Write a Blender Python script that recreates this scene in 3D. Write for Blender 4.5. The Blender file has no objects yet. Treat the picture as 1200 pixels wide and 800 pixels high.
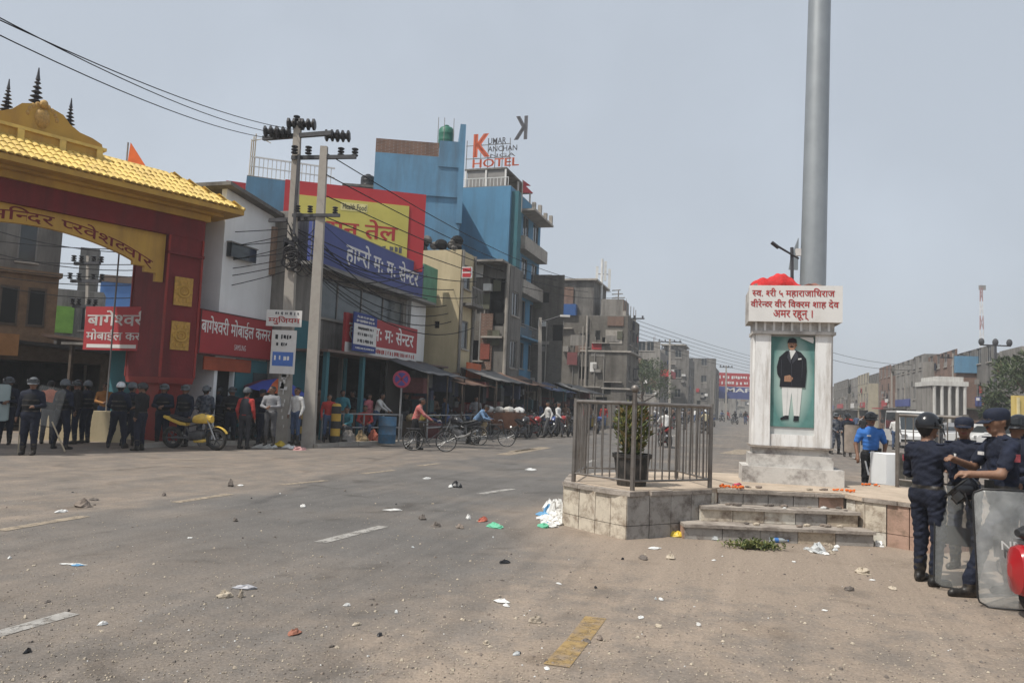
import bpy, bmesh, math, random
import numpy as np
from mathutils import Vector, Matrix
random.seed(7)
SC = bpy.context.scene
COL = SC.collection
R = math.radians
# ------------------------------------------------------------------ camera
F, PITCH, ROLL, CAMZ = 900.0, R(4.45), R(2.4), 1.7
cd = bpy.data.cameras.new('camera'); cam = bpy.data.objects.new('camera', cd); COL.objects.link(cam)
cd.sensor_width = 36.0; cd.lens = F / 1200 * 36; cd.clip_start = 0.1; cd.clip_end = 3000
cr, sr, cp, sp = math.cos(ROLL), math.sin(ROLL), math.cos(PITCH), math.sin(PITCH)
ax = Vector((cr, -sr * sp, sr * cp)); ay = Vector((-sr, -cr * sp, cr * cp)); az = -Vector((0, cp, sp))
m = Matrix((ax, ay, az)).transposed().to_4x4(); m.translation = (0, 0, CAMZ); cam.matrix_world = m
SC.camera = cam
# ------------------------------------------------------------------ sky, sun, exposure
SUN_EL, SUN_AZ = R(58), R(-122)          # azimuth from +Y, clockwise positive
w = bpy.data.worlds.new('World'); SC.world = w; w.use_nodes = True
nt = w.node_tree; bg = nt.nodes['Background']
sky = nt.nodes.new('ShaderNodeTexSky'); sky.sky_type = 'NISHITA'; sky.sun_disc = False
sky.sun_elevation = SUN_EL; sky.sun_rotation = SUN_AZ; sky.air_density = 1.0; sky.dust_density = 5.0; sky.ozone_density = 1.0
hs = nt.nodes.new('ShaderNodeHueSaturation'); hs.inputs['Saturation'].default_value = 0.62
mixn = nt.nodes.new('ShaderNodeMix'); mixn.data_type = 'RGBA'; mixn.inputs[0].default_value = 0.72
mixn.inputs[7].default_value = (5.05, 5.6, 6.3, 1)      # even milky veil of a hazy sky
nt.links.new(sky.outputs[0], hs.inputs['Color']); nt.links.new(hs.outputs[0], mixn.inputs[6])
tc = nt.nodes.new('ShaderNodeTexCoord'); cn = nt.nodes.new('ShaderNodeTexNoise')
cn.inputs['Scale'].default_value = 2.8; cn.inputs['Detail'].default_value = 5
mr = nt.nodes.new('ShaderNodeMapRange'); mr.inputs[1].default_value = .45; mr.inputs[2].default_value = .75
mr.inputs[3].default_value = 1.0; mr.inputs[4].default_value = 1.13
vm = nt.nodes.new('ShaderNodeVectorMath'); vm.operation = 'SCALE'
nt.links.new(tc.outputs['Generated'], cn.inputs['Vector']); nt.links.new(cn.outputs[0], mr.inputs[0])
nt.links.new(mixn.outputs[2], vm.inputs[0]); nt.links.new(mr.outputs[0], vm.inputs['Scale'])
nt.links.new(vm.outputs[0], bg.inputs['Color']); bg.inputs['Strength'].default_value = 0.12
sl = bpy.data.lights.new('sun', 'SUN'); sl.energy = 4.3; sl.angle = R(1.0); sl.color = (1.0, .955, .88)
so = bpy.data.objects.new('sun', sl); COL.objects.link(so)
sd = Vector((math.sin(SUN_AZ) * math.cos(SUN_EL), math.cos(SUN_AZ) * math.cos(SUN_EL), math.sin(SUN_EL)))
so.rotation_euler = sd.to_track_quat('Z', 'Y').to_euler(); so.location = sd * 60
SC.view_settings.view_transform = 'Standard'; SC.view_settings.look = 'None'
SC.view_settings.exposure = 0.0; SC.view_settings.gamma = 1.0
SC.cycles.max_bounces = 6; SC.cycles.transparent_max_bounces = 10

# ------------------------------------------------------------------ placing helpers (photo pixel -> place in the street)
def ray(px, py):
    a, b = (px - 600) / F, (400 - py) / F
    X = a * cr - b * sr; Z = a * sr + b * cr
    return Vector((X, cp - Z * sp, sp + Z * cp))
def G(px, py, z=0.0):
    d = ray(px, py); t = (z - CAMZ) / d.z
    return Vector((d.x * t, d.y * t, z))
def at(px, py, Y):
    d = ray(px, py); t = Y / d.y
    return Vector((d.x * t, Y, CAMZ + d.z * t))
SA = R(17.5); SU = Vector((math.sin(SA), math.cos(SA), 0)); SV = Vector((math.cos(SA), -math.sin(SA), 0))
def S(u, v, z=0.0): return SU * u + SV * v + Vector((0, 0, z))
def onv(px, py, v):                       # hit on the road-parallel plane at offset v -> (u, z)
    d = ray(px, py); t = v / d.dot(SV)
    return d.dot(SU) * t, CAMZ + d.z * t
def hor(px): return 470 + (px - 600) * math.tan(ROLL)
def uat(px, v): return onv(px, hor(px), v)[0]
LROT = math.pi / 2 - SA                   # left row: local x runs away along the street, local y into the house
RROT = LROT + math.pi

# ------------------------------------------------------------------ materials
MATS = {}
def mat(name, col, rough=.8, var=.18, scale=2.0, bump=.0, bscale=40, metal=0.0, dirt=None, damt=.5, dscale=.6, streak=False, spec=.35, alpha=1.0, trans=0.0, extra=None):
    if name in MATS: return MATS[name]
    mt = bpy.data.materials.new(name); mt.use_nodes = True; n = mt.node_tree; L = n.links; b = n.nodes['Principled BSDF']
    b.inputs['Roughness'].default_value = rough; b.inputs['Metallic'].default_value = metal
    b.inputs['Specular IOR Level'].default_value = spec
    if alpha < 1: b.inputs['Alpha'].default_value = alpha
    if trans: b.inputs['Transmission Weight'].default_value = trans
    g = n.nodes.new('ShaderNodeNewGeometry')
    ns = n.nodes.new('ShaderNodeTexNoise'); ns.inputs['Scale'].default_value = scale; ns.inputs['Detail'].default_value = 6; ns.inputs['Roughness'].default_value = .65
    L.new(g.outputs['Position'], ns.inputs['Vector'])
    mx = n.nodes.new('ShaderNodeMix'); mx.data_type = 'RGBA'
    c = Vector(col); lo = c * (1 - var); hi = c * (1 + var)
    mx.inputs[6].default_value = (*lo, 1); mx.inputs[7].default_value = (*[min(1, x) for x in hi], 1)
    mp = n.nodes.new('ShaderNodeMapRange'); mp.inputs[1].default_value = .3; mp.inputs[2].default_value = .7
    L.new(ns.outputs[0], mp.inputs[0]); L.new(mp.outputs[0], mx.inputs[0])
    out = mx.outputs[2]
    if dirt:
        n2 = n.nodes.new('ShaderNodeTexNoise'); n2.inputs['Scale'].default_value = dscale; n2.inputs['Detail'].default_value = 7; n2.inputs['Roughness'].default_value = .7
        if streak:
            v2 = n.nodes.new('ShaderNodeVectorMath'); v2.operation = 'MULTIPLY'; v2.inputs[1].default_value = (2.2, 2.2, .28)
            L.new(g.outputs['Position'], v2.inputs[0]); L.new(v2.outputs[0], n2.inputs['Vector'])
        else: L.new(g.outputs['Position'], n2.inputs['Vector'])
        m2 = n.nodes.new('ShaderNodeMapRange'); m2.inputs[1].default_value = .46; m2.inputs[2].default_value = .68; m2.inputs[4].default_value = damt
        L.new(n2.outputs[0], m2.inputs[0])
        x2 = n.nodes.new('ShaderNodeMix'); x2.data_type = 'RGBA'; x2.inputs[7].default_value = (*dirt, 1)
        L.new(m2.outputs[0], x2.inputs[0]); L.new(out, x2.inputs[6]); out = x2.outputs[2]
    if extra: out = extra(n, L, g, out, b)
    L.new(out, b.inputs['Base Color'])
    if bump:
        bn = n.nodes.new('ShaderNodeTexNoise'); bn.inputs['Scale'].default_value = bscale; bn.inputs['Detail'].default_value = 4
        L.new(g.outputs['Position'], bn.inputs['Vector'])
        bp = n.nodes.new('ShaderNodeBump'); bp.inputs['Strength'].default_value = bump; bp.inputs['Distance'].default_value = .02
        L.new(bn.outputs[0], bp.inputs['Height']); L.new(bp.outputs[0], b.inputs['Normal'])
    MATS[name] = mt; return mt
def brickwork(c1, c2, mortar, bw=.24, bh=.085, rot=0.0, amt=1.0):
    def f(n, L, g, out, b):
        vr = n.nodes.new('ShaderNodeVectorRotate'); vr.rotation_type = 'Z_AXIS'; vr.inputs['Angle'].default_value = -LROT
        L.new(g.outputs['Position'], vr.inputs['Vector'])
        sx = n.nodes.new('ShaderNodeSeparateXYZ'); L.new(vr.outputs[0], sx.inputs[0])
        ad = n.nodes.new('ShaderNodeMath'); L.new(sx.outputs[0], ad.inputs[0]); L.new(sx.outputs[1], ad.inputs[1])
        cx = n.nodes.new('ShaderNodeCombineXYZ'); L.new(ad.outputs[0], cx.inputs[0]); L.new(sx.outputs[2], cx.inputs[1])
        bt = n.nodes.new('ShaderNodeTexBrick'); bt.inputs['Scale'].default_value = 1
        bt.inputs['Brick Width'].default_value = bw; bt.inputs['Row Height'].default_value = bh; bt.inputs['Mortar Size'].default_value = .012
        bt.inputs['Color1'].default_value = (*c1, 1); bt.inputs['Color2'].default_value = (*c2, 1); bt.inputs['Mortar'].default_value = (*mortar, 1)
        L.new(cx.outputs[0], bt.inputs['Vector'])
        mx = n.nodes.new('ShaderNodeMix'); mx.data_type = 'RGBA'; mx.blend_type = 'MULTIPLY'; mx.inputs[0].default_value = amt
        L.new(bt.outputs['Color'], mx.inputs[6]); L.new(out, mx.inputs[7])
        return mx.outputs[2]
    return f

# ------------------------------------------------------------------ objects
def tag(o, label=None, cat=None, group=None, kind=None):
    if label: o['label'] = label
    if cat: o['category'] = cat
    if group: o['group'] = group
    if kind: o['kind'] = kind
    return o
def thing(name, label, cat, loc=(0, 0, 0), rz=0.0, group=None):
    o = bpy.data.objects.new(name, None); COL.objects.link(o); o.empty_display_size = .2
    o.location = loc; o.rotation_euler = (0, 0, rz)
    return tag(o, label, cat, group)
def link(name, me, parent=None, loc=None, rz=None):
    o = bpy.data.objects.new(name, me); COL.objects.link(o); o.parent = parent
    if loc is not None: o.location = loc
    if rz is not None: o.rotation_euler = (0, 0, rz)
    return o
class MB:
    def __init__(s): s.v = []; s.f = []; s.mi = []; s.cur = 0; s.mats = []
    def use(s, m):
        if m not in s.mats: s.mats.append(m)
        s.cur = s.mats.index(m); return s
    def add(s, vs, fs):
        o = len(s.v); s.v += [tuple(x) for x in vs]
        for f in fs: s.f.append(tuple(i + o for i in f)); s.mi.append(s.cur)
        return s
    def box(s, x0, x1, y0, y1, z0, z1, M=None):
        v = [Vector(p) for p in ((x0, y0, z0), (x1, y0, z0), (x1, y1, z0), (x0, y1, z0), (x0, y0, z1), (x1, y0, z1), (x1, y1, z1), (x0, y1, z1))]
        if M is not None: v = [M @ p for p in v]
        return s.add(v, [(0, 3, 2, 1), (4, 5, 6, 7), (0, 1, 5, 4), (1, 2, 6, 5), (2, 3, 7, 6), (3, 0, 4, 7)])
    def cbox(s, x, y, z, a, b, c, rz=0, M=None):
        T = Matrix.Translation((x, y, z)) @ Matrix.Rotation(rz, 4, 'Z')
        return s.box(-a / 2, a / 2, -b / 2, b / 2, -c / 2, c / 2, T if M is None else M @ T)
    def frus(s, x, y, z0, z1, a0, b0, a1, b1):
        v = [(x + i * a0 / 2, y + j * b0 / 2, z0) for i, j in ((-1, -1), (1, -1), (1, 1), (-1, 1))] + [(x + i * a1 / 2, y + j * b1 / 2, z1) for i, j in ((-1, -1), (1, -1), (1, 1), (-1, 1))]
        return s.add(v, [(0, 3, 2, 1), (4, 5, 6, 7), (0, 1, 5, 4), (1, 2, 6, 5), (2, 3, 7, 6), (3, 0, 4, 7)])
    def prism(s, pts, z0, z1):                    # plan polygon, counter-clockwise
        n = len(pts)
        v = [(p[0], p[1], z0) for p in pts] + [(p[0], p[1], z1) for p in pts]
        return s.add(v, [tuple(range(n - 1, -1, -1)), tuple(range(n, 2 * n))] + [(i, (i + 1) % n, n + (i + 1) % n, n + i) for i in range(n)])
    def slab(s, pts, y0, y1):                     # outline in x,z (ccw seen from -y), thickness in y
        n = len(pts)
        v = [(p[0], y0, p[1]) for p in pts] + [(p[0], y1, p[1]) for p in pts]
        return s.add(v, [tuple(range(n)), tuple(range(2 * n - 1, n - 1, -1))] + [((i + 1) % n, i, n + i, n + (i + 1) % n) for i in range(n)])
    def tube(s, pts, r, n=6, cap=True, squash=1.0):
        pts = [Vector(p) for p in pts]; rs = r if isinstance(r, (list, tuple)) else [r] * len(pts)
        o = len(s.v); up = None
        for i, p in enumerate(pts):
            t = (pts[min(i + 1, len(pts) - 1)] - pts[max(i - 1, 0)]).normalized()
            if up is None:
                up = t.cross(Vector((0, 0, 1)))
                if up.length < .05: up = t.cross(Vector((0, 1, 0)))
            else: up = (up - t * up.dot(t))
            up.normalize(); b = t.cross(up)
            for k in range(n):
                a = 2 * math.pi * k / n
                s.v.append(tuple(p + (up * math.cos(a) + b * math.sin(a) * squash) * rs[i]))
        for i in range(len(pts) - 1):
            for k in range(n):
                s.f.append((o + i * n + k, o + i * n + (k + 1) % n, o + (i + 1) * n + (k + 1) % n, o + (i + 1) * n + k)); s.mi.append(s.cur)
        if cap:
            s.f.append(tuple(o + k for k in range(n - 1, -1, -1))); s.mi.append(s.cur)
            e = o + (len(pts) - 1) * n; s.f.append(tuple(e + k for k in range(n))); s.mi.append(s.cur)
        return s
    def lathe(s, prof, n=16, c=(0, 0, 0), M=None, sx=1, sy=1, cap=True):   # prof: (r,z) from bottom up
        o = len(s.v)
        for r, z in prof:
            for k in range(n):
                a = 2 * math.pi * k / n; p = Vector((c[0] + r * math.cos(a) * sx, c[1] + r * math.sin(a) * sy, c[2] + z))
                s.v.append(tuple(M @ p if M is not None else p))
        for i in range(len(prof) - 1):
            for k in range(n):
                s.f.append((o + i * n + k, o + i * n + (k + 1) % n, o + (i + 1) * n + (k + 1) % n, o + (i + 1) * n + k)); s.mi.append(s.cur)
        if cap:
            s.f.append(tuple(o + k for k in range(n - 1, -1, -1))); s.mi.append(s.cur)
            e = o + (len(prof) - 1) * n; s.f.append(tuple(e + k for k in range(n))); s.mi.append(s.cur)
        return s
    def ell(s, c, r, n=14, k=9, M=None, z0=-1.0, z1=1.0):
        prof = []
        a0, a1 = math.asin(z0), math.asin(z1)
        for i in range(k + 1):
            a = a0 + (a1 - a0) * i / k; prof.append((max(.001, math.cos(a)), math.sin(a) * r[2]))
        return s.lathe(prof, n, c, M, r[0], r[1])
    def torus(s, c, R_, r, n=20, k=6, axis='y'):
        o = len(s.v)
        for i in range(n):
            a = 2 * math.pi * i / n
            for j in range(k):
                b = 2 * math.pi * j / k; q = R_ + r * math.cos(b)
                p = (q * math.cos(a), r * math.sin(b), q * math.sin(a)) if axis == 'y' else (q * math.cos(a), q * math.sin(a), r * math.sin(b))
                s.v.append((c[0] + p[0], c[1] + p[1], c[2] + p[2]))
        for i in range(n):
            for j in range(k):
                f = (o + i * k + j, o + i * k + (j + 1) % k, o + ((i + 1) % n) * k + (j + 1) % k, o + ((i + 1) % n) * k + j)
                s.f.append(f if axis == 'y' else f[::-1]); s.mi.append(s.cur)
        return s
    def mesh(s, name, m=None, smooth=False):
        me = bpy.data.meshes.new(name); me.from_pydata(s.v, [], s.f)
        if m is not None and not s.mats: me.materials.append(m)
        else:
            for k in s.mats: me.materials.append(k)
            me.polygons.foreach_set('material_index', s.mi)
        if smooth:
            me.polygons.foreach_set('use_smooth', [True] * len(me.polygons))
            try: me.set_sharp_from_angle(angle=R(40))
            except Exception: pass
        me.update(); return me
    def build(s, name, m=None, parent=None, smooth=False, loc=None, rz=None):
        return link(name, s.mesh(name, m, smooth), parent, loc, rz)
def children(o): return [c for c in bpy.data.objects if c.parent == o]
KIDS = {}
def copy_tree(o, parent=None, top=True):
    c = o.copy(); COL.objects.link(c); c.parent = parent
    if o not in KIDS: KIDS[o] = children(o)
    for ch in KIDS[o]: copy_tree(ch, c, False)
    return c

# ------------------------------------------------------------------ lettering (glyph outlines of the built-in font; X~ = half form of X)
_adv = {}; _gl = {}
def _glyph(sx, bold):
    k = (sx, bold)
    if k not in _gl:
        c = bpy.data.curves.new('letters', 'FONT'); c.body = sx; c.resolution_u = 2; c.offset = bold
        o = bpy.data.objects.new('letters', c); COL.objects.link(o); bpy.context.view_layer.update()
        dg = bpy.context.evaluated_depsgraph_get(); me = o.evaluated_get(dg).to_mesh()
        v = [tuple(p.co[:2]) for p in me.vertices]; f = [tuple(p.vertices) for p in me.polygons]
        o.evaluated_get(dg).to_mesh_clear(); bpy.data.objects.remove(o); bpy.data.curves.remove(c)
        _gl[k] = (v, f)
    return _gl[k]
def _advance(sx):
    if sx not in _adv:
        a = max(p[0] for p in _glyph('\u0915', 0)[0]); b = max(p[0] for p in _glyph(sx + '\u0915', 0)[0]); _adv[sx] = b - a
    return _adv[sx]
def text_geo(sx, bold=.012):
    import re
    sx = re.sub('((?:.~)*.)\u093f', '\u093f\\1', sx)          # the short i stands before its consonant
    V, Fc = [], []; x = 0.0; i = 0; run = ''
    def flush(t, x, cut=None):
        v, f = _glyph(t, bold)
        if cut is not None:
            b = bmesh.new(); bv = [b.verts.new((p[0], p[1], 0)) for p in v]
            for q in f:
                try: b.faces.new([bv[j] for j in q])
                except ValueError: pass
            bmesh.ops.bisect_plane(b, geom=b.verts[:] + b.edges[:] + b.faces[:], plane_co=(cut, 0, 0), plane_no=(1, 0, 0), clear_outer=True)
            b.verts.index_update(); v = [p.co[:2] for p in b.verts]; f = [tuple(q.index for q in p.verts) for p in b.faces]; b.free()
        o = len(V); V.extend((p[0] + x, p[1]) for p in v); Fc.extend(tuple(j + o for j in q) for q in f)
    while i < len(sx):
        if i + 1 < len(sx) and sx[i + 1] == '~':
            if run: flush(run, x); x += _advance(run); run = ''
            a = _advance(sx[i]); cut = a * .70; flush(sx[i], x, cut); x += cut - .01; i += 2
        else: run += sx[i]; i += 1
    if run: flush(run, x)
    return V, Fc
def lettering(parent, sx, x0, x1, z0, z1, y, m, bold=.012, rows=None, name='lettering', slant=0.0):
    """flat painted letters on a board facing local -y, stretched to the given box; rows=(zl,zr) shear"""
    extra = max(0, bold - .010) * 1.6; V, Fc = text_geo(sx, min(bold, .010))
    ax0, ax1 = min(p[0] for p in V), max(p[0] for p in V); az0, az1 = min(p[1] for p in V), max(p[1] for p in V)
    b = MB(); b.add([(x0 + (p[0] - ax0) / (ax1 - ax0) * (x1 - x0) + slant * p[1], y, z0 + (p[1] - az0) / (az1 - az0) * (z1 - z0)) for p in V], Fc)
    if extra:
        k = (x1 - x0) / (ax1 - ax0); o_ = len(b.v); b.add([(p[0] + extra * k, p[1] - .0012, p[2]) for p in b.v], [f for f in b.f]); b.f = b.f[:len(Fc)] + [tuple(j + o_ for j in f) for f in Fc]; b.mi = [0] * len(b.f)
    return b.build(name, m, parent)

def marks(parent, x0, x1, z0, z1, y, m):
    """a line of print too small to read: uneven short strokes"""
    b = MB(); x = x0; h = z1 - z0
    while x < x1 - h * .4:
        w_ = random.uniform(.25, .6) * h
        b.add([(x, y, z0 + h * random.uniform(0, .35)), (x + w_, y, z0 + h * random.uniform(0, .35)), (x + w_, y, z1 - h * random.uniform(0, .2)), (x, y, z1 - h * random.uniform(0, .2))], [(0, 1, 2, 3)])
        x += w_ + h * random.choice((.15, .2, .6))
    return b.build('small_print', m, parent)
# ================================================================== people: one continuous skin grown from a distance field
def _surface_nets(D, org, h):
    s = D < 0
    nx, ny, nz = D.shape
    c = np.zeros((nx - 1, ny - 1, nz - 1), np.uint8)
    for dx in (0, 1):
        for dy in (0, 1):
            for dz in (0, 1): c += s[dx:nx - 1 + dx, dy:ny - 1 + dy, dz:nz - 1 + dz]
    act = (c > 0) & (c < 8)
    idx = -np.ones(act.shape, np.int64); ijk = np.argwhere(act); idx[act] = np.arange(len(ijk))
    P = np.zeros((len(ijk), 3)); N = np.zeros(len(ijk))
    i, j, k = ijk.T
    corners = [(a, b, d) for a in (0, 1) for b in (0, 1) for d in (0, 1)]
    for a in corners:
        for ax_ in range(3):
            if a[ax_]: continue
            b = list(a); b[ax_] = 1
            da = D[i + a[0], j + a[1], k + a[2]]; db = D[i + b[0], j + b[1], k + b[2]]
            cr_ = (da < 0) != (db < 0)
            t = np.where(cr_, da / np.where(cr_, da - db, 1), 0)
            q = np.tile(np.array(a, float), (len(ijk), 1)); q[:, ax_] += t
            P += q * cr_[:, None]; N += cr_
    P = (P / N[:, None] + ijk) * h + org
    faces = []
    for ax_ in range(3):
        a0 = [slice(None)] * 3; a1 = [slice(None)] * 3; a0[ax_] = slice(0, -1); a1[ax_] = slice(1, None)
        A, B = s[tuple(a0)], s[tuple(a1)]; e = np.argwhere(A != B); o1, o2 = [q for q in range(3) if q != ax_]
        e = e[(e[:, o1] > 0) & (e[:, o2] > 0) & (e[:, o1] < D.shape[o1] - 1) & (e[:, o2] < D.shape[o2] - 1)]
        def cell(d1, d2):
            q = e.copy(); q[:, o1] -= d1; q[:, o2] -= d2; return idx[q[:, 0], q[:, 1], q[:, 2]]
        f = np.stack([cell(1, 1), cell(0, 1), cell(0, 0), cell(1, 0)], 1)
        flip = A[e[:, 0], e[:, 1], e[:, 2]]
        if ax_ == 1: flip = ~flip
        f[~flip] = f[~flip][:, ::-1]; faces.append(f)
    return P, np.concatenate(faces)
def _ortho(d):
    d = d / np.linalg.norm(d); u = np.cross(d, (0, 0, 1.0))
    if np.linalg.norm(u) < .1: u = np.cross(d, (0, 1.0, 0))
    u /= np.linalg.norm(u); return d, u, np.cross(u, d)
STAND = dict(hl=(.095, 0, .92), kl=(.105, -.015, .50), al=(.115, .02, .085), hr=(-.095, 0, .92), kr=(-.105, -.015, .50), ar=(-.115, .02, .085),
             sl=(.19, .0, 1.405), el=(.255, .03, 1.13), wl=(.25, -.07, .90), sr=(-.19, .0, 1.405), er=(-.255, .03, 1.13), wr=(-.25, -.07, .90),
             pel=(0, 0, .95), ch=(0, -.005, 1.32), nk=(0, 0, 1.46), hd=(0, -.015, 1.62), hy=0.0, hp=0.0, fl=0.0, fr=0.0)
def body_mesh(name, pose, mats, h=.02, short=False, boots=True, hair=True, bulk=1.0, skirt=False, curl=.6):
    """mats: skin, shirt, trousers, shoe, hair, (belt)"""
    q = dict(STAND); q.update(pose); A = {k: np.array(v, float) for k, v in q.items() if isinstance(v, (tuple, list))}
    P = []                                        # (kind, a, b, ra, rb, label, k, squash-dir, squash, noise)
    SK, SH, TR, SO, HA, BE, EY, LI = range(8)
    def rc(a, b, ra, rb, lab, k=.03, sq=1.0, nz=0.0): P.append((np.array(a, float), np.array(b, float), ra, rb, lab, k, sq, nz))
    pel, ch, nk, hd = A['pel'], A['ch'], A['nk'], A['hd']; B = bulk
    rc(pel + (-.055, 0, -.02), pel + (.055, 0, -.02), .118 * B, .118 * B, TR, .04, .84, .004)
    rc(pel + (0, 0, .05), ch, .132 * B, .150 * B, SH, .05, .74, .006)
    rc((pel + ch) / 2 * 1.0 + (0, 0, .0), ch + (0, 0, .03), .142 * B, .148 * B, SH, .05, .72, .006)
    rc(A['sl'] * .78 + ch * .22 + (0, 0, -.02), A['sr'] * .78 + ch * .22 + (0, 0, -.02), .078 * B, .078 * B, SH, .06, 1, .004)
    rc(nk + (0, .005, -.06), nk + (0, 0, .0), .070, .060, SH, .03)
    rc(nk + (0, .0, -.02), hd + (0, .02, -.06), .052, .050, SK, .025)
    for sd_ in 'lr':
        sg = 1 if sd_ == 'l' else -1
        hp_, kn, an = A['h' + sd_], A['k' + sd_], A['a' + sd_]
        rc(hp_, kn, .092 * B, .068 * B, TR, .05, 1, .006); rc(kn, an + (0, 0, .07), .068 * B, .056, TR, .03, 1, .007)
        ft = q['f' + sd_]; fd = np.array((math.sin(ft), -math.cos(ft), 0))
        if boots: rc(kn * .45 + an * .55, an, .058, .052, SO, .02)
        rc(an + (0, 0, -.035) - fd * .035, an + (0, 0, -.045) + fd * .15, .043, .036, SO, .03)
        rc(an + (0, 0, -.06) - fd * .05, an + (0, 0, -.06) + fd * .17, .024, .024, SO, .02)
        sh_, el, wr = A['s' + sd_], A['e' + sd_], A['w' + sd_]
        if short:
            mid = sh_ * .3 + el * .7
            rc(sh_, mid, .064 * B, .060, SH, .04, 1, .005); rc(mid, el, .044, .042, SK, .01); rc(el, wr, .042, .030, SK, .02)
        else:
            rc(sh_, el, .062 * B, .052, SH, .04, 1, .006); rc(el, wr, .052, .038, SH, .03, 1, .006)
        d, u, n = _ortho(wr - el); u = u * sg
        rc(wr - d * .01, wr + d * .075, .027, .033, SK, .02, .8)
        for fi, (off, ln) in enumerate(((-.027, .062), (-.009, .072), (.009, .068), (.026, .052))):
            b0 = wr + d * .08 + u * off; c1 = d * math.cos(curl * .6) - n * math.sin(curl * .6); c2 = d * math.cos(curl * 1.9) - n * math.sin(curl * 1.9)
            b1 = b0 + c1 * ln * .55; rc(b0 - d * .02, b1, .0105, .0095, SK, .006); rc(b1, b1 + c2 * ln * .5, .0095, .0085, SK, .006)
        t0 = wr + d * .025 - u * .028; t1 = t0 + (d * .6 - u * .6 - n * .4) * .045; rc(t0, t1, .013, .011, SK, .01); rc(t1, t1 + (d * .9 - n * .4) * .03, .011, .009, SK, .006)
    # head
    cy, sy, cpp, spp = math.cos(q['hy']), math.sin(q['hy']), math.cos(q['hp']), math.sin(q['hp'])
    def H(x, y, z):                                # head frame: -y is the face
        y2, z2 = y * cpp - z * spp, y * spp + z * cpp
        return hd + np.array((x * cy - y2 * sy, x * sy + y2 * cy, z2))
    rc(H(0, -.012, .025), H(0, .028, .028), .083, .088, SK, .03); rc(H(0, -.03, -.02), H(0, -.04, -.055), .068, .045, SK, .03)
    rc(H(-.025, -.05, -.07), H(.025, -.05, -.07), .026, .026, SK, .025)
    if h < .03:
        rc(H(0, -.092, .02), H(0, -.112, -.012), .010, .015, SK, .012)
        for sg in (-1, 1):
            rc(H(sg * .083, .012, -.005), H(sg * .086, .018, .02), .013, .016, SK, .008)
            rc(H(sg * .033, -.082, .018), H(sg * .036, -.081, .018), .0105, .0105, EY, .003)
            rc(H(sg * .018, -.092, .036), H(sg * .045, -.083, .038), .008, .007, HA, .006)
        rc(H(-.018, -.088, -.047), H(.018, -.088, -.047), .0085, .0085, LI, .006)
        rc(H(-.012, -.092, -.036), H(.012, -.092, -.036), .007, .007, HA if random.random() < .6 else SK, .006)
    if hair: rc(H(0, .0, .045), H(0, .045, .03), .084, .088, HA, .02); rc(H(0, .05, .0), H(0, .05, -.03), .07, .055, HA, .02)
    if skirt: rc(pel + (0, 0, .0), (A['al'] + A['ar']) / 2 + (0, 0, .12), .15, .2, TR, .05, .8, .008)
    lo = np.min([np.minimum(p[0], p[1]) - max(p[2], p[3]) for p in P], 0) - .05; hi = np.max([np.maximum(p[0], p[1]) + max(p[2], p[3]) for p in P], 0) + .05
    n3 = np.ceil((hi - lo) / h).astype(int) + 1
    D = np.full(n3, 1.0, np.float32); LB = np.full(n3, 9.0, np.float32); LI_ = np.zeros(n3, np.int8)
    gx, gy, gz = [lo[i] + h * np.arange(n3[i]) for i in range(3)]
    for a, b, ra, rb, lab, k, sq, nz in P:
        mg = max(ra, rb) + .07
        l = np.maximum(0, np.floor((np.minimum(a, b) - mg - lo) / h).astype(int)); u = np.minimum(n3, np.ceil((np.maximum(a, b) + mg - lo) / h).astype(int) + 1)
        X, Y, Z = np.meshgrid(gx[l[0]:u[0]], gy[l[1]:u[1]], gz[l[2]:u[2]], indexing='ij')
        px, py, pz = X - a[0], (Y - a[1]) / sq, Z - a[2]; d = b - a; dd = np.array((d[0], d[1] / sq, d[2])); L2 = max(dd @ dd, 1e-9)
        t = np.clip((px * dd[0] + py * dd[1] + pz * dd[2]) / L2, 0, 1)
        dist = np.sqrt((px - t * dd[0]) ** 2 + (py - t * dd[1]) ** 2 + (pz - t * dd[2]) ** 2) - (ra + (rb - ra) * t)
        if sq < 1: dist *= (1 + sq) / 2
        if nz:
            nz2 = nz * (1.15 if h < .016 else 1.0); dist = dist + nz2 * np.sin(Z * 60 + X * 40 + 5 * np.sin(X * 13 + Z * 9) + 4 * np.sin(Y * 17)) * .3 + nz2 * (np.sin(X * 31 + Z * 47 + 3 * np.sin(Y * 19 + Z * 23)) * .6 + np.sin(Y * 37 - Z * 71 + X * 13) * .5)
        sub = (slice(l[0], u[0]), slice(l[1], u[1]), slice(l[2], u[2])); o = D[sub]
        hh = np.clip(.5 + .5 * (o - dist) / k, 0, 1); D[sub] = o * (1 - hh) + dist * hh - k * hh * (1 - hh)
        bias = -.004 if lab in (EY, LI, SO) else 0
        w_ = dist + bias < LB[sub]; LB[sub] = np.where(w_, dist + bias, LB[sub]); LI_[sub] = np.where(w_, lab, LI_[sub])
    V, Fq = _surface_nets(D, lo, h)
    fc = V[Fq].mean(1); ci = np.clip(np.round((fc - lo) / h).astype(int), 0, n3 - 1); lab = LI_[ci[:, 0], ci[:, 1], ci[:, 2]].astype(int)
    belt = (fc[:, 2] > pel[2] + .045) & (fc[:, 2] < pel[2] + .045 + max(.035, h)) & ((lab == SH) | (lab == TR)) & (np.abs(fc[:, 0] - pel[0]) < .18) & (np.abs(fc[:, 1] - pel[1]) < .16)
    if 'belt' in mats: lab[belt] = BE
    me = bpy.data.meshes.new(name); me.from_pydata(V.tolist(), [], Fq.tolist())
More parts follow.
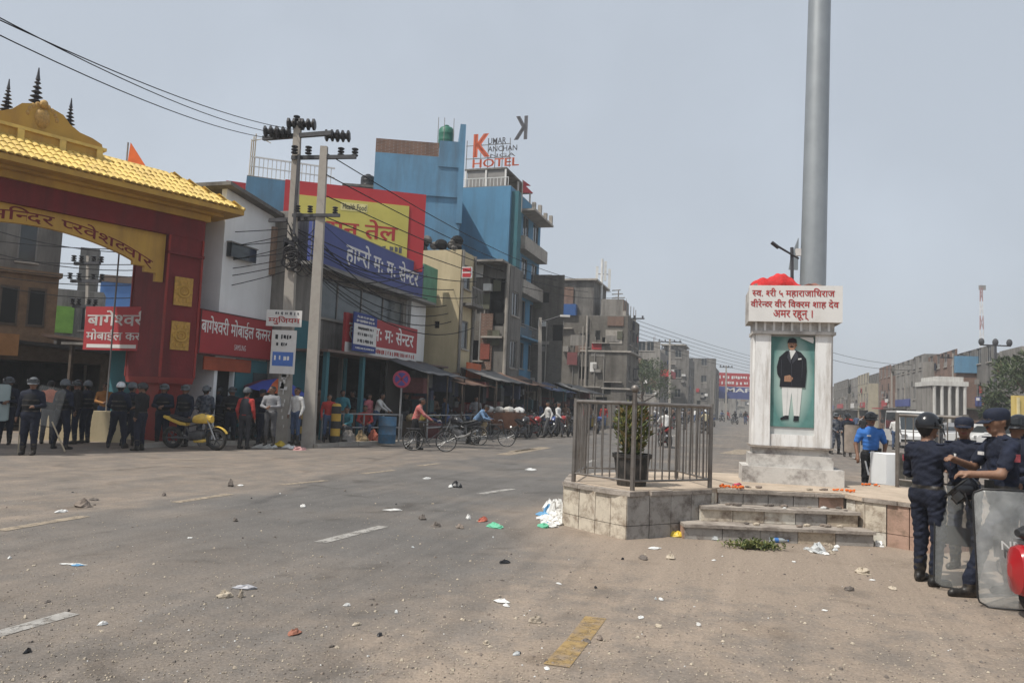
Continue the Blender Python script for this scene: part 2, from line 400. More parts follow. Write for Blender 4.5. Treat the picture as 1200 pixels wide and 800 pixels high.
    for k in ('skin', 'shirt', 'trousers', 'shoe', 'hair', 'belt', 'eye', 'lip'):
        me.materials.append(mats.get(k) or {'belt': mats['shoe'], 'eye': mats['hair'], 'lip': MATS['lip']}[k])
    me.polygons.foreach_set('material_index', lab.tolist()); me.polygons.foreach_set('use_smooth', [True] * len(me.polygons)); me.update()
    return me
mat('lip', (.16, .05, .04), .6)
SKIN = mat('skin_brown', (.18, .095, .06), .55, .12, 30); SKIN2 = mat('skin_tan', (.225, .125, .08), .55, .12, 30)
HAIR = mat('hair_black', (.012, .011, .011), .6, .2, 60, .3, 200)
NAVY = mat('cloth_navy', (.0075, .0105, .023), .85, .35, 7, .9, 16); NAVY2 = mat('cloth_navy_worn', (.010, .014, .029), .88, .4, 6, .9, 16)
BLACKC = mat('cloth_black', (.008, .008, .010), .85, .3, 9, .2, 90)
BOOT = mat('boot_leather', (.012, .011, .010), .45, .3, 20, dirt=(.16, .13, .10), damt=.5, dscale=9)
def cloth(n, c): return mat('cloth_' + n, c, .85, .2, 8, .25, 90)
def checker(name, a, b, s):
    def f(n, L, g, out, bs):
        t = n.nodes.new('ShaderNodeTexCoord'); k = n.nodes.new('ShaderNodeTexChecker'); k.inputs['Scale'].default_value = s
        k.inputs['Color1'].default_value = (*a, 1); k.inputs['Color2'].default_value = (*b, 1); L.new(t.outputs['Object'], k.inputs['Vector']); return k.outputs['Color']
    return mat(name, a, .85, extra=f)
CAMO = None
def camo(name, cols):
    def f(n, L, g, out, bs):
        t = n.nodes.new('ShaderNodeTexCoord'); k = n.nodes.new('ShaderNodeTexVoronoi'); k.inputs['Scale'].default_value = 14
        L.new(t.outputs['Object'], k.inputs['Vector']); rp = n.nodes.new('ShaderNodeValToRGB'); rp.color_ramp.interpolation = 'CONSTANT'
        e = rp.color_ramp.elements; e[0].color = (*cols[0], 1); e[1].position = .35; e[1].color = (*cols[1], 1)
        x = e.new(.6); x.color = (*cols[2], 1); x = e.new(.82); x.color = (*cols[3], 1)
        L.new(k.outputs['Color'], rp.inputs[0]); return rp.outputs[0]
    return mat(name, cols[0], .85, extra=f)
CAMO = camo('cloth_camo', [(.03, .035, .05), (.10, .11, .13), (.05, .06, .08), (.16, .16, .17)])
POLM = dict(skin=SKIN, shirt=NAVY, trousers=NAVY, shoe=BOOT, hair=HAIR, belt=BOOT)
HELM = mat('helmet_black', (.010, .011, .014), .22, .2, 12, spec=.5); HELMS = mat('helmet_silver', (.55, .56, .57), .25, .1, 8, metal=.5)
HELMC = mat('helmet_grey_cover', (.10, .11, .12), .6, .35, 14); RUB = mat('rubber_black', (.015, .015, .015), .6)
def helmet_mesh(m, visor=True):
    b = MB(); b.use(m)
    b.ell((0, .008, 0), (.118, .138, .135), 18, 8, z0=-.25, z1=.999)
    b.use(RUB).torus((0, .008, -.033), .118, .009, 20, 6, 'z')
    b.use(m).add([(math.sin(a) * .125, .005 - math.cos(a) * r, z) for a in [i * .28 - 1.12 for i in range(9)] for r, z in ((.142, -.01), (.185, -.035))],
                 [(2 * i, 2 * i + 1, 2 * i + 3, 2 * i + 2) for i in range(8)])
    if visor: b.use(MATS['visor']).add([(math.sin(a) * .132, .0 - math.cos(a) * .152, z) for a in [i * .25 - 1.25 for i in range(11)] for z in (.015, .085)],
                 [(2 * i, 2 * i + 2, 2 * i + 3, 2 * i + 1) for i in range(10)])
    return b.mesh('helmet', smooth=True)
mat('visor', (.03, .035, .04), .12, spec=.6)
def flap_mesh():
    b = MB(); n = 8; v = []
    for i in range(n + 1):
        a = -1.15 + 2.3 * i / n
        for k in range(4): r = .125 + .055 * k / 3 + .0 * k; v.append((math.sin(a) * r, .01 + math.cos(a) * r * 1.05, -.02 - .135 * k / 3 * (1 - .25 * (a / 1.15) ** 2)))
    fs = [(i * 4 + k, i * 4 + k + 1, (i + 1) * 4 + k + 1, (i + 1) * 4 + k) for i in range(n) for k in range(3)]
    b.add(v, fs); me = b.mesh('neck_flap', HELMC, True); return me
def cap_mesh(m):
    b = MB(); b.use(m)
    b.lathe([(.098, -.022), (.101, .01), (.101, .035), (.095, .06), (.078, .08), (.045, .092), (.001, .095)], 20, (0, .018, 0), sx=1, sy=1.16)
    b.add([(math.sin(a) * .1, -.0 - math.cos(a) * r, z) for a in [i * .22 - .88 for i in range(9)] for r, z in ((.08, -.006), (.185 , -.032))], [(2 * i, 2 * i + 1, 2 * i + 3, 2 * i + 2) for i in range(8)])
    b.add([(math.sin(a) * .1, -.0 - math.cos(a) * r, z - .006) for a in [i * .22 - .88 for i in range(9)] for r, z in ((.08, -.006), (.185 , -.032))], [(2 * i, 2 * i + 2, 2 * i + 3, 2 * i + 1) for i in range(8)])
    return b.mesh('cap', smooth=True)
HB, HS_, HC = helmet_mesh(HELM), helmet_mesh(HELMS), helmet_mesh(HELMC); FLAP = flap_mesh(); CAPB = cap_mesh(mat('cap_navy', (.009, .013, .028), .8, .2, 20, .2, 120))
def person(label, loc, rz, body, group=None, hat=None, pose=None, scale=1.0, flap=False):
    t = thing('person', label, 'person', loc, rz, group); t.scale = (scale,) * 3
    link('body', body, t)
    if hat is not None:
        q = dict(STAND); q.update(pose or {}); hd = Vector(q['hd'])
        o = link('cap' if hat is CAPB else 'helmet', hat, t)
        o.matrix_local = Matrix.Translation(hd) @ Matrix.Rotation(q['hy'], 4, 'Z') @ Matrix.Rotation(q['hp'], 4, 'X') @ Matrix.Translation((0, 0, .045))
        if flap: f = link('neck_flap', FLAP, t); f.matrix_local = o.matrix_local
    return t
def face(loc, px, py=None):               # yaw so that local -y looks along pixel-plane angle: 0 = towards camera
    return 0
# ---- shields, sticks
SHM = mat('shield_plastic', (.48, .49, .47), .15, .1, 5, alpha=.14, spec=.6); SHR = mat('shield_rim', (.02, .02, .02), .5)
SHDIRTY = mat('shield_plastic_scuffed', (.40, .41, .40), .2, .45, 5, alpha=.33, spec=.5)
def shield(label, loc, rz, w_=.55, h_=.95, tilt=0.0, roll=0.0, m=None, group=None, oval=False, z=None):
    t = thing('riot_shield', label, 'shield', loc, rz, group); t.rotation_euler = (tilt, roll, rz)
    nx, nz = 10, 30; b = MB(); v = []
    def px_(i, k):
        x = -1 + 2 * i / nx; zz = -1 + 2 * k / nz
        rr = .22
        lim = 1.0
        dz = max(0, abs(zz) - (1 - rr * w_ / h_)) / (rr * w_ / h_)
        lim = 1 - rr * (1 - math.sqrt(max(0, 1 - dz * dz)))
        x *= lim
        return (x * w_ / 2, -.10 * (1 - x * x), (zz + 1) * h_ / 2)
    for k in range(nz + 1):
        for i in range(nx + 1): v.append(px_(i, k))
    fs = [(k * (nx + 1) + i, k * (nx + 1) + i + 1, (k + 1) * (nx + 1) + i + 1, (k + 1) * (nx + 1) + i) for k in range(nz) for i in range(nx)]
    b.add(v, fs); o = b.build('sheet', m or SHM, t, True)
    sol = o.modifiers.new('thick', 'SOLIDIFY'); sol.thickness = .004
    rim = [px_(i, 0) for i in range(nx + 1)] + [px_(nx, k) for k in range(1, nz + 1)] + [px_(i, nz) for i in range(nx - 1, -1, -1)] + [px_(0, k) for k in range(nz - 1, -1, -1)]
    MB().tube(rim, .008, 5, False).build('rim', SHR, t, True)
    g = MB(); g.box(-.16, .16, .0, .03, h_ * .42, h_ * .60); g.build('arm_pad', BLACKC, t)
    g = MB(); g.tube([(-.12, .0, h_ * .40), (-.12, .06, h_ * .38), (-.12, .06, h_ * .30), (-.12, -.02, h_ * .28)], .010, 5); g.build('handle', RUB, t)
    return t
def stick(label, a, b_, r=.014, m=None):
    o = MB().tube([Vector(a), Vector(b_)], [r, r * .85], 8).build('baton', m or MATS['bamboo'])
    return tag(o, label, 'baton')
mat('bamboo', (.42, .35, .24), .6, .2, 12)
# ================================================================== ground and road
def ground_extra(base_is_road):
    def f(n, L, g, out, b):
        dp = n.nodes.new('ShaderNodeVectorMath'); dp.operation = 'DOT_PRODUCT'; dp.inputs[1].default_value = tuple(SV)
        L.new(g.outputs['Position'], dp.inputs[0])
        du = n.nodes.new('ShaderNodeVectorMath'); du.operation = 'DOT_PRODUCT'; du.inputs[1].default_value = tuple(SU)
        L.new(g.outputs['Position'], du.inputs[0])
        wob = n.nodes.new('ShaderNodeTexNoise'); wob.inputs['Scale'].default_value = .35; wob.inputs['Detail'].default_value = 5; wob.inputs['Roughness'].default_value = .6
        L.new(g.outputs['Position'], wob.inputs['Vector'])
        def mr(src, a, c, d=0., e=1.):
            m_ = n.nodes.new('ShaderNodeMapRange'); m_.interpolation_type = 'SMOOTHSTEP'
            m_.inputs[1].default_value = a; m_.inputs[2].default_value = c; m_.inputs[3].default_value = d; m_.inputs[4].default_value = e
            L.new(src, m_.inputs[0]); return m_.outputs[0]
        def mth(op, a, c):
            m_ = n.nodes.new('ShaderNodeMath'); m_.operation = op; m_.use_clamp = op != 'MULTIPLY_ADD'
            for i, x in enumerate((a, c)):
                if isinstance(x, (int, float)): m_.inputs[i].default_value = x
                else: L.new(x, m_.inputs[i])
            return m_.outputs[0]
        def addn(a, c):
            m_ = n.nodes.new('ShaderNodeMath'); m_.operation = 'ADD'
            for i, x in enumerate((a, c)):
                if isinstance(x, (int, float)): m_.inputs[i].default_value = x
                else: L.new(x, m_.inputs[i])
            return m_.outputs[0]
        wb = n.nodes.new('ShaderNodeMath'); wb.operation = 'MULTIPLY_ADD'; L.new(wob.outputs[0], wb.inputs[0]); wb.inputs[1].default_value = 5.0; wb.inputs[2].default_value = -2.5
        v = addn(dp.outputs['Value'], wb.outputs[0])
        u = addn(du.outputs['Value'], wb.outputs[0])
        # swept asphalt shows between the two lines; dust lies thick beyond, by the island and near the viewer
        dustR = mr(v, -3.4, -.6); dustL = mr(v, -7.6, -8.6); dustN = mr(u, 9.0, 4.0)
        far = mr(du.outputs['Value'], 16.0, 30.0, 1., .30)
        d = mth('ADD', mth('ADD', mth('MULTIPLY', dustR, 1.0), mth('MULTIPLY', dustL, .58)), mth('MULTIPLY', dustN, .45)); d = mth('MULTIPLY', d, far)
        fine = n.nodes.new('ShaderNodeTexNoise'); fine.inputs['Scale'].default_value = 1.5; fine.inputs['Detail'].default_value = 10; fine.inputs['Roughness'].default_value = .75
        L.new(g.outputs['Position'], fine.inputs['Vector'])
        ff = mr(fine.outputs[0], .36, .66, .42, 1.2); d = mth('MULTIPLY', d, ff); ds_ = n.nodes.new('ShaderNodeVectorMath'); ds_.operation = 'DISTANCE'; ds_.inputs[1].default_value = (3.9, 11.2, 0); L.new(g.outputs['Position'], ds_.inputs[0]); wv = addn(ds_.outputs['Value'], wb.outputs[0]); d = mth('ADD', d, mth('MULTIPLY', mr(wv, 4.6, 2.6), .75)); d = mth('ADD', d, mr(wob.outputs[0], .45, .75, .0, .35))
        mx = n.nodes.new('ShaderNodeMix'); mx.data_type = 'RGBA'
        mx.inputs[7].default_value = (.268, .216, .170, 1); L.new(out, mx.inputs[6]); L.new(d, mx.inputs[0])
        hf = n.nodes.new('ShaderNodeTexNoise'); hf.inputs['Scale'].default_value = 38; hf.inputs['Detail'].default_value = 6; hf.inputs['Roughness'].default_value = .8
        L.new(g.outputs['Position'], hf.inputs['Vector'])
        mh = n.nodes.new('ShaderNodeMix'); mh.data_type = 'RGBA'; mh.blend_type = 'MULTIPLY'; mh.inputs[0].default_value = 1.0
        hc = n.nodes.new('ShaderNodeCombineColor'); hv = mr(hf.outputs[0], .28, .72, .76, 1.24)
        for i in range(3): L.new(hv, hc.inputs[i])
        L.new(hc.outputs[0], mh.inputs[7]); L.new(mx.outputs[2], mh.inputs[6]); mx = mh
        # grit: pale and dark specks
        vo = n.nodes.new('ShaderNodeTexVoronoi'); vo.inputs['Scale'].default_value = 34; L.new(g.outputs['Position'], vo.inputs['Vector'])
        sp_ = mr(vo.outputs['Distance'], .16, .08); sx = n.nodes.new('ShaderNodeSeparateColor'); L.new(vo.outputs['Color'], sx.inputs[0])
        pale = mth('MULTIPLY', sp_, mr(sx.outputs[0], .82, .86, 0, .75)); dark = mth('MULTIPLY', sp_, mr(sx.outputs[1], .84, .88, 0, .8))
        m2 = n.nodes.new('ShaderNodeMix'); m2.data_type = 'RGBA'; m2.inputs[7].default_value = (.55, .50, .43, 1); L.new(pale, m2.inputs[0]); L.new(mx.outputs[2], m2.inputs[6])
        m3 = n.nodes.new('ShaderNodeMix'); m3.data_type = 'RGBA'; m3.inputs[7].default_value = (.06, .05, .045, 1); L.new(dark, m3.inputs[0]); L.new(m2.outputs[2], m3.inputs[6])
        cu = n.nodes.new('ShaderNodeCombineXYZ'); su_ = n.nodes.new('ShaderNodeMath'); su_.operation = 'MULTIPLY'; su_.inputs[1].default_value = .10; L.new(du.outputs['Value'], su_.inputs[0])
        sv_ = n.nodes.new('ShaderNodeMath'); sv_.operation = 'MULTIPLY'; sv_.inputs[1].default_value = 1.7; L.new(dp.outputs['Value'], sv_.inputs[0]); L.new(su_.outputs[0], cu.inputs[0]); L.new(sv_.outputs[0], cu.inputs[1])
        tk = n.nodes.new('ShaderNodeTexNoise'); tk.inputs['Scale'].default_value = 1.0; tk.inputs['Detail'].default_value = 6; tk.inputs['Roughness'].default_value = .6; tk.inputs['Distortion'].default_value = 1.6; L.new(cu.outputs[0], tk.inputs['Vector'])
        mt_ = n.nodes.new('ShaderNodeMix'); mt_.data_type = 'RGBA'; mt_.blend_type = 'MULTIPLY'; mt_.inputs[0].default_value = 1.0; tcx = n.nodes.new('ShaderNodeCombineColor'); tv = mr(tk.outputs[0], .3, .7, .90, 1.09)
        for i in range(3): L.new(tv, tcx.inputs[i])
        L.new(tcx.outputs[0], mt_.inputs[7]); L.new(m3.outputs[2], mt_.inputs[6]); m3 = mt_
        # chalky powder trodden into the near lane
        ch_ = n.nodes.new('ShaderNodeTexNoise'); ch_.inputs['Scale'].default_value = 1.1; ch_.inputs['Detail'].default_value = 8; ch_.inputs['Roughness'].default_value = .75; ch_.inputs['Distortion'].default_value = .8; L.new(g.outputs['Position'], ch_.inputs['Vector'])
        mc_ = n.nodes.new('ShaderNodeMix'); mc_.data_type = 'RGBA'; mc_.inputs[7].default_value = (.42, .39, .35, 1); L.new(mr(ch_.outputs[0], .64, .74, 0, .55), mc_.inputs[0]); L.new(m3.outputs[2], mc_.inputs[6]); m3 = mc_
        # oil and tyre stains
        st = n.nodes.new('ShaderNodeTexNoise'); st.inputs['Scale'].default_value = .8; st.inputs['Detail'].default_value = 6; st.inputs['Distortion'].default_value = 1.2
        L.new(g.outputs['Position'], st.inputs['Vector'])
        m4 = n.nodes.new('ShaderNodeMix'); m4.data_type = 'RGBA'; m4.blend_type = 'MULTIPLY'; m4.inputs[7].default_value = (.62, .60, .58, 1)
        L.new(mr(st.outputs[0], .56, .72, 0, .7), m4.inputs[0]); L.new(m3.outputs[2], m4.inputs[6])
        return m4.outputs[2]
    return f
ROAD = mat('asphalt_dusty', (.122, .115, .108), .92, .14, 1.2, .5, 70, spec=.2, extra=ground_extra(True))
DUST = mat('ground_dust', (.24, .19, .145), .95, .15, .8, .4, 30, spec=.15, dirt=(.20, .18, .16), damt=.7)
b = MB(); b.add([(-900, -60, 0), (900, -60, 0), (900, 1500, 0), (-900, 1500, 0)], [(0, 1, 2, 3)]); tag(b.build('ground', DUST), kind='structure')
b = MB(); b.add([S(-22, -60, .004), S(-22, 24, .004), S(420, 13.5, .004), S(420, -12.5, .004), S(36, -12.5, .004), S(20, -15, .004), S(16, -60, .004)], [tuple(range(7))[::-1]])
b.f = [f[::-1] for f in b.f]; tag(b.build('road', ROAD), kind='structure')
WPAINT = mat('paint_white_worn', (.37, .355, .33), .9, .25, 12, dirt=(.15, .135, .12), damt=1.0, dscale=6)
YPAINT = mat('paint_yellow_worn', (.33, .225, .095), .9, .25, 12, dirt=(.23, .18, .135), damt=1.0, dscale=6)
LPAINT = mat('paint_line_faded', (.31, .255, .19), .9, .2, 8, dirt=(.21, .175, .14), damt=1.0, dscale=2.6)
def worn_away(mt, lo, hi):
    n = mt.node_tree; g = n.nodes.new('ShaderNodeNewGeometry'); t = n.nodes.new('ShaderNodeTexNoise'); t.inputs['Scale'].default_value = 11; t.inputs['Detail'].default_value = 9; t.inputs['Roughness'].default_value = .8
    r = n.nodes.new('ShaderNodeMapRange'); r.inputs[1].default_value = lo; r.inputs[2].default_value = hi; r.inputs[3].default_value = .12; r.inputs[4].default_value = .92
    n.links.new(g.outputs['Position'], t.inputs['Vector']); n.links.new(t.outputs[0], r.inputs[0]); n.links.new(r.outputs[0], n.nodes['Principled BSDF'].inputs['Alpha'])
worn_away(WPAINT, .38, .50); worn_away(YPAINT, .36, .52); worn_away(LPAINT, .36, .5)
def dash(name, m, u0, u1, v0, w_, dv=0.0, z=.009):
    b = MB(); n = max(2, int((u1 - u0) / .5)); pts = []
    for i in range(n + 1):
        u = u0 + (u1 - u0) * i / n; vv = v0 + dv * i / n
        a, c = random.uniform(-.012, .012), random.uniform(-.012, .012)
        pts += [S(u, vv - w_ / 2 + a, z), S(u, vv + w_ / 2 + c, z)]
    b.add(pts, [(2 * i, 2 * i + 1, 2 * i + 3, 2 * i + 2) for i in range(n)]); return tag(b.build(name, m), kind='structure')
def uv(px, py): p = G(px, py); return p.dot(SU), p.dot(SV)
for (a, c) in (((-30, 752), (85, 719)), ((375, 636), (450, 617)), ((562, 579), (600, 573))):
    (u0, v0), (u1, v1) = uv(*a), uv(*c); dash('road_marking_white', WPAINT, u0, u1, v0, .15, v1 - v0)
for k in range(5): dash('road_marking_white', WPAINT, 21 + k * 6.5, 23.6 + k * 6.5, -4.6, .15)
for (a, c) in (((0, 622), (100, 605)), ((205, 589), (270, 579)), ((330, 568), (382, 563)), ((425, 555), (462, 551)), ((490, 546), (515, 543))):
    (u0, v0), (u1, v1) = uv(*a), uv(*c); dash('road_marking_edge', LPAINT, u0, u1, v0, .16, v1 - v0)
(u0, v0), (u1, v1) = uv(652, 781), uv(698, 724)
dash('road_marking_yellow', YPAINT, u0, u1, v0, .17, v1 - v0)
for k in range(3): dash('road_marking_white', WPAINT, 25 + k * 7, 28 + k * 7, 4.0, .15)
for (a, c, ww) in (((588, 533), (640, 524), .5), ((600, 529), (625, 526), .3), ((856, 532), (876, 527), .9), ((840, 556), (872, 554), .5)):
    (u0, v0), (u1, v1) = uv(*a), uv(*c); dash('road_marking_worn', LPAINT, min(u0, u1), max(u0, u1), v0, ww, v1 - v0)
# left pavement with kerb stones
CONC = mat('concrete_pale', (.36, .33, .29), .9, .15, 2.5, .3, 30, dirt=(.16, .14, .12), damt=.7)
PAVE = mat('pavement_dusty', (.22, .185, .15), .92, .2, 1.5, .4, 25, dirt=(.16, .14, .12), damt=.6)
kl = [G(165, 525), G(235, 522), G(330, 521), G(372, 525), G(420, 522), G(470, 521), G(530, 517), G(600, 512), G(660, 506)]
kl += [S(60, -12.0), S(130, -12.3)]
b = MB(); pv = [p + SV * -.14 for p in kl]; back = [S(130, -30), S(20, -30), G(120, 505)]
b.prism([(p.x, p.y) for p in (pv + back)], .0, .115); tag(b.build('pavement', PAVE), kind='structure')
kp = tag(bpy.data.objects.new('kerb', None), kind='structure'); COL.objects.link(kp)
for i in range(len(kl) - 1):
    a, c = kl[i], kl[i + 1]; Ld = (c - a).length; n = max(1, int(Ld / .9)); dirv = (c - a) / Ld
    if i >= 8: break
    for k in range(n):
        p, q = a + dirv * (Ld * k / n + .012), a + dirv * (Ld * (k + 1) / n - .012); nn = Vector((-dirv.y, dirv.x, 0)) * .15
        j = random.uniform(-.008, .008); bb = MB(); bb.prism([(p.x, p.y), (q.x, q.y), (q.x + nn.x, q.y + nn.y), (p.x + nn.x, p.y + nn.y)], 0, .13 + j)
        bb.build('kerb_stone', CONC, kp)
# ================================================================== building kit
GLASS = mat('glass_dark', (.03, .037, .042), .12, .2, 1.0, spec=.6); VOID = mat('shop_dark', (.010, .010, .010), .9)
FRAME = mat('window_frame_grey', (.22, .21, .20), .7); FRW = mat('window_frame_white', (.6, .6, .58), .6); WOOD = mat('wood_brown', (.075, .055, .040), .7, .3, 6)
ROOFC = mat('roof_concrete', (.22, .21, .195), .95, .2, 1.0); CGREY = mat('wall_grey_concrete', (.165, .155, .142), .95, .2, 1.2, .3, 14, dirt=(.06, .056, .052), damt=.85, dscale=.8, streak=True)
CGREY2 = mat('wall_grey_render', (.24, .225, .205), .95, .18, 1.0, .3, 14, dirt=(.09, .082, .075), damt=.85, dscale=.7, streak=True)
BRICKG = mat('wall_grey_brick', (.9, .9, .88), .95, .25, .9, dirt=(.35, .33, .3), damt=.7, dscale=.6, streak=True, extra=brickwork((.17, .155, .135), (.125, .113, .10), (.21, .195, .175)))
BRICKR = mat('wall_red_brick', (.9, .88, .86), .95, .25, .9, dirt=(.4, .36, .33), damt=.6, dscale=.6, streak=True, extra=brickwork((.24, .12, .08), (.17, .09, .065), (.26, .23, .2)))
BLUEW = mat('wall_blue_paint', (.105, .235, .36), .85, .12, .8, .15, 10, dirt=(.085, .14, .19), damt=.75, dscale=.5, streak=True)
BLUEW2 = mat('wall_blue_paint_deep', (.085, .225, .36), .85, .08, .6, .1, 10, dirt=(.07, .14, .20), damt=.65, dscale=.4, streak=True)
TEALW = mat('wall_teal_paint', (.04, .14, .165), .85, .12, .8, dirt=(.05, .12, .14), damt=.5, streak=True)
YELLW = mat('wall_yellow_paint', (.50, .42, .27), .9, .12, .8, .15, 10, dirt=(.34, .28, .17), damt=.6, dscale=.6, streak=True)
WHITEW = mat('wall_white_paint', (.78, .79, .79), .85, .07, .7, .1, 10, dirt=(.60, .60, .59), damt=.5, dscale=.5, streak=True)
def wall(b, O, X, N, L, z0, z1, holes=(), dep=.18):
    O, X, N = Vector(O), Vector(X), Vector(N)
    xs = sorted({0.0, L} | {h[0] for h in holes} | {h[1] for h in holes}); zs = sorted({z0, z1} | {h[2] for h in holes} | {h[3] for h in holes})
    P = lambda x, z, d=0.0: tuple(O + X * x - N * d + Vector((0, 0, z)))
    for i in range(len(xs) - 1):
        for k in range(len(zs) - 1):
            cx, cz = (xs[i] + xs[i + 1]) / 2, (zs[k] + zs[k + 1]) / 2
            if any(h[0] < cx < h[1] and h[2] < cz < h[3] for h in holes): continue
            b.add([P(xs[i], zs[k]), P(xs[i + 1], zs[k]), P(xs[i + 1], zs[k + 1]), P(xs[i], zs[k + 1])], [(0, 1, 2, 3)])
    for h in holes:
        x0, x1, a, c = h[:4]; d = dep
        b.add([P(x0, a), P(x1, a), P(x1, c), P(x0, c), P(x0, a, d), P(x1, a, d), P(x1, c, d), P(x0, c, d)], [(0, 4, 5, 1), (1, 5, 6, 2), (2, 6, 7, 3), (3, 7, 4, 0)])
def window(root, O, X, N, h, fr=None, pane=None):
    O, X, N = Vector(O), Vector(X), Vector(N); x0, x1, a, c = h[:4]; kind = h[4] if len(h) > 4 else 'win'
    P = lambda x, z, d: O + X * x - N * d + Vector((0, 0, z))
    def bar(b, xa, xb, za, zb, d0, d1):
        v = [P(xa, za, d0), P(xb, za, d0), P(xb, zb, d0), P(xa, zb, d0), P(xa, za, d1), P(xb, za, d1), P(xb, zb, d1), P(xa, zb, d1)]
        b.add(v, [(0, 1, 2, 3), (5, 4, 7, 6), (4, 0, 3, 7), (1, 5, 6, 2), (3, 2, 6, 7), (4, 5, 1, 0)])
    if kind == 'void':
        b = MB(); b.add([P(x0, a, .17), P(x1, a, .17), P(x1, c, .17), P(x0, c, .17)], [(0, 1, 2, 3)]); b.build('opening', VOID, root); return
    if kind == 'shop':
        b = MB(); e = .179; D_ = 3.0; b.add([P(x0, a, e), P(x1, a, e), P(x1, c, e), P(x0, c, e), P(x0, a, D_), P(x1, a, D_), P(x1, c, D_), P(x0, c, D_)], [(0, 4, 5, 1), (1, 5, 6, 2), (2, 6, 7, 3), (3, 7, 4, 0), (4, 5, 6, 7)]); o = b.build('shop_interior', mat('interior_painted_shade', (.05, .046, .042), .9, .4, 2), root)  # recess lining coloured dark: the shade inside the shop is put into the paint
        n = max(1, int((x1 - x0) / 1.2))
        for k in range(n):
            xa = x0 + (x1 - x0) * (k + .2) / n; q = MB(); bar(q, xa, xa + .7, a + .1, a + random.uniform(1.0, 1.9), 1.3, 1.7); q.build('shelf', random.choice((WOOD, FRAME, CGREY, MATS['cloth_black'])), o)
        return
    if kind == 'shutter':
        b = MB(); n = int((c - a) / .11)
        for k in range(n): bar(b, x0, x1, a + (c - a) * k / n + .012, a + (c - a) * (k + 1) / n, .06, .1)
        b.build('roller_shutter', pane or mat('shutter_metal', (.24, .25, .26), .5, .2, 3, metal=.4), root); return
    t = min(.06, (x1 - x0) * .12); b = MB()
    bar(b, x0, x0 + t, a, c, .05, .12); bar(b, x1 - t, x1, a, c, .05, .12); bar(b, x0 + t, x1 - t, a, a + t, .05, .12); bar(b, x0 + t, x1 - t, c - t, c, .05, .12)
    if x1 - x0 > .9: xm = (x0 + x1) / 2; bar(b, xm - t / 2, xm + t / 2, a + t, c - t, .05, .12)
    if x1 - x0 > 2.0:
        for xm in (x0 * .75 + x1 * .25, x0 * .25 + x1 * .75): bar(b, xm - t / 2, xm + t / 2, a + t, c - t, .05, .12)
    o = b.build('window', fr or FRAME, root)
    q = MB(); q.add([P(x0 + t, a + t, .09), P(x1 - t, a + t, .09), P(x1 - t, c - t, .09), P(x0 + t, c - t, .09)], [(0, 1, 2, 3)]); q.build('pane', pane or GLASS, o)
    q = MB(); bar(q, x0 - .08, x1 + .08, a - .07, a - .005, -.08, .04); q.build('sill', CONC, o)
def house(name, label, loc, rz, w_, d, h, m, front=(), sa=(), sb=(), roof=None, parapet=.7, fr=None, pane=None, base=0.0, sm=None, slabs=(), group=None):
    root = thing(name, label, 'building', loc, rz, group)
    b = MB()
    if m and sm: b.use(m)
    wall(b, (0, 0, 0), (1, 0, 0), (0, -1, 0), w_, base, h, front)
    if sm: b.use(sm)
    wall(b, (0, d, 0), (0, -1, 0), (-1, 0, 0), d, base, h, sa); wall(b, (w_, 0, 0), (0, 1, 0), (1, 0, 0), d, base, h, sb); wall(b, (w_, d, 0), (-1, 0, 0), (0, 1, 0), w_, base, h)
    b.build('wall', None if sm else m, root)
    r = MB(); r.box(.002, w_ - .002, .002, d - .002, h - .25, h - .02) if not parapet else None
    if parapet:
        r.box(.16, w_ - .16, .16, d - .16, h - parapet - .2, h - parapet)
        wq = [(.002, w_ - .002, .002, .15), (.002, w_ - .002, d - .15, d - .002), (.002, .15, .152, d - .152), (w_ - .15, w_ - .002, .152, d - .152)]
        for x0, x1, y0, y1 in wq: r.box(x0, x1, y0, y1, h - parapet, h + .04)
    r.build('roof', roof or ROOFC, root)
    for z in slabs:
        s_ = MB(); s_.box(-.12, w_ + .12, -.35, d * .5, z, z + .14); s_.build('floor_slab', CONC, root)
    for hh in front: window(root, (0, 0, 0), (1, 0, 0), (0, -1, 0), hh, fr, pane)
    for hh in sa: window(root, (0, d, 0), (0, -1, 0), (-1, 0, 0), hh, fr, pane)
    for hh in sb: window(root, (w_, 0, 0), (0, 1, 0), (1, 0, 0), hh, fr, pane)
    return root
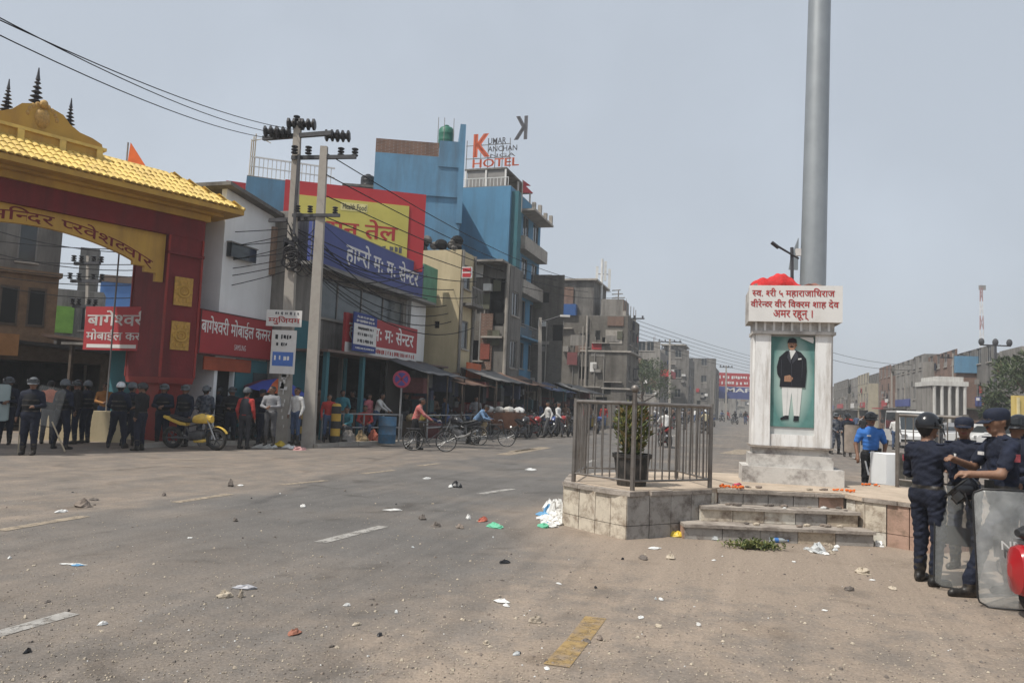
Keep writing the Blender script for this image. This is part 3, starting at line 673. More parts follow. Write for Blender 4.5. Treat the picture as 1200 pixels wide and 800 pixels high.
def clutter(root, L0, L1, z0, z1, n_, side=True, seed=0):
    """pipes, patches, ledges, grilles, cables and rags on a wall; side: the wall facing local -x, else the front"""
    r = random.Random(seed); T = Matrix.Rotation(-math.pi / 2, 4, 'Z') if side else Matrix.Identity(4)
    def put_(nm, a, c, y0, y1, za, zb, m_):
        b = MB(); x0, x1 = (-c, -a) if side else (a, c); b.box(x0, x1, y0, y1, za, zb, T); b.build(nm, m_, root)
    for k in range(n_):
        a = r.uniform(L0, L1); z = r.uniform(z0, z1); q = r.random()
        if q < .2: put_('drain_pipe', a, a + .07, -.09, -.01, z0, r.uniform((z0 + z1) / 2, z1), r.choice((CONC, FRAME, CGREY2)))
        elif q < .4: w_ = r.uniform(.5, 1.6); put_('plaster_patch', a, min(L1, a + w_), -.02 - .002 * k, -.004, z, z + r.uniform(.3, 1.2), r.choice((CGREY2, CGREY, BRICKR, BRICKG, CONC)))
        elif q < .55: put_('ledge', a, min(L1, a + r.uniform(.8, 2)), -.3, -.006, z, z + .08, CONC)
        elif q < .7: put_('wall_box', a, a + r.uniform(.3, .6), -.3, -.007, z, z + r.uniform(.25, .5), r.choice((FRW, FRAME, CGREY2)))
        elif q < .85: put_('hung_rag', a, a + r.uniform(.3, .9), -.12, -.09, z, z + r.uniform(.4, .9), r.choice((MATS['cloth_navy'], WSIGN, RED, TARP_, MATS['plastic_blue_c'])))
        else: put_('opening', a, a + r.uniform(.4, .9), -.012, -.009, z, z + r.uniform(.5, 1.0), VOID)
TARP_ = mat('tarp_olive', (.10, .10, .07), .8); WSIGN = mat('sign_white', (.66, .645, .62), .7, .08, 2, dirt=(.42, .39, .35), damt=.5, dscale=2); RED = mat('sign_red', (.36, .035, .040), .6, .12, 1.2, dirt=(.22, .03, .03), damt=.4); mat('plastic_blue_c', (.04, .09, .2), .6)
def grid(w_, z0, dz, nf, nc, ww, wh, kind='win', sill=.9, skip=()):
    r = []
    for f in range(nf):
        for c in range(nc):
            if (f, c) in skip: continue
            xc = w_ * (c + .5) / nc; r.append((xc - ww / 2, xc + ww / 2, z0 + f * dz + sill, z0 + f * dz + sill + wh, kind))
    return r
def balcony(root, x0, x1, y0, z, dep, rail=.95, m=None, solid=False):
    o = MB().box(x0, x1, y0 - dep, y0 - .002, z, z + .13).build('balcony', m or CONC, root)
    if solid:
        q = MB(); q.box(x0, x1, y0 - dep, y0 - dep + .1, z + .132, z + rail); q.box(x0, x0 + .1, y0 - dep + .102, y0 - .01, z + .132, z + rail); q.build('parapet', m or CONC, o)
    else:
        q = MB(); q.box(x0, x1, y0 - dep + .02, y0 - dep + .06, z + rail - .05, z + rail)
        n = max(3, int((x1 - x0) / .22))
        for k in range(n + 1): xx = x0 + .02 + (x1 - x0 - .06) * k / n; q.box(xx, xx + .025, y0 - dep + .025, y0 - dep + .055, z + .132, z + rail - .05)
        q.build('railing', FRAME, o)
def tank(root_or_none, p, r, h, m, label=None):
    b = MB(); b.lathe([(r * .96, 0), (r, .06), (r, h * .3), (r * 1.02, h * .32), (r, h * .34), (r, h * .62), (r * 1.02, h * .64), (r, h * .66), (r, h * .84), (r * .8, h * .95), (r * .35, h), (r * .35, h * 1.06), (r * .3, h * 1.08)], 18)
    o = b.build('water_tank', m, root_or_none, True, p)
    if label: tag(o, label, 'water tank')
    return o
TBLACK = mat('tank_black', (.015, .015, .016), .4); TGREEN = mat('tank_green', (.02, .13, .085), .45, .12, 3)
def rebar(root, x, y, z, n=4, h=1.2):
    b = MB()
    for k in range(n): xx, yy = x + (k % 2) * .2, y + (k // 2) * .2; b.tube([(xx, yy, z), (xx + random.uniform(-.05, .05), yy, z + h * random.uniform(.7, 1))], .014, 4)
    b.build('rebar', mat('rust', (.14, .07, .04), .9), root)
def column_stub(root, x, y, z, h=.8): MB().box(x, x + .25, y, y + .25, z, z + h).build('column_stub', CONC, root); rebar(root, x + .03, y + .03, z + h)
# ================================================================== left row of houses
REDB = mat('billboard_red', (.42, .028, .035), .55, .08, .8)
SIGNB = mat('sign_blue', (.055, .075, .24), .55, .1, 1.0); YB = mat('billboard_yellow', (.50, .44, .10), .6, .1, .8); LW = mat('letter_white', (.72, .70, .68), .7, .1, 3)
LR = mat('letter_red', (.36, .03, .03), .7, .1, 3); LB_ = mat('letter_blue', (.03, .05, .20), .7); LK = mat('letter_black', (.015, .015, .02), .7); LG = mat('letter_grey', (.10, .10, .11), .7)
WSIGN = mat('sign_white', (.62, .60, .57), .7, .08, 2, dirt=(.42, .39, .35), damt=.5, dscale=2)
def board(parent, x0, x1, z0, z1, y, m, th=.06, name='sign_board', edge=None):
    o = MB().box(x0, x1, y - th, y, z0, z1).build(name, m, parent)
    if edge:
        e = .035; q = MB(); q.box(x0, x1, y - th - .012, y - th - .001, z1 - e, z1); q.box(x0, x1, y - th - .012, y - th - .001, z0, z0 + e)
        q.box(x0, x0 + e, y - th - .012, y - th - .001, z0 + e, z1 - e); q.box(x1 - e, x1, y - th - .012, y - th - .001, z0 + e, z1 - e); q.build('edge_strip', edge, o)
    return o
# ---- white shop with the red phone-shop boards behind the gate
VM = -16.2; um0, um1 = uat(241, VM) + .35, uat(331, VM); wm = um1 - um0
hM = 7.6
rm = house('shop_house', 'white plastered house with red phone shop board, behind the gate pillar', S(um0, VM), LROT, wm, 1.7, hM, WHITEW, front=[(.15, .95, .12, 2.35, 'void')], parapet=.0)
MB().box(1.0, wm - .9, -.05, -.003, .12, 2.72).build('teal_front', TEALW, rm); MB().box(1.9, 2.7, -.09, -.052, .2, 2.3).build('shutter', mat('shutter_dark', (.05, .06, .065), .6, .3, 3), rm)
MB().slab([(-.3, hM + .55), (wm + .3, hM + .05), (wm + .3, hM + .17), (-.3, hM + .67)], -.35, 1.9).build('sloping_roof', CGREY, rm)
MB().slab([(-.0, hM - .01), (wm, hM - .01), (wm, hM + .09), (0, hM + .59)], .01, .2).build('gable_wall', WHITEW, rm)
uq = uat(312, VM) - um0
bd = board(rm, -1.0, uq, 2.75, 4.12, -.04, RED, .12, edge=mat('edge_dark', (.08, .03, .03), .7))
lettering(bd, 'बागेश~वरी मोबाईल कर~नर', -.95, uq - .2, 3.35, 3.95, -.165, LW, .02)
lettering(bd, 'SAMSUNG', .35 + (uq - .6) * .15, .35 + (uq - .6) * .42, 2.98, 3.16, -.165, LW, .0)
board(rm, -.6, uq * .62, 2.28, 2.70, -.03, mat('board_orange_red', (.33, .07, .03), .7, .2, 2), .05)
MB().box(uq + .03, wm, -.02, -.002, 0.2, 3.9).build('blue_shop_wall', TEALW, rm)
ac = MB(); ac.box(.15, 1.45, -.2, -.02, 5.95, 6.4); oac = ac.build('dark_window_box', GLASS, rm); MB().box(.1, 1.5, -.23, -.03, 6.402, 6.44).build('awning', FRAME, oac)
MB().box(wm - 1.3, wm - .05, -.12, -.004, 5.75, 7.45).build('brown_panel', mat('panel_brown', (.28, .19, .14), .8, .2, 2), rm)
# small board on the side of the same shop, seen under the gate
pL = S(uat(176, VM - 1.2), VM - 1.2)
ls = thing('shop_stall', 'low stall under white and red two-line phone shop board seen through the gate', 'stall', pL, LROT)
MB().box(0, 1.8, 0, 3.4, 0, .1).build('floor', PAVE, ls)
for (x, y) in ((.05, .05), (.05, 3.2), (1.7, .05), (1.7, 3.2)): MB().box(x, x + .1, y, y + .1, .1, 2.9).build('post', WOOD, ls)
MB().box(-.1, 1.9, -.1, 3.5, 2.902, 2.98).build('roof', CGREY, ls)
MB().box(1.55, 1.64, .2, 3.15, .1, 2.9).build('back_wall', TEALW, ls)
# board faces -x: built in a turned frame
bs = MB().box(-.16, -.1, -.1, 2.55, 2.75, 4.1).build('sign_board', RED, ls)
def side_text(par, s_, y0, y1, z0, z1, x, m_, bold=.02):
    o = lettering(par, s_, y0, y1, z0, z1, 0, m_, bold); me = o.data
    for v in me.vertices: v.co = (x, -v.co.x, v.co.z)
    me.update(); return o
side_text(bs, 'बागेश~वरी', -2.45, -.1, 3.5, 3.98, -.168, LW, .02); side_text(bs, 'मोबाईल कर~नर', -2.45, .05, 3.02, 3.4, -.168, LW, .02)
MB().box(-.168, -.161, .5, 2.4, 2.82, 2.93).build('white_strip', WSIGN, bs)
# ---- momo restaurant
VO = -15.4; uo0, uo1 = uat(333, VO), uat(491, VO); wo = uo1 - uo0
X = lambda px: uat(px, VO) - uo0
ZZ = lambda px, py: onv(px, py, VO)[1]
zb0, zb1 = 6.05, 7.55     # blue board
hO = 7.7
ro = house('restaurant_house', 'grey restaurant house with blue and red dumpling shop boards and glazed upper floor', S(uo0, VO), LROT, wo, 2.6, hO, CGREY2,
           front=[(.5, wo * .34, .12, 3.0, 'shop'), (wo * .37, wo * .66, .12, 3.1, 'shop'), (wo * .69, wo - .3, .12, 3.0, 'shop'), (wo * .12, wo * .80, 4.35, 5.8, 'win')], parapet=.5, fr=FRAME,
           pane=mat('glass_greyish', (.10, .12, .13), .18, .3, .8, spec=.5))
ro.scale = (1, 1, 1.04); MB().box(-.02, wo * .1, -.08, -.003, .2, 4.1).build('teal_pier', TEALW, ro); MB().box(wo * .345, wo * .365, -.06, -.003, .15, 3.0).build('teal_pier', TEALW, ro)
MB().box(wo * .83, wo - .02, -.14, -.003, 3.3, 6.0).build('white_panel', WHITEW, ro)
bb_ = board(ro, .1, X(474), zb0, zb1, -.5, SIGNB, .14, edge=FRAME); MB().box(X(475), wo + .1, -.62, -.3, zb0 - .1, zb1 + .1).build('green_panel', mat('panel_green', (.10, .26, .17), .7, .2, 2), ro)
lettering(bb_, 'हाम~रो मः मः सेन~टर', X(378), X(468), zb0 + .3, zb1 - .22, -.646, LW, .022)
MB().box(.1, wo, -.66, -.02, zb0 - .12, zb0 - .01).build('canopy', FRAME, ro)
bx0 = X(372)
br_ = board(ro, bx0, X(461), 3.15, 4.55, -.9, RED, .12, edge=None)
lettering(br_, 'हाम~रो मः मः सेन~टर', X(376), X(456.5), 3.62, 4.42, -1.025, LW, .022)
q = MB().box(bx0, X(461), -1.03, -1.021, 3.15, 3.50).build('white_strip', WSIGN, br_); marks(br_, X(380), X(458), 3.22, 3.42, -1.036, LR)
mm = board(ro, X(375), X(404), 3.2, 4.6, -1.2, LB_, .05, name='hanging_board')
MB().box(X(375) + .01, X(404) - .01, -1.262, -1.251, 3.45, 4.2).build('white_panel', WSIGN, mm)
marks(mm, X(379), X(400), 4.40, 4.5, -1.264, LW); marks(mm, X(378), X(401), 4.25, 4.36, -1.264, LW); marks(mm, X(380), X(400), 3.98, 4.1, -1.272, LK); marks(mm, X(380), X(400), 3.76, 3.9, -1.272, LK); marks(mm, X(380), X(400), 3.52, 3.66, -1.272, LK); marks(mm, X(378), X(401), 3.28, 3.36, -1.264, LW)
MB().box(.2, wo - .1, -1.5, -.01, 3.02, 3.10).build('shop_awning', mat('awning_sheet', (.14, .10, .085), .8, .3, 2), ro)
for k in range(5): xx = .4 + k * (wo - .9) / 4; MB().box(xx, xx + .18, -1.35, -1.2, .11, 3.02).build('column', TEALW if k < 2 else CGREY, ro)
# ---- billboard standing on its roof
pl_, pr_ = at(331, 262, 33.0), at(497, 262, 34.6); dvec = pr_ - pl_; WB = dvec.length; rzb = math.atan2(dvec.y, dvec.x)
bbz0, bbz1 = hO - .45, at(331, 210, 33.0).z
rb = thing('billboard', 'big billboard with yellow oil advertisement in a thick red border on the roof', 'billboard', (pl_.x, pl_.y, bbz0), rzb)
hB = bbz1 - bbz0
MB().box(.0, WB, 0, .25, .15, hB).build('red_border', REDB, rb)
yp = MB().box(.55, WB - .75, -.04, -.002, .3, hB - .62).build('poster', YB, rb)
MB().box(.55, WB - .75, -.032, -.003, .2, .298).build('lower_edge', REDB, rb)
xo, wI = .55, WB - 1.3
MB().box(xo + wI * .38, xo + wI * .62, -.05, -.042, hB * .70, hB * .80).build('label_panel', mat('label_cream', (.62, .56, .25), .7), yp)
lettering(yp, 'Health Food', xo + wI * .40, xo + wI * .61, hB * .715, hB * .785, -.056, LK, .01)
lettering(yp, 'सन तेल', xo + wI * .26, xo + wI * .90, hB * .38, hB * .62, -.046, LR, .025)
marks(yp, xo + wI * .55, xo + wI * .95, hB * .24, hB * .32, -.046, LG)
for k in range(5): MB().box(.3 + k * (WB - .8) / 4, .42 + k * (WB - .8) / 4, .26, .38, -bbz0, hB - .2).build('steel_post', FRAME, rb)
# ---- blue block with white balustrade behind the white shop
p1, p2 = at(287, 240, 36), at(345, 240, 36.8)
h2 = at(287, 206, 36).z
hb2 = house('apartment_house', 'light blue block with white roof balustrade behind the white shop', (p1.x, p1.y, 0), math.atan2(p2.y - p1.y, p2.x - p1.x), 7, 7, h2, BLUEW, parapet=.3, front=[(2.9, 3.5, h2 - 1.5, h2 - .6, 'win')])
o = MB()
for k in range(20): o.box(.1 + k * .2, .14 + k * .2, .05, .09, h2 + .05, h2 + .95)
o.box(.1, 4.1, .04, .10, h2 + .952, h2 + 1.02); o.box(.1, 4.1, .045, .095, h2 + .5, h2 + .54); o.build('balustrade', FRW, hb2)
for k in range(3): MB().tube([(.1 + k * .09, .3, h2), (.12 + k * .09, .3, h2 + 1.9 + .15 * k)], .03, 5).build('bamboo_pole', MATS['bamboo'], hb2)
MB().tube([(.1, .3, h2 + 1.8), (.6, .3, h2 + 2.0), (1.0, .3, h2 + 1.85)], .02, 4).build('bamboo_rail', MATS['bamboo'], hb2)
MB().box(-.9, -.02, .2, 1.2, h2 - 1.2, h2 - .3).build('red_box', REDB, hb2)
# ---- tall blue building with green tank
p1, p2 = at(437, 230, 45), at(540, 230, 45.6); h3 = at(437, 178, 45).z; rz3 = math.atan2(p2.y - p1.y, p2.x - p1.x); W3 = (p2 - p1).length
hb3 = house('apartment_house', 'tall blue building with brown brick parapet and green tank', (p1.x, p1.y, 0), rz3, W3, 8, h3, BLUEW, parapet=.0, front=[(.5, 1.3, h3 - 4.9, h3 - 3.9, 'win')])
MB().box(.0, W3 * .72, .0, .2, h3 + .002, h3 + .85).build('brick_parapet', BRICKR, hb3); MB().box(.005, .2, .21, 7.9, h3 + .002, h3 + .85).build('brick_parapet', BRICKR, hb3)
MB().box(W3 * .725, W3 - .01, -.06, 4, h3 - .6, h3 + 1.0).build('stair_head', BLUEW, hb3)
MB().box(W3 * .955, W3 + .1, -.12, 3, h3 - 4, h3 + 2.1).build('stair_tower', BLUEW, hb3)
MB().box(.0, W3 * .94, -.1, -.002, h3 - 2.45, h3 - 2.32).build('ledge', BLUEW, hb3)
tank(hb3, (W3 * .80, 1.2, h3 + 1.0), .48, 1.3, TGREEN)
for px_ in (.70, .77, .88): MB().tube([(W3 * px_, .4, h3), (W3 * px_, .4, h3 + 2.6)], .02, 4).build('antenna', FRAME, hb3)
MB().box(-1.2, -.02, 1, 4, h3 - 3.0, h3 - 2.0).build('grey_annexe', CGREY2, hb3); MB().box(-1.9, .2, .6, 4.3, h3 - 1.999, h3 - 1.86).build('sheet_roof', CGREY, hb3)
tank(hb3, (-.5, 2, h3 - 1.86), .45, .95, TBLACK)
# ---- yellow building jutting forward
uy = uo1 + .6; a_ = (536 - 600) / F; t_ = uy / (SU.x * a_ + SU.y); vy = t_ * (SV.x * a_ + SV.y)
hY = onv(500, 262, -14)[1] - .4
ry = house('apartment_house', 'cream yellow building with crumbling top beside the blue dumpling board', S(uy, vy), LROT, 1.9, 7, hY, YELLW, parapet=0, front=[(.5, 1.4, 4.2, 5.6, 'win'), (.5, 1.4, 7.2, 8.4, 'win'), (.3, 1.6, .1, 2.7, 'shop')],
           sa=[(5.7, 6.0, hY - 3.9, hY - 3.55, 'void')])
for k in range(16):
    s_ = random.uniform(.18, .42); b = MB(); b.ell((0, 0, 0), (s_, s_ * .8, s_ * .7), 6, 4); b.build('rubble', VOID if k % 3 else CGREY, ry, False, (random.uniform(.1, .6), random.uniform(.3, 2.4), hY + random.uniform(.1, .6)))
MB().box(.1, .4, 2.2, 6.9, hY, hY + .55).build('broken_parapet', BRICKG, ry)
balcony(ry, .2, 1.8, 0, 6.3, .6, m=CGREY)
MB().box(-.12, -.03, -.62, -.1, 7.6, 8.15).build('red_board', WSIGN, ry); MB().box(-.132, -.121, -.58, -.14, 7.65, 7.84).build('red_stripe', REDB, ry); MB().box(-.132, -.121, -.58, -.14, 7.92, 8.1).build('red_stripe', REDB, ry)
for k in range(2): MB().tube([(.1 + k * 1.7, -.08, .1), (.1 + k * 1.7, -.08, hY)], .07, 6).build('drain_pipe', CGREY2, ry)
# ---- grey concrete house below the hotel
def stepped(name, label, pxl, pxr, Y, pytop, m, dlen=6, **k):
    """house whose near side wall (towards the viewer) spans pxl..pxr at depth Y"""
    pr = at(pxr, hor(pxr), Y); h = at((pxl + pxr) / 2, pytop, Y).z
    u0, v0 = pr.dot(SU), pr.dot(SV); wdt = (pxr - pxl) / F * Y / math.cos(SA) + .6
    return house(name, label, S(u0, v0), LROT, dlen, wdt, h, m, **k), h, wdt
r5, h5, w5 = stepped('concrete_house', 'smoke-stained grey concrete house below the blue hotel', 538, 592, 43, 309, CGREY, 2.4,
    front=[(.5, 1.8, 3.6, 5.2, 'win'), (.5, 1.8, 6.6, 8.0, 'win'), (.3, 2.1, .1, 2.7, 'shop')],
    sa=[(2.1, 3.0, 5.9, 8.6, 'void'), (.9, 1.6, 3.7, 5.4, 'void')], parapet=.4)
MB().box(-.12, -.003, .9, 1.6, 3.4, 6.6).build('brick_patch', BRICKR, r5); MB().box(-.35, -.01, .25, 1.5, 5.2, 5.3).build('ledge', CONC, r5)
MB().box(-.18, -.125, 1.0, 1.55, 4.0, 4.9).build('red_shutter', mat('shutter_red', (.22, .06, .04), .8, .2, 3), r5)
MB().tube([(-.25, w5 * .72, .1), (-.25, w5 * .72, h5)], .12, 8).build('concrete_pipe', CONC, r5); MB().tube([(-.2, .08, .1), (-.2, .08, h5)], .1, 8).build('concrete_pipe', CONC, r5)
MB().box(-1.2, .2, .1, w5 - .1, h5 - .0, h5 + .12).build('sheet_roof', CGREY2, r5); clutter(r5, .1, w5 - .2, 2.8, h5 - .6, 16, True, 1)
# ---- hotel
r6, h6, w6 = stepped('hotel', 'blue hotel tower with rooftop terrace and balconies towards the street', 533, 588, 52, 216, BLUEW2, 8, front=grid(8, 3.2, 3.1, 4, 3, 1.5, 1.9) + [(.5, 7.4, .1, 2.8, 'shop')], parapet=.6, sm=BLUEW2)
W = TEALW
for z in (6.2, 9.3, 12.4): balcony(r6, 1.5, 7.6, 0, z, .75, m=BLUEW if z < 9 else CONC, solid=z > 9)
MB().box(.3, 1.2, -.5, -.004, 3, h6 - .3).build('teal_pier', TEALW, r6); MB().box(2.2, 7.6, -1.15, -.005, h6 - 1.2, h6 - 1.05).build('canopy', CONC, r6)
for k in range(4): MB().box(2.4 + k * 1.6, 2.7 + k * 1.6, -1.1, -.85, h6 - 1.05, h6 - .55 + .2 * (k % 2)).build('planter', CONC, r6)
MB().box(.4, 7, .5, w6 - .3, h6 + 1.35, h6 + 1.47).build('terrace_roof', CGREY, r6)
MB().box(.5, .62, .7, w6 - .5, h6 + .1, h6 + 1.33).build('terrace_back', FRAME, r6)
for (x, y) in ((.42, .52), (.42, w6 * .5), (.42, w6 - .45), (6.7, .55), (3.5, .55)): MB().box(x, x + .12, y, y + .12, h6, h6 + 1.35).build('terrace_post', WSIGN, r6)
o = MB()
for k in range(14): y = .2 + k * (w6 - .5) / 13; o.box(.02, .06, y, y + .04, h6 + .05, h6 + .6)
o.box(.01, .07, .2, w6 - .26, h6 + .601, h6 + .65); o.build('terrace_railing', FRW, r6)
# rooftop letters
rs = thing('hotel_sign', 'red and grey rooftop hotel letters on a steel frame', 'sign', r6.location, LROT)
zt = h6 + 1.47
fm = MB()
for k in range(7): y = .35 + k * (w6 - .7) / 6; fm.tube([(.5, y, zt), (.5, y, zt + 2.1)], .03, 4)
fm.tube([(.5, .3, zt + .75), (.5, w6 - .3, zt + .75)], .03, 4); fm.tube([(.5, .3, zt + 1.7), (.5, w6 - .3, zt + 1.7)], .03, 4); fm.build('steel_frame', FRAME, rs)
LRS = mat('letter_signal_red', (.50, .10, .04), .6)
side_text(rs, 'HOTEL', -w6 * .78, .35, zt + .05, zt + .66, .40, LRS, .03)
side_text(rs, 'K', -w6 * .78, -w6 * .48, zt + .8, zt + 2.5, .40, LRS, .05)
side_text(rs, 'UMAR', -w6 * .50, -w6 * .16, zt + 1.7, zt + 2.15, .42, LG, .02); side_text(rs, 'ANCHAN', -w6 * .50, .2, zt + 1.15, zt + 1.55, .42, LG, .02); side_text(rs, 'NGA', -w6 * .45, .1, zt + .75, zt + 1.0, .42, LG, .01)
o = side_text(rs, 'K', .0, .9, zt + 1.9, zt + 3.6, .44, LG, .05)
for v in o.data.vertices: v.co.y = -.45 - (v.co.y + .45)
# flag on the hotel
def flag(name, label, p, h, pts, m):
    t = thing(name, label, 'flag', p); MB().tube([(0, 0, 0), (0, 0, h)], .025, 5).build('pole', FRAME, t); o = MB(); o.slab([(x, h + z) for x, z in pts], -.01, .01); o.build('cloth', m, t); return t
flag('flag', 'small dark red flag on the hotel front', S(uat(607, -10), -10.2, onv(607, 245, -10.2)[1]), 1.5, [(0, -.6), (.5, -.6), (.15, -.28), (.38, -.26), (0, 0)], mat('flag_crimson', (.20, .03, .04), .8))
# ---- brick houses further on
r7, h7, w7 = stepped('brick_house', 'unplastered grey brick house beyond the hotel', 588, 641, 58, 321, BRICKG, 3, front=grid(3, 3, 3, 2, 1, 1.2, 1.3) + [(.5, 2.5, .1, 2.7, 'shop')], sa=[(4.4, 5.2, 6.4, 7.6, 'void')], parapet=.3)
clutter(r7, .1, w7 - .2, 2.6, h7 - .6, 22, True, 2); MB().box(-.05, -.002, .0, w7, 6.1, 6.35).build('concrete_band', CONC, r7); MB().box(-.05, -.002, 0, w7, 3.0, 3.25).build('concrete_band', CONC, r7); MB().tube([(-.2, w7 - .5, .1), (-.2, w7 - .5, h7)], .09, 6).build('drain_pipe', CONC, r7)
r8, h8, w8 = stepped('brick_house', 'long grey brick house with projecting bands and blue tank on roof', 634, 733, 66, 368, BRICKG, 7, front=grid(7, 3, 3.2, 2, 2, 1.3, 1.4) + [(.5, 6, .1, 2.7, 'shop')], sa=[(1.6, 2.5, 6.8, 8.0, 'void'), (4.0, 4.9, 6.7, 7.9, 'win'), (4.1, 4.9, 3.9, 5.0, 'void'), (1.2, 2.2, 3.7, 4.9, 'win'), (6.0, 6.7, 6.9, 7.6, 'void'), (5.6, 6.6, .4, 2.4, 'void'), (2.6, 3.4, .3, 2.5, 'void')], parapet=.4, slabs=(3.1, 6.3))
MB().box(.5, 6.5, 3.2, w8 - .1, h8 - .3, h8 + 3.2).build('upper_storey', CGREY, r8); MB().box(.2, 6.9, 2.9, w8, h8 + 3.202, h8 + 3.35).build('roof_slab', CONC, r8)
MB().box(.35, .495, 5.0, w8 - .4, h8 + .8, h8 + 2.6).build('brown_shutter', BRICKR, r8); MB().box(.9, 4, .6, 2.6, h8 - .3, h8 + 1.6).build('roof_room', CGREY2, r8)
MB().box(-.3, .4, 4.6, 6.3, h8 - .0, h8 + 1.0).build('blue_tank', mat('plastic_blue', (.03, .09, .25), .5), r8)
MB().box(-.35, -.2, 4.3, 5.2, 5.1, 6.2).build('red_board', mat('sign_faded_red', (.16, .05, .05), .8), r8); MB().box(-.5, -.01, 3.4, 6.8, 3.0, 3.12).build('ledge', CONC, r8); MB().tube([(-.15, 3.55, .1), (-.15, 3.55, h8)], .09, 6).build('drain_pipe', CONC, r8)
for (x, y) in ((.5, .3), (4, .4), (6.5, .3)): column_stub(r8, x, y, h8, .5)
clutter(r8, .1, w8 - .3, 2.4, h8 - .6, 34, True, 3); clutter(r8, 1, 6, 2.4, h8 - .6, 8, False, 4)
mst = thing('antenna_mast', 'steel lattice antenna mast with panels on the grey brick house', 'mast', S(r8.location.dot(SU) + 3, r8.location.dot(SV) - 3.0, h8 - .4))
MB().tube([(0, 0, 0), (0, 0, 6.0)], .12, 6).build('pole', FRW, mst)
for k, (x, z) in enumerate(((-.45, 4.4), (.3, 4.9), (.7, 4.2))): MB().cbox(x, 0, z, .22, .18, 1.8).build('antenna_panel', FRW, mst)
MB().tube([(-.5, 0, 4.6), (.8, 0, 4.6)], .04, 4).build('crossarm', FRAME, mst); MB().tube([(1.6, .2, 0), (1.6, .2, 3.2)], .06, 5).build('stub_pole', FRAME, mst)
for k in range(4): MB().tube([(1.0, .2, 2.1 + k * .35), (2.4 - .2 * k, .2, 2.2 + k * .35)], .05, 4).build('crossarm', FRAME, mst)
# far houses left of the vanishing point
def far(label, pxl, pxr, Y, py, m, dlen=10, nf=3, nc=3, tone=None, **k):
    r_, h_, w_ = stepped('town_house', label, pxl, pxr, Y, py, m, dlen, front=grid(dlen, 3, 3, max(1, nf - 1), max(2, int(dlen / 3.3)), 1.3, 1.4), sa=grid(max(2, (pxr - pxl) / F * Y), 2.5, 3, nf, max(1, nc), 1.0, 1.3), parapet=.5, **k); clutter(r_, .2, w_ - .4, 2, h_ - .5, 12, True, int(pxl)); clutter(r_, .5, dlen - 1, 2, h_ - .5, 8, False, int(pxl) + 1); return r_, h_, w_
ra, ha, wa = far('pale grey town house with red balcony strip past the antenna house', 742, 772, 105, 411, CGREY2, 12, 3, 3, group=None); balcony(ra, .5, 10, 0, 6, 1.2, m=REDB, solid=True); column_stub(ra, 2, 1, ha, 1.2)
rc_, hc_, wc_ = far('grey town house with stepped top in the middle distance', 770, 806, 118, 418, CGREY, 12, 3, 3); MB().box(1, 8, 1, 4, hc_ - .1, hc_ + 1.9).build('roof_room', CGREY2, rc_); MB().box(.6, 8.4, .6, 4.4, hc_ + 1.902, hc_ + 2.1).build('roof_slab', CONC, rc_)
far('narrow dark grey town house beside the banner', 806, 838, 135, 430, CGREY, 14, 3, 2)
far('small far grey house left of the red banner', 835, 862, 190, 452, CGREY2, 16, 2, 2)
far('farthest grey house right of the red banner', 862, 884, 240, 455, CGREY2, 16, 2, 2)
bn = thing('banner_gate', 'red and blue banner gate spanning the far end of the street', 'banner', at(832, 480, 150)); bn.location.z = 0
zb = at(858, 437, 150).z; wbn = (890 - 832) / F * 150
for x in (0, wbn): MB().box(x - .15, x + .15, -.15, .15, 0, zb).build('post', CGREY2, bn)
MB().box(0.2, wbn - .2, -.1, .1, zb - 2.6, zb).build('red_banner', REDB, bn); MB().box(.2, wbn - .2, -.12, .12, zb - 5.0, zb - 2.7).build('blue_banner', SIGNB, bn)
marks(bn, .6, wbn - .6, zb - 1.2, zb - .5, -.12, LW); marks(bn, .6, wbn - .6, zb - 2.3, zb - 1.6, -.12, LW); lettering(bn, 'MAFE', wbn * .3, wbn - .6, zb - 3.7, zb - 2.9, -.14, LW, .03)
# ================================================================== houses seen through the gate
OCH = mat('wall_carved_brown', (.17, .105, .06), .85, .3, 3, .3, 20)
p = at(-66, 450, 30); rl = R(38)
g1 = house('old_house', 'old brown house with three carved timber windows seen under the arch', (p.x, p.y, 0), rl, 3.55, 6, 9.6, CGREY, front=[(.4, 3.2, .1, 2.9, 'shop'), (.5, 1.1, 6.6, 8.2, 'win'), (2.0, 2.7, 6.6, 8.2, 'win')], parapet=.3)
cb = MB().box(.3, 3.5, -.55, -.004, 3.3, 6.0).build('carved_bay', OCH, g1)
for k in range(3):
    w_ = MB().box(.55 + k * .95, 1.2 + k * .95, -.6, -.552, 3.9, 5.5).build('window_frame', WOOD, cb); 
    MB().box(.62 + k * .95, 1.13 + k * .95, -.612, -.601, 4.0, 5.4).build('lattice_pane', VOID, cb)
MB().box(.1, 3.6, -.75, -.003, 6.02, 6.2).build('cornice', OCH, g1); MB().box(.2, 3.58, -.7, -.003, 3.1, 3.28).build('cornice', OCH, g1)
p = at(46, 450, 40); g2 = house('town_house', 'grey house with bright green wall panel in the side street', (p.x, p.y, 0), R(25), 2.6, 2.2, at(60, 338, 40).z, CGREY2, front=[(1.6, 2.3, 4.5, 5.8, 'win'), (.3, 2.3, .1, 2.7, 'shop')], parapet=.3)
MB().box(.3, 1.3, -.06, -.003, 4.3, 5.7).build('green_panel', mat('panel_lime', (.18, .36, .06), .7, .2, 2), g2)
MB().box(1.3, 2.2, .5, 1.6, at(60, 338, 40).z, at(80, 285, 40).z).build('water_tower', CGREY, g2)
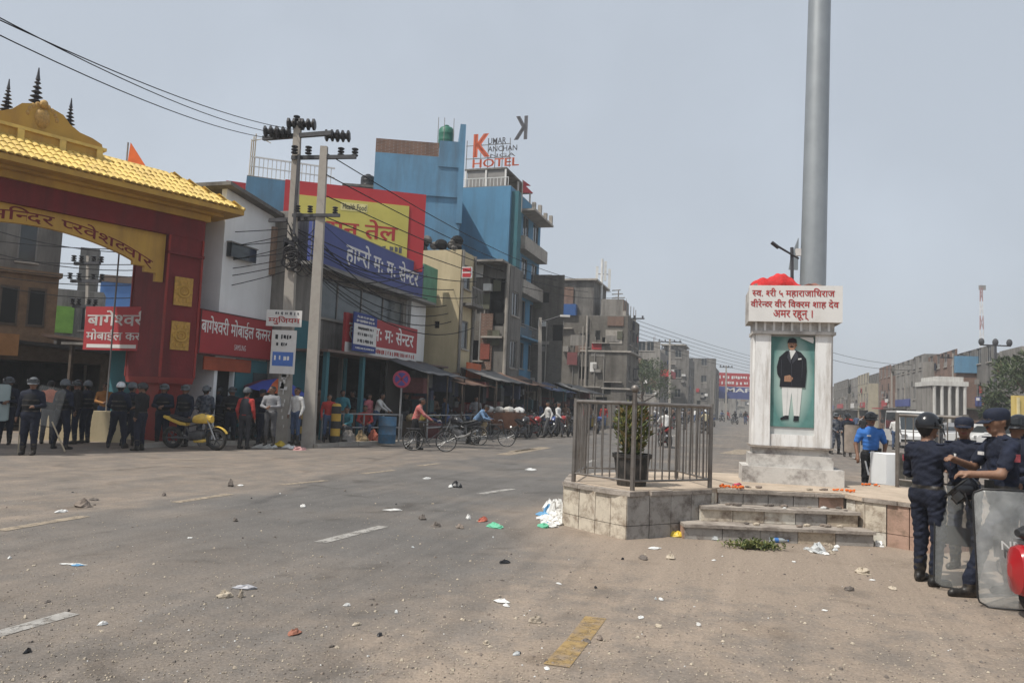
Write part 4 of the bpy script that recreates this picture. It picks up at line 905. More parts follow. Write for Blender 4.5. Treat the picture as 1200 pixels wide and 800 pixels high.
p = at(108, 450, 55); g3 = house('town_house', 'blue and white house with brown roof far down the side street', (p.x, p.y, 0), R(20), 3.2, 7, at(130, 330, 55).z, mat('wall_blue_bright', (.06, .17, .42), .8, .1, 1), front=[(.2, 1.0, 6.0, 7.0, 'win')], parapet=0)
MB().box(-.1, 3.3, -.1, 7, at(130, 330, 55).z, at(130, 322, 55).z).build('roof_slab', mat('roof_brown', (.16, .11, .08), .8), g3); MB().box(.6, 2.1, -.2, -.003, 5.2, 6.9).build('white_panel', WHITEW, g3)
p = at(62, 450, 30); g4 = house('market_shed', 'low dark timber shed with rusty sheet roof behind the police', (p.x, p.y, 0), R(22), 3.7, 3, 3.4, WOOD, front=[(.3, 3.4, .1, 2.6, 'shop')], parapet=0)
MB().slab([(-.3, 3.4), (4.0, 3.1), (4.0, 3.2), (-.3, 3.5)], -1.4, 3).build('sheet_roof', mat('sheet_rusty', (.16, .10, .075), .85, .35, 1.5, dirt=(.09, .07, .06), damt=.6), g4)
p = at(-30, 450, 25.5); g5 = house('market_shed', 'dark street stall with black tarpaulin roof at the frame edge', (p.x, p.y, 0), R(38), 4.0, 3, 3.0, WOOD, front=[(.3, 3.7, .1, 2.4, 'shop')], parapet=0)
MB().slab([(-.3, 3.0), (4.3, 2.75), (4.3, 2.85), (-.3, 3.1)], -1.3, 3).build('tarpaulin_roof', mat('tarp_black', (.03, .03, .032), .7, .3, 3), g5)
MB().box(.3, 1.0, -1.45, -1.38, 2.5, 3.2).build('orange_board', mat('board_orange', (.33, .17, .07), .8, .2, 2), g5)
lb = MB().box(-1.5, 1.5, -1.5, 1.5, 0, .9).build('low_wall', YELLW); lb.location = at(100, 500, 23.0) * 1; lb.location.z = 0; lb.scale = (1.0, .12, 1); lb.rotation_euler = (0, 0, R(5)); tag(lb, 'low cream wall behind the group of police', 'wall')
# ================================================================== right-hand row (far side)
def right(name, label, pxn, v, py, m, w_, d=9, nf=2, **k):
    u0, z = onv(pxn, py, v)
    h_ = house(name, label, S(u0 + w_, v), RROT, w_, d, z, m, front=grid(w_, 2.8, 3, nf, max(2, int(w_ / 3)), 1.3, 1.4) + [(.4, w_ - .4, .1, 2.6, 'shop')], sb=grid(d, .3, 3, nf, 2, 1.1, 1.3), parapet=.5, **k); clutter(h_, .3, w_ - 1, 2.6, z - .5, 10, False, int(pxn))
    MB().box(w_ * .2, w_ * .6, -1.1, -.01, 2.7, 2.82).build('awning', random.choice((RED, CGREY, TARP_)), h_); MB().box(w_ * .3, w_ * .7, -.12, -.015, 3.0, 3.8).build('shop_sign', random.choice((RED, WSIGN, SIGNB)), h_)
    if w_ > 6: tank(h_, (w_ * .7, 2.5, z - .5), .6, 1.3, TBLACK)
    return h_, z
a1, z1 = right('town_house', 'pale grey block standing past the monument on the far right side', 1082, 16.5, 424, CGREY2, 22, 12, 2)
MB().box(6, 12, 2, 8, z1 - .4, z1 + 1.6).build('roof_room', CGREY, a1)
a2, z2 = right('town_house', 'dark brown brick block with blue sheet roof end on the right side', 1122, 17.5, 421, BRICKR, 12, 12, 2)
MB().box(11.6, 12.2, -.2, 1.6, z2 - 1.2, z2 + .3).build('blue_gable', BLUEW, a2); MB().box(3, 9, 3, 8, z2 - .4, z2 + .9).build('roof_room', CGREY, a2)
a3, z3 = right('town_house', 'grey block with dark side wall under the radio mast', 1165, 19, 436, CGREY, 12, 13, 2)
MB().box(6, 12, 2, 9, z3 - .4, z3 + 2.2).build('roof_room', CGREY2, a3)
right('town_house', 'brown brick house just past the pale grey block', 1044, 16.0, 440, BRICKR, 9, 10, 2); right('town_house', 'low grey house second past the pale grey block', 1030, 17.5, 452, CGREY, 10, 10, 2); right('town_house', 'cream painted far house beyond the brick one', 1018, 16.2, 449, mat('wall_cream_dull', (.34, .30, .22), .9, .15, 1, dirt=(.2, .18, .15), damt=.7, streak=True), 12, 10, 2)
right('town_house', 'grey far house right of the pedestal shaft', 1006, 16.5, 456, CGREY2, 18, 10, 2); right('town_house', 'brownish far house near the pedestal shaft', 994, 16.0, 461, BRICKG, 25, 10, 2); right('town_house', 'farthest low house on the right of the pedestal', 984, 17.5, 465, CGREY2, 40, 12, 2)
# white colonnade house
COLW = mat('wall_offwhite_worn', (.52, .51, .48), .85, .12, 1.5, dirt=(.33, .31, .28), damt=.7, dscale=1.5, streak=True)
pw = at(1093, 470, 62); wc = thing('colonnade_house', 'white house front with tall columns beyond the railing', 'building', (pw.x, pw.y, 0), R(-12))
zt_ = at(1110, 443, 62).z
wc.scale = (.86, .86, .93); MB().box(0, 2.9, .5, 5, 0, zt_ - .3).build('wall', CGREY2, wc); MB().box(-.1, 3.0, -.2, 5.1, zt_ - .298, zt_ + .1).build('entablature', COLW, wc); MB().box(.3, 2.6, -.1, 4.5, zt_ + .102, zt_ + .5).build('attic', COLW, wc)
for k in range(5): MB().lathe([(.17, 0), (.15, .2), (.14, zt_ - .6), (.19, zt_ - .3)], 8, (.15 + k * .65, 0, 0)).build('column', COLW, wc)
yw = MB(); yw.box(0, 3.5, 0, .3, 0, 3.1); ywo = yw.build('yellow_wall', mat('wall_yellow_bright', (.55, .42, .14), .8, .1, 1)); ywo.location = at(1189, 470, 40); ywo.location.z = 0; tag(ywo, 'yellow columned wall at the far right edge of the street', 'wall')
for k in range(7): MB().box(.1 + k * .5, .22 + k * .5, -.08, -.002, .1, 3.0).build('rib', mat('wall_cream', (.6, .52, .3), .8), ywo)
# radio mast
pm = at(1150, 470, 150); rmst = thing('radio_mast', 'tall thin pale lattice radio mast above the right houses', 'mast', (pm.x, pm.y, 0)); ztop = at(1151, 337, 150).z
WR = mat('mast_white', (.55, .55, .56), .6); 
for k in range(10):
    b = MB(); z0_, z1_ = ztop * k / 10, ztop * (k + 1) / 10
    w0, w1 = .55 - .035 * k, .55 - .035 * (k + 1)
    for (i, j) in ((-1, -1), (1, -1), (0, 1)): b.tube([(i * w0, j * w0, z0_), (i * w1, j * w1, z1_)], .09, 4)
    for (i, j) in (((-1, -1), (1, -1)), ((1, -1), (0, 1)), ((0, 1), (-1, -1))): b.tube([(i[0] * w0, i[1] * w0, z0_), (j[0] * w1, j[1] * w1, z1_)], .06, 4)
    b.build('mast_section', mat('mast_faded_red', (.30, .16, .16), .7) if k % 2 and k > 5 else WR, rmst)
MB().cbox(.3, 0, ztop, 1.2, .4, .9).build('aerial', FRAME, rmst)
# ================================================================== ceremonial gate on the left
GRED = mat('gate_dark_red', (.155, .019, .021), .8, .2, 1.5, .3, 18, dirt=(.07, .018, .018), damt=.75, streak=True)
GYEL = mat('gate_yellow', (.46, .275, .055), .7, .10, 1.5, .1, 20, dirt=(.27, .15, .05), damt=.6, streak=True); GGOLD = mat('gate_gold_tile', (.66, .47, .13), .6, .2, 2, dirt=(.40, .27, .09), damt=.6, dscale=1.2)
GREDB = mat('gate_red_base', (.25, .032, .027), .8, .15, 2, dirt=(.16, .05, .04), damt=.6)
GROT = math.atan2(.77, .63); GC = Vector((-9.8, 22, 0)) * 1.075 - Vector((.63, .77, 0)) * 3.80 * 1.12
gt = thing('ceremonial_gate', 'dark red gate with golden tiled roof and yellow inscribed arch', 'gate', GC, GROT); gt.scale = (1.12, 1.06, 1.03)
for sg in (-1, 1):
    xc = sg * 3.55
    MB().frus(xc, 0, 0, 1.75, .70, 1.6, .76, 1.7).build('pillar_base', GREDB, gt)
    MB().frus(xc, 0, 1.75, 1.92, .90, 2.0, .96, 2.06).build('pillar_collar', GREDB, gt)
    pl = MB().frus(xc, 0, 1.92, 6.0, .96, 2.06, .90, 1.96).build('pillar', GRED, gt)
    for (dx, dy) in ((-.48, -1.03), (.48, -1.03), (-.48, 1.03), (.48, 1.03)): MB().frus(xc + dx * .97, dy * .985, 1.93, 5.99, .06, .06, .05, .05).build('corner_strip', GREDB, pl)
    MB().box(xc - .50, xc + .50, -1.07, 1.07, 5.45, 5.53).build('pillar_band', GRED, gt)
    for k, z in enumerate((2.72, 4.0)):
        em = MB().box(xc - .26, xc + .24, -1.06, -1.02, z, z + .82).build('emblem', mat('emblem_gold', (.42, .24, .05), .6, .3, 14, .4, 30), gt)
        q = MB(); q.torus((xc, -1.07, z + .41), .16, .03, 14, 5); q.torus((xc, -1.07, z + .41), .08, .02, 10, 5)
        for j in range(6): q.cbox(xc + .2 * math.cos(j * 1.05), -1.07, z + .41 + .3 * math.sin(j * 1.05), .06, .03, .08)
        q.build('relief', GYEL, em, True)
MB().box(-4.05, 4.05, -1.0, 1.0, 6.0, 6.58).build('beam', GRED, gt)
MB().box(-4.15, 4.15, -1.08, 1.08, 6.581, 6.76).build('beam_moulding', GYEL, gt)
MB().box(-4.4, 4.4, -1.3, 1.3, 6.761, 6.836).build('beam_cornice', GYEL, gt)
# arch panel: stepped corners, curved middle
def archz(x):
    a = abs(x)
    if a > 2.85: return 4.62
    if a > 2.55: return 4.85
    if a > 2.25: return 5.0
    return 5.1 + .47 * math.cos(min(1, a / 2.25) * math.pi / 2) ** .8
xs = [-3.05, -2.851, -2.849, -2.551, -2.549, -2.251, -2.249] + [-2.2 + 4.4 * i / 20 for i in range(21)] + [2.249, 2.251, 2.549, 2.551, 2.849, 2.851, 3.05]
b = MB(); b.slab([(x, archz(x)) for x in xs] + [(3.05, 5.998), (-3.05, 5.998)], -.86, -.72); ar = b.build('arch_panel', GYEL, gt)
# curved lettering on the arch
def arch_text(sx, x0, x1, hgt):
    V, Fc = text_geo(sx, .010); a0, a1 = min(p[0] for p in V), max(p[0] for p in V); z0, z1 = min(p[1] for p in V), max(p[1] for p in V)
    b = MB(); vs = []
    for p in V:
        x = x0 + (p[0] - a0) / (a1 - a0) * (x1 - x0); vs.append((x, -.866, archz(max(-2.2, min(2.2, x))) + .05 - max(0, abs(x) - 2.2) * .5 + (p[1] - z0) / (z1 - z0) * hgt))
    b.add(vs, Fc); return b.build('lettering', GRED, ar)
arch_text('मन~दिर प~रवेशद~वार', -1.0, 2.75, .36)
# tiled hip roof
RX, RY, ZE, ZR = 4.75, 1.75, 6.98, 7.9
b = MB(); rx, ry = 3.3, .28
b.add([(-RX, -RY, ZE), (RX, -RY, ZE), (RX, RY, ZE), (-RX, RY, ZE), (-rx, -ry, ZR), (rx, -ry, ZR), (rx, ry, ZR), (-rx, ry, ZR)], [(0, 1, 5, 4), (1, 2, 6, 5), (2, 3, 7, 6), (3, 0, 4, 7), (4, 5, 6, 7), (0, 3, 2, 1)])
b.box(-RX, RX, -RY, RY, ZE - .14, ZE - .002); rf = b.build('roof', GYEL, gt)
tm = MB()
for (xa, xb, rr) in ((-.085, .085, 1),):
    n = 5; L_ = (Vector((0, RY - ry, ZR - ZE))).length / 5 * 1.16
    v = []
    for k in range(2):
        for i in range(n + 1): a = math.pi * i / n; v.append((-math.cos(a) * .071, k * L_, math.sin(a) * .046 + (.026 if k == 0 else 0)))
    tm.add(v, [(i, i + 1, n + 2 + i, n + 1 + i)[::-1] for i in range(n)] + [tuple(range(n + 1))])
tme = tm.mesh('roof_tile', GGOLD, True)
slope = math.atan2(ZR - ZE, RY - ry)
rows, step = 5, .155
cnt = 0
for r_ in range(rows):
    f = r_ / rows; y = -RY + (RY - ry) * f; z = ZE + (ZR - ZE) * f; half = RX + (rx - RX) * (f + .12)
    n = int(2 * half / step)
    for k in range(n):
        x = -half + (k + .5) * 2 * half / n
        if x < -.7: continue
        o = link('roof_tile', tme, rf); o.location = (x + random.uniform(-.006, .006), y - .03 + random.uniform(-.012, .012), z + .012 + random.uniform(-.004, .004)); o.rotation_euler = (slope, 0, 0); cnt += 1
b = MB()                                                                   # tiles past the frame's edge and on the hidden slopes
for r_ in range(rows):
    f = r_ / rows; half = RX + (rx - RX) * (f + .12); n = int(2 * half / step)
    for k in range(n):
        x = -half + (k + .5) * 2 * half / n
        for sgn in ((1, -1) if x < -.7 else (-1,)):
            Mx = Matrix.Translation((x, -sgn * (RY - (RY - ry) * f + .03), ZE + (ZR - ZE) * f + .012)) @ Matrix.Rotation(0 if sgn > 0 else math.pi, 4, 'Z') @ Matrix.Rotation(slope, 4, 'X')
            b.add([Mx @ Vector(v) for v in tm.v], tm.f)
    for sgn in (-1, 1):
        m_ = int(2 * (RY - (RY - ry) * f) / step)
        for k in range(m_):
            yy = (RY - (RY - ry) * f) * (-1 + (2 * k + 1) / m_); Mx = Matrix.Translation((sgn * (RX + (rx - RX) * f + .03), yy, ZE + (ZR - ZE) * f + .012)) @ Matrix.Rotation(sgn * math.pi / 2, 4, 'Z') @ Matrix.Rotation(math.atan2(ZR - ZE, RX - rx), 4, 'X')
            b.add([Mx @ Vector(v) for v in tm.v], tm.f)
tag(b.build('roof_tiles_rest', GGOLD, rf, True), kind='stuff')
for sg in (-1, 1): MB().tube([(sg * RX, -RY, ZE + .03), (sg * rx, -ry, ZR + .04)], .07, 6).build('hip_ridge', GGOLD, rf, True)
MB().tube([(-rx, 0, ZR + .05), (rx, 0, ZR + .05)], .12, 8).build('ridge', GGOLD, rf, True)
# lantern turret with finials
lt = MB().box(-1.38, 1.38, -.62, .62, 7.3, 8.22).build('turret', GYEL, gt)
MB().box(-1.48, 1.48, -.70, .70, 7.62, 7.72).build('moulding', GGOLD, lt); MB().box(-1.46, 1.46, -.68, .68, 8.16, 8.24).build('moulding', GGOLD, lt)
pts = [(-1.42, 8.22), (1.42, 8.22), (1.38, 8.36), (1.15, 8.46), (.85, 8.52), (.62, 8.66), (.45, 8.86), (.25, 8.93), (-.25, 8.93), (-.45, 8.86), (-.62, 8.66), (-.85, 8.52), (-1.15, 8.46), (-1.38, 8.36)]
MB().slab(pts, -.55, .55).build('turret_roof', GYEL, lt)
for x in (-1.3, -.45, .45, 1.3): MB().box(x - .07, x + .07, -.69, -.60, 7.725, 8.155).build('pilaster', GGOLD, lt)
q = MB(); q.ell((.0, -.5, 8.62), (.2, .14, .3), 8, 6)
for k in range(9): a = -1.4 + k * .35; q.ell((.32 * math.sin(a), -.52, 8.6 + .36 * math.cos(a)), (.07, .05, .09), 6, 4)
q.ell((0, -.58, 8.98), (.1, .1, .12), 8, 6); q.build('relief_ornament', mat('ornament_gold', (.40, .24, .07), .5, .3, 16, .4, 40), lt, True)
FINM = mat('finial_dark', (.035, .035, .045), .45)
def finial(x, y, z, s):
    prof = [(.16, 0), (.18, .05)]
    zz = .08
    for k in range(6): r = .17 - .02 * k; prof += [(r * .35, zz), (r, zz + .04), (r * .35, zz + .09)]; zz += .115
    prof += [(.05, zz), (.03, zz + .12), (.012, zz + .3)]
    MB().lathe([(a * s, c * s) for a, c in prof], 10, (x, y, z)).build('finial', FINM, lt, True)
finial(0, 0, 8.93, 1.1); finial(.68, -.3, 8.55, .85); finial(-.68, -.3, 8.55, .85); lt.location.z = -.18
pf = GC + Vector((.63 * 2.9, .77 * 2.9, 0)) + Vector((-.77, .63, 0)) * .9
flag('flag', 'orange pennant above the golden gate roof', (pf.x, pf.y, 0), 9.15, [(0, -1.15), (.35, -.65), (.75, -1.0), (.62, -.75), (.08, .0)], mat('flag_orange', (.62, .13, .03), .75))
# ================================================================== concrete poles and wires
PCON = mat('pole_concrete', (.37, .34, .30), .9, .15, 2, .3, 30, dirt=(.20, .17, .15), damt=.6, dscale=2); INS = mat('insulator_dark', (.02, .018, .02), .35); STEELD = mat('steel_dark', (.05, .05, .055), .6, .3, 5)
def cpole(label, base, top, w0, w1, name='utility_pole'):
    t = thing(name, label, 'pole', base); d = Vector(top) - Vector(base)
    v = [(i * w0 / 2, j * w0 / 2 * .8, 0) for i, j in ((-1, -1), (1, -1), (1, 1), (-1, 1))] + [(d.x + i * w1 / 2, d.y + j * w1 / 2 * .8, d.z) for i, j in ((-1, -1), (1, -1), (1, 1), (-1, 1))]
    MB().add(v, [(0, 3, 2, 1), (4, 5, 6, 7), (0, 1, 5, 4), (1, 2, 6, 5), (2, 3, 7, 6), (3, 0, 4, 7)]).build('shaft', PCON, t); return t
def insul(t_, p, s=1.0, ax_=(0, 0, 1)):
    b = MB()
    M_ = Matrix.Translation(p) @ Vector((0, 0, 1)).rotation_difference(Vector(ax_)).to_matrix().to_4x4()
    prof = []
    for k in range(3): prof += [(.05 * s, .09 * k * s), (.10 * s, (.09 * k + .02) * s), (.10 * s, (.09 * k + .05) * s), (.05 * s, (.09 * k + .07) * s)]
    b.lathe(prof, 8, M=M_); return b.build('insulator', INS, t_, True)
pA, pB = G(331, 522), G(361, 524); tA, tB = at(349, 147, pA.y), at(380, 172, pB.y)
uA = cpole('front concrete power pole with posters and three big insulator clusters', pA, tA, .40, .22)
uB = cpole('concrete power pole beside the poster pole, plain shaft and lower crossarm', pB, tB, .38, .22)
zA, zB = tA.z, tB.z; oA = tA - pA; oB = tB - pB
MB().cbox(oA.x, 0, zA - .35, 2.6, .12, .14, R(-18)).build('crossarm', STEELD, uA); MB().cbox(oA.x + .05, .1, zA - 3.1, 1.9, .10, .12, R(-18)).build('crossarm', STEELD, uA)
for x in (-1.1, -.7, .9, 1.25): insul(uA, (oA.x + x, -.05, zA - .35 + .05 - x * .02), 2.0, (1, .2, .1))
for x in (-.35, .1): insul(uA, (oA.x + x, -.05, zA + .02), 2.0, (1, .1, .05))
insul(uA, (oA.x - .05, 0, zA + .05), 1.1)
MB().cbox(oB.x, 0, zB - .35, 2.2, .1, .12, R(-10)).build('crossarm', STEELD, uB); MB().cbox(oB.x - .8, 0, zB - 1.6, .08, .08, 2.6).build('strut', STEELD, uB)
for x in (-.95, -.5, .55, 1.0): insul(uB, (oB.x + x, 0, zB - .28), 1.1)
MB().cbox(oB.x - .1, -.1, zB - 2.28, 1.6, .09, .1, R(-10)).build('crossarm', STEELD, uB)
for x in (-.7, -.3, .5): insul(uB, (oB.x + x, -.1, zB - 2.2), .9)
b = MB()
for k in range(7): b.cbox(oA.x * .72 + random.uniform(-.25, .3), -.2, zA * .6 + random.uniform(-.35, .35), random.uniform(.1, .3), .1, random.uniform(.12, .3))
for k in range(9):
    a = random.uniform(0, 6); b.torus((oA.x * .7 + random.uniform(-.1, .3), -.26, zA * .57 + random.uniform(-.25, .25)), random.uniform(.12, .3), random.uniform(.01, .03), 14, 4)
b.build('cable_coil', INS, uA, True)
def poster(par, label, cx, cz, w_, h_, m, lines):
    o = MB().box(cx - w_ / 2, cx + w_ / 2, -.30, -.27, cz - h_ / 2, cz + h_ / 2).build('poster', m, par)
    for (s_, a, c, z0, z1, mm_) in lines:
        if s_ is None: MB().box(cx - w_ / 2 + a * w_, cx - w_ / 2 + c * w_, -.306, -.301, cz - h_ / 2 + z0 * h_, cz - h_ / 2 + z1 * h_).build('print_block', mm_, o)
        elif s_ == '#': marks(o, cx - w_ / 2 + a * w_, cx - w_ / 2 + c * w_, cz - h_ / 2 + z0 * h_, cz - h_ / 2 + z1 * h_, -.309, mm_)
        else: lettering(o, s_, cx - w_ / 2 + a * w_, cx - w_ / 2 + c * w_, cz - h_ / 2 + z0 * h_, cz - h_ / 2 + z1 * h_, -.309, mm_, .02)
    return o
zz1, zz2 = at(336, 374, pA.y), at(335, 413, pA.y)
poster(uA, '', zz1.x - pA.x, zz1.z, 1.12, .52, WSIGN, [('म~युजियम', .06, .95, .1, .62, LR), ('#', .25, .95, .68, .9, LG)])
poster(uA, '', zz2.x - pA.x, zz2.z, .78, 1.38, WSIGN, [(None, .08, .92, .18, .5, mat('print_blue', (.07, .16, .46), .7)), ('#', .15, .85, .78, .9, LK), ('#', .2, .8, .62, .72, LK), ('#', .15, .85, .3, .42, LW)])
b = MB()
for k in range(16): b.box(-.19 + random.uniform(0, .25), -.1 + random.uniform(0, .22), -.20, -.197 + random.uniform(0, .004), (zq := random.uniform(.5, 2.4)), zq + random.uniform(.08, .3))
b.build('torn_bills', WSIGN, uA)
def wire(label, pts, r=.018, group='overhead power wires', sag=.4, n=14):
    P = []
    for a, c in zip(pts[:-1], pts[1:]):
        a, c = Vector(a), Vector(c)
        for i in range(n + (1 if c is Vector(pts[-1]) else 0) + (1 if (c - Vector(pts[-1])).length < 1e-6 else 0)):
            f = i / n; q = a.lerp(c, f); q.z -= sag * 4 * f * (1 - f); P.append(q)
    o = MB().tube(P, r, 4).build('overhead_wire', mat('wire_sheath', (.02, .02, .022), .9, spec=.1)); return tag(o, label, 'wire', group)
WL = 'black wire strung across the sky to the front pole'
LFT = 'thin black power wires crossing the sky at upper left'
wire(LFT, [at(-40, 0, 9.5), at(318, 155, pA.y)], .010, sag=.25); wire(LFT, [at(-40, 5, 9.6), at(345, 152, pA.y)], .010, sag=.25); wire(LFT, [at(-40, 22, 9.5), at(316, 162, pA.y)], .010, sag=.25)
FRT = 'dark cables slung across the shop fronts from the concrete poles'
for k in range(7):
    wire(FRT, [at(340 + random.uniform(-4, 6), 262 + k * 6, pA.y), at(545 + random.uniform(-20, 20), 330 + k * 9, 38)], .02, 'cables across shop fronts', sag=.5 + .12 * k)
for k in range(4): wire(FRT, [at(383, 180 + k * 25, pB.y), at(700 + k * 8, 330 + k * 6, 80)], .02, 'cables across shop fronts', sag=1.0)
for k in range(9):
    x0, y0 = 338 + random.uniform(-6, 6), 245 + random.uniform(0, 60); wire(FRT, [at(x0, y0, pA.y - .1), at(372 + random.uniform(-4, 4), 250 + random.uniform(0, 80), pB.y - .1), at(470 + random.uniform(-15, 40), 300 + random.uniform(0, 80), 31)], random.uniform(.010, .022), 'cables across shop fronts', sag=random.uniform(.15, .7))
GTW = 'black cables slung through the gate opening towards the poles'
for k in range(8):
    wire(GTW, [at(-30, 255 + k * 11 + random.uniform(-4, 4), 26), at(338, 268 + k * 7, pA.y)], .014, 'cables behind the gate', sag=.5 + random.uniform(-.2, .3))
FW = 'thin far wires over the street end'
for k in range(6): wire(FW, [at(737, 372 + k * 5, 70), at(960, 432 + k * 3, 150)], .02, 'far street wires', sag=.8)
for k in range(2): wire(FW, [at(960, 408 + k * 9, 80), at(1110, 425 + k * 5, 85)], .02, 'far street wires', sag=.8)
# other poles
def simple_pole(label, px, pyb, Y, pyt, w_=.26, arms=(), lean=0, lamp=False):
    p = at(px, pyb, Y); p.z = 0; tp = at(px + lean, pyt, Y); tp.x = p.x + (tp.x - p.x); t = cpole(label, p, tp, w_, w_ * .65); d = tp - p
    for (dz, L_) in arms:
        MB().cbox(d.x, 0, d.z - dz, L_, .12, .12, R(-15)).build('crossarm', STEELD, t)
        for x in (-.45, -.2, .2, .45): insul(t, (d.x + x * L_, 0, d.z - dz + .06), 1.0)
    if lamp:
        MB().tube([(d.x, 0, d.z - .3), (d.x + 1.2, -.3, d.z + .1)], .04, 5).build('lamp_arm', STEELD, t); MB().cbox(d.x + 1.5, -.35, d.z + .12, .6, .2, .12).build('lamp_head', WSIGN, t)
    return t
simple_pole('grey lamp pole in front of the brick houses', 633, 470, 47, 372, .3, lamp=True); simple_pole('pale concrete post beside the stained concrete house', 597, 440, 45.5, 318, .25)
simple_pole('utility pole with stacked arms at the antenna house corner', 736, 470, 70, 368, .3, arms=((.4, 3.0), (5, 2.4), (6, 2.4), (7, 2.4)))
simple_pole('far utility pole with crossarms over the grey town houses', 785, 478, 100, 397, .3, arms=((.4, 3), (1.3, 2.2)))
simple_pole('thin far pole near the banner gate', 851, 478, 120, 428, .25, arms=((.3, 2),))
simple_pole('dark pole with side arms inside the side street', 103, 470, 30, 300, .15, arms=((.3, 1.2), (1.0, 1.4), (2.0, 1.0)))
simple_pole('utility pole with one crossarm on the far right side', 1117, 480, 70, 414, .22, arms=((.4, 2.2),))
simple_pole('far lamp pole in front of the pale grey block', 1045, 482, 90, 437, .2, lamp=True)
px_ = at(1167, 480, 60); px_.z = 0; tp = at(1167, 398, 60); lp = thing('street_lamp', 'black three-headed street lamp left of the tree', 'street lamp', px_)
MB().tube([(0, 0, 0), (0, 0, tp.z)], [.14, .09], 7).build('post', STEELD, lp); MB().cbox(0, 0, tp.z - .45, 2.4, .1, .1).build('crossbar', STEELD, lp)
for x in (-1.1, 0, 1.1): MB().ell((x, 0, tp.z - .2), (.22, .22, .3), 8, 6).build('lamp_head', STEELD, lp)
# ================================================================== monument island
FACE = [mat('facing_tile_%s' % n, c, .8, .14, 4, .25, 40, dirt=d, damt=1.0, dscale=5.5) for n, c, d in (
    ('cream', (.52, .46, .37), (.17, .12, .085)), ('sand', (.45, .38, .29), (.15, .105, .075)), ('grey', (.33, .31, .285), (.13, .11, .095)), ('rose', (.38, .25, .19), (.2, .14, .10)), ('white', (.58, .55, .48), (.24, .18, .13)))]
SLAB = mat('coping_stone', (.33, .29, .25), .85, .15, 3, .3, 40, dirt=(.09, .07, .06), damt=.9, dscale=3.5); TOPD = mat('island_dust', (.43, .35, .27), .95, .15, 3, .5, 40, dirt=(.27, .21, .16), damt=.6, dscale=2)
isl = thing('monument_island', 'low stone-faced island with three steps carrying the monument', 'platform')
HP = .60
poly = [(.82, 10.95), (1.20, 10.36), (1.56, 9.95), (2.84, 10.74), (2.95, 10.86), (4.76, 10.86), (4.86, 10.5), (5.42, 9.85), (6.3, 10.3), (6.9, 11.3), (6.4, 12.3), (5.4, 13.4), (3.6, 13.6), (2.0, 13.0), (1.0, 12.1)]
def inset(pl, dist):
    out = []
    for i in range(len(pl)):
        p0, p1, p2 = [Vector((*pl[(i + k) % len(pl)], 0)) for k in (-1, 0, 1)]; a, c = (p1 - p0).normalized(), (p2 - p1).normalized()
        n0, n1 = Vector((-a.y, a.x, 0)), Vector((-c.y, c.x, 0)); bis = (n0 + n1).normalized(); q = p1 + bis * dist / max(.35, bis.dot(n0)); out.append((q.x, q.y))
    return out
MB().prism(inset(poly, .055), 0, HP - .05).build('core', CONC, isl)
MB().prism([(3.6 + (x - 3.6) * .96, 11.6 + (y - 11.6) * .96) for x, y in poly], HP - .048, HP + .012).build('dusty_top', TOPD, isl)
n = len(poly)
for i in range(n):
    a, c = Vector((*poly[i], 0)), Vector((*poly[(i + 1) % n], 0)); d = (c - a); Ld = d.length; d /= Ld; nn = Vector((-d.y, d.x, 0))
    # coping
    e = .02
    if i not in (3,):
        mc = max(1, round(Ld / .42))
        for k in range(mc):
            q0, q1 = a + d * (Ld * k / mc + .004), a + d * (Ld * (k + 1) / mc - .004); jj, hz0 = random.uniform(.012, .045), random.uniform(-.008, .006); cut = random.random() < .3
            ring = [q0 - nn * jj, q1 - nn * (jj - (.05 if cut else 0)), q1 + nn * .17, q0 + nn * .17]
            if cut: ring.insert(1, q0.lerp(q1, .6) - nn * jj)
            b = MB(); b.prism([(p_.x, p_.y) for p_ in ring], HP - .048, HP + .006 + hz0); b.build('coping', SLAB, isl)
    if i == 4: continue
    m_ = max(2, round(Ld / .34))
    for k in range(m_):
        p, q = a + d * (Ld * k / m_ + .006), a + d * (Ld * (k + 1) / m_ - .006); j = random.uniform(0, .012)
        for (z0, z1) in ((.0, .17), (.178, HP - .05)):
            b = MB(); pp, qq = p - nn * j, q - nn * j
            b.prism([(pp.x, pp.y), (qq.x, qq.y), ((q + nn * .06).x, (q + nn * .06).y), ((p + nn * .06).x, (p + nn * .06).y)], z0, z1)
            fm_ = FACE[0 if i < 2 else random.choice((0, 1, 4))] if i != 2 else FACE[2]
            if i in (6, 7): fm_ = FACE[random.choice((4, 0, 3))]
            b.build('facing_slab', fm_, isl)
# steps
for s_, (x0, x1, y0, z0, z1) in enumerate(((2.34, 4.86, 10.20, 0, .2), (2.64, 4.80, 10.52, .2, .4), (2.95, 4.75, 10.86, .4, .595))):
    st = MB().box(x0 + .03, x1 - .03, y0 + .035, 11.0, z0, z1 - .04).build('step', CONC, isl)
    m_ = 5
    for k in range(m_):
        xa, xb = x0 + .02 + (x1 - x0 - .04) * k / m_ + .005, x0 + .02 + (x1 - x0 - .04) * (k + 1) / m_ - .005
        MB().box(xa, xb, y0 + random.uniform(.006, .014), y0 + .034, z0 + .003, z1 - .042).build('riser_slab', FACE[2] if random.random() < .65 else random.choice(FACE), st)
    for k in range(3):
        xa, xb = x0 + (x1 - x0) * k / 3 + .003, x0 + (x1 - x0) * (k + 1) / 3 - .003
        MB().box(xa, xb, y0 - .03, y0 + .40, z1 - .039, z1 + random.uniform(-.003, .003)).build('tread_slab', SLAB, st)
    MB().box(x0 + .005, x0 + .029, y0 + .04, 10.99, z0, z1 - .042).build('cheek_slab', FACE[4 if s_ == 1 else 3], st)
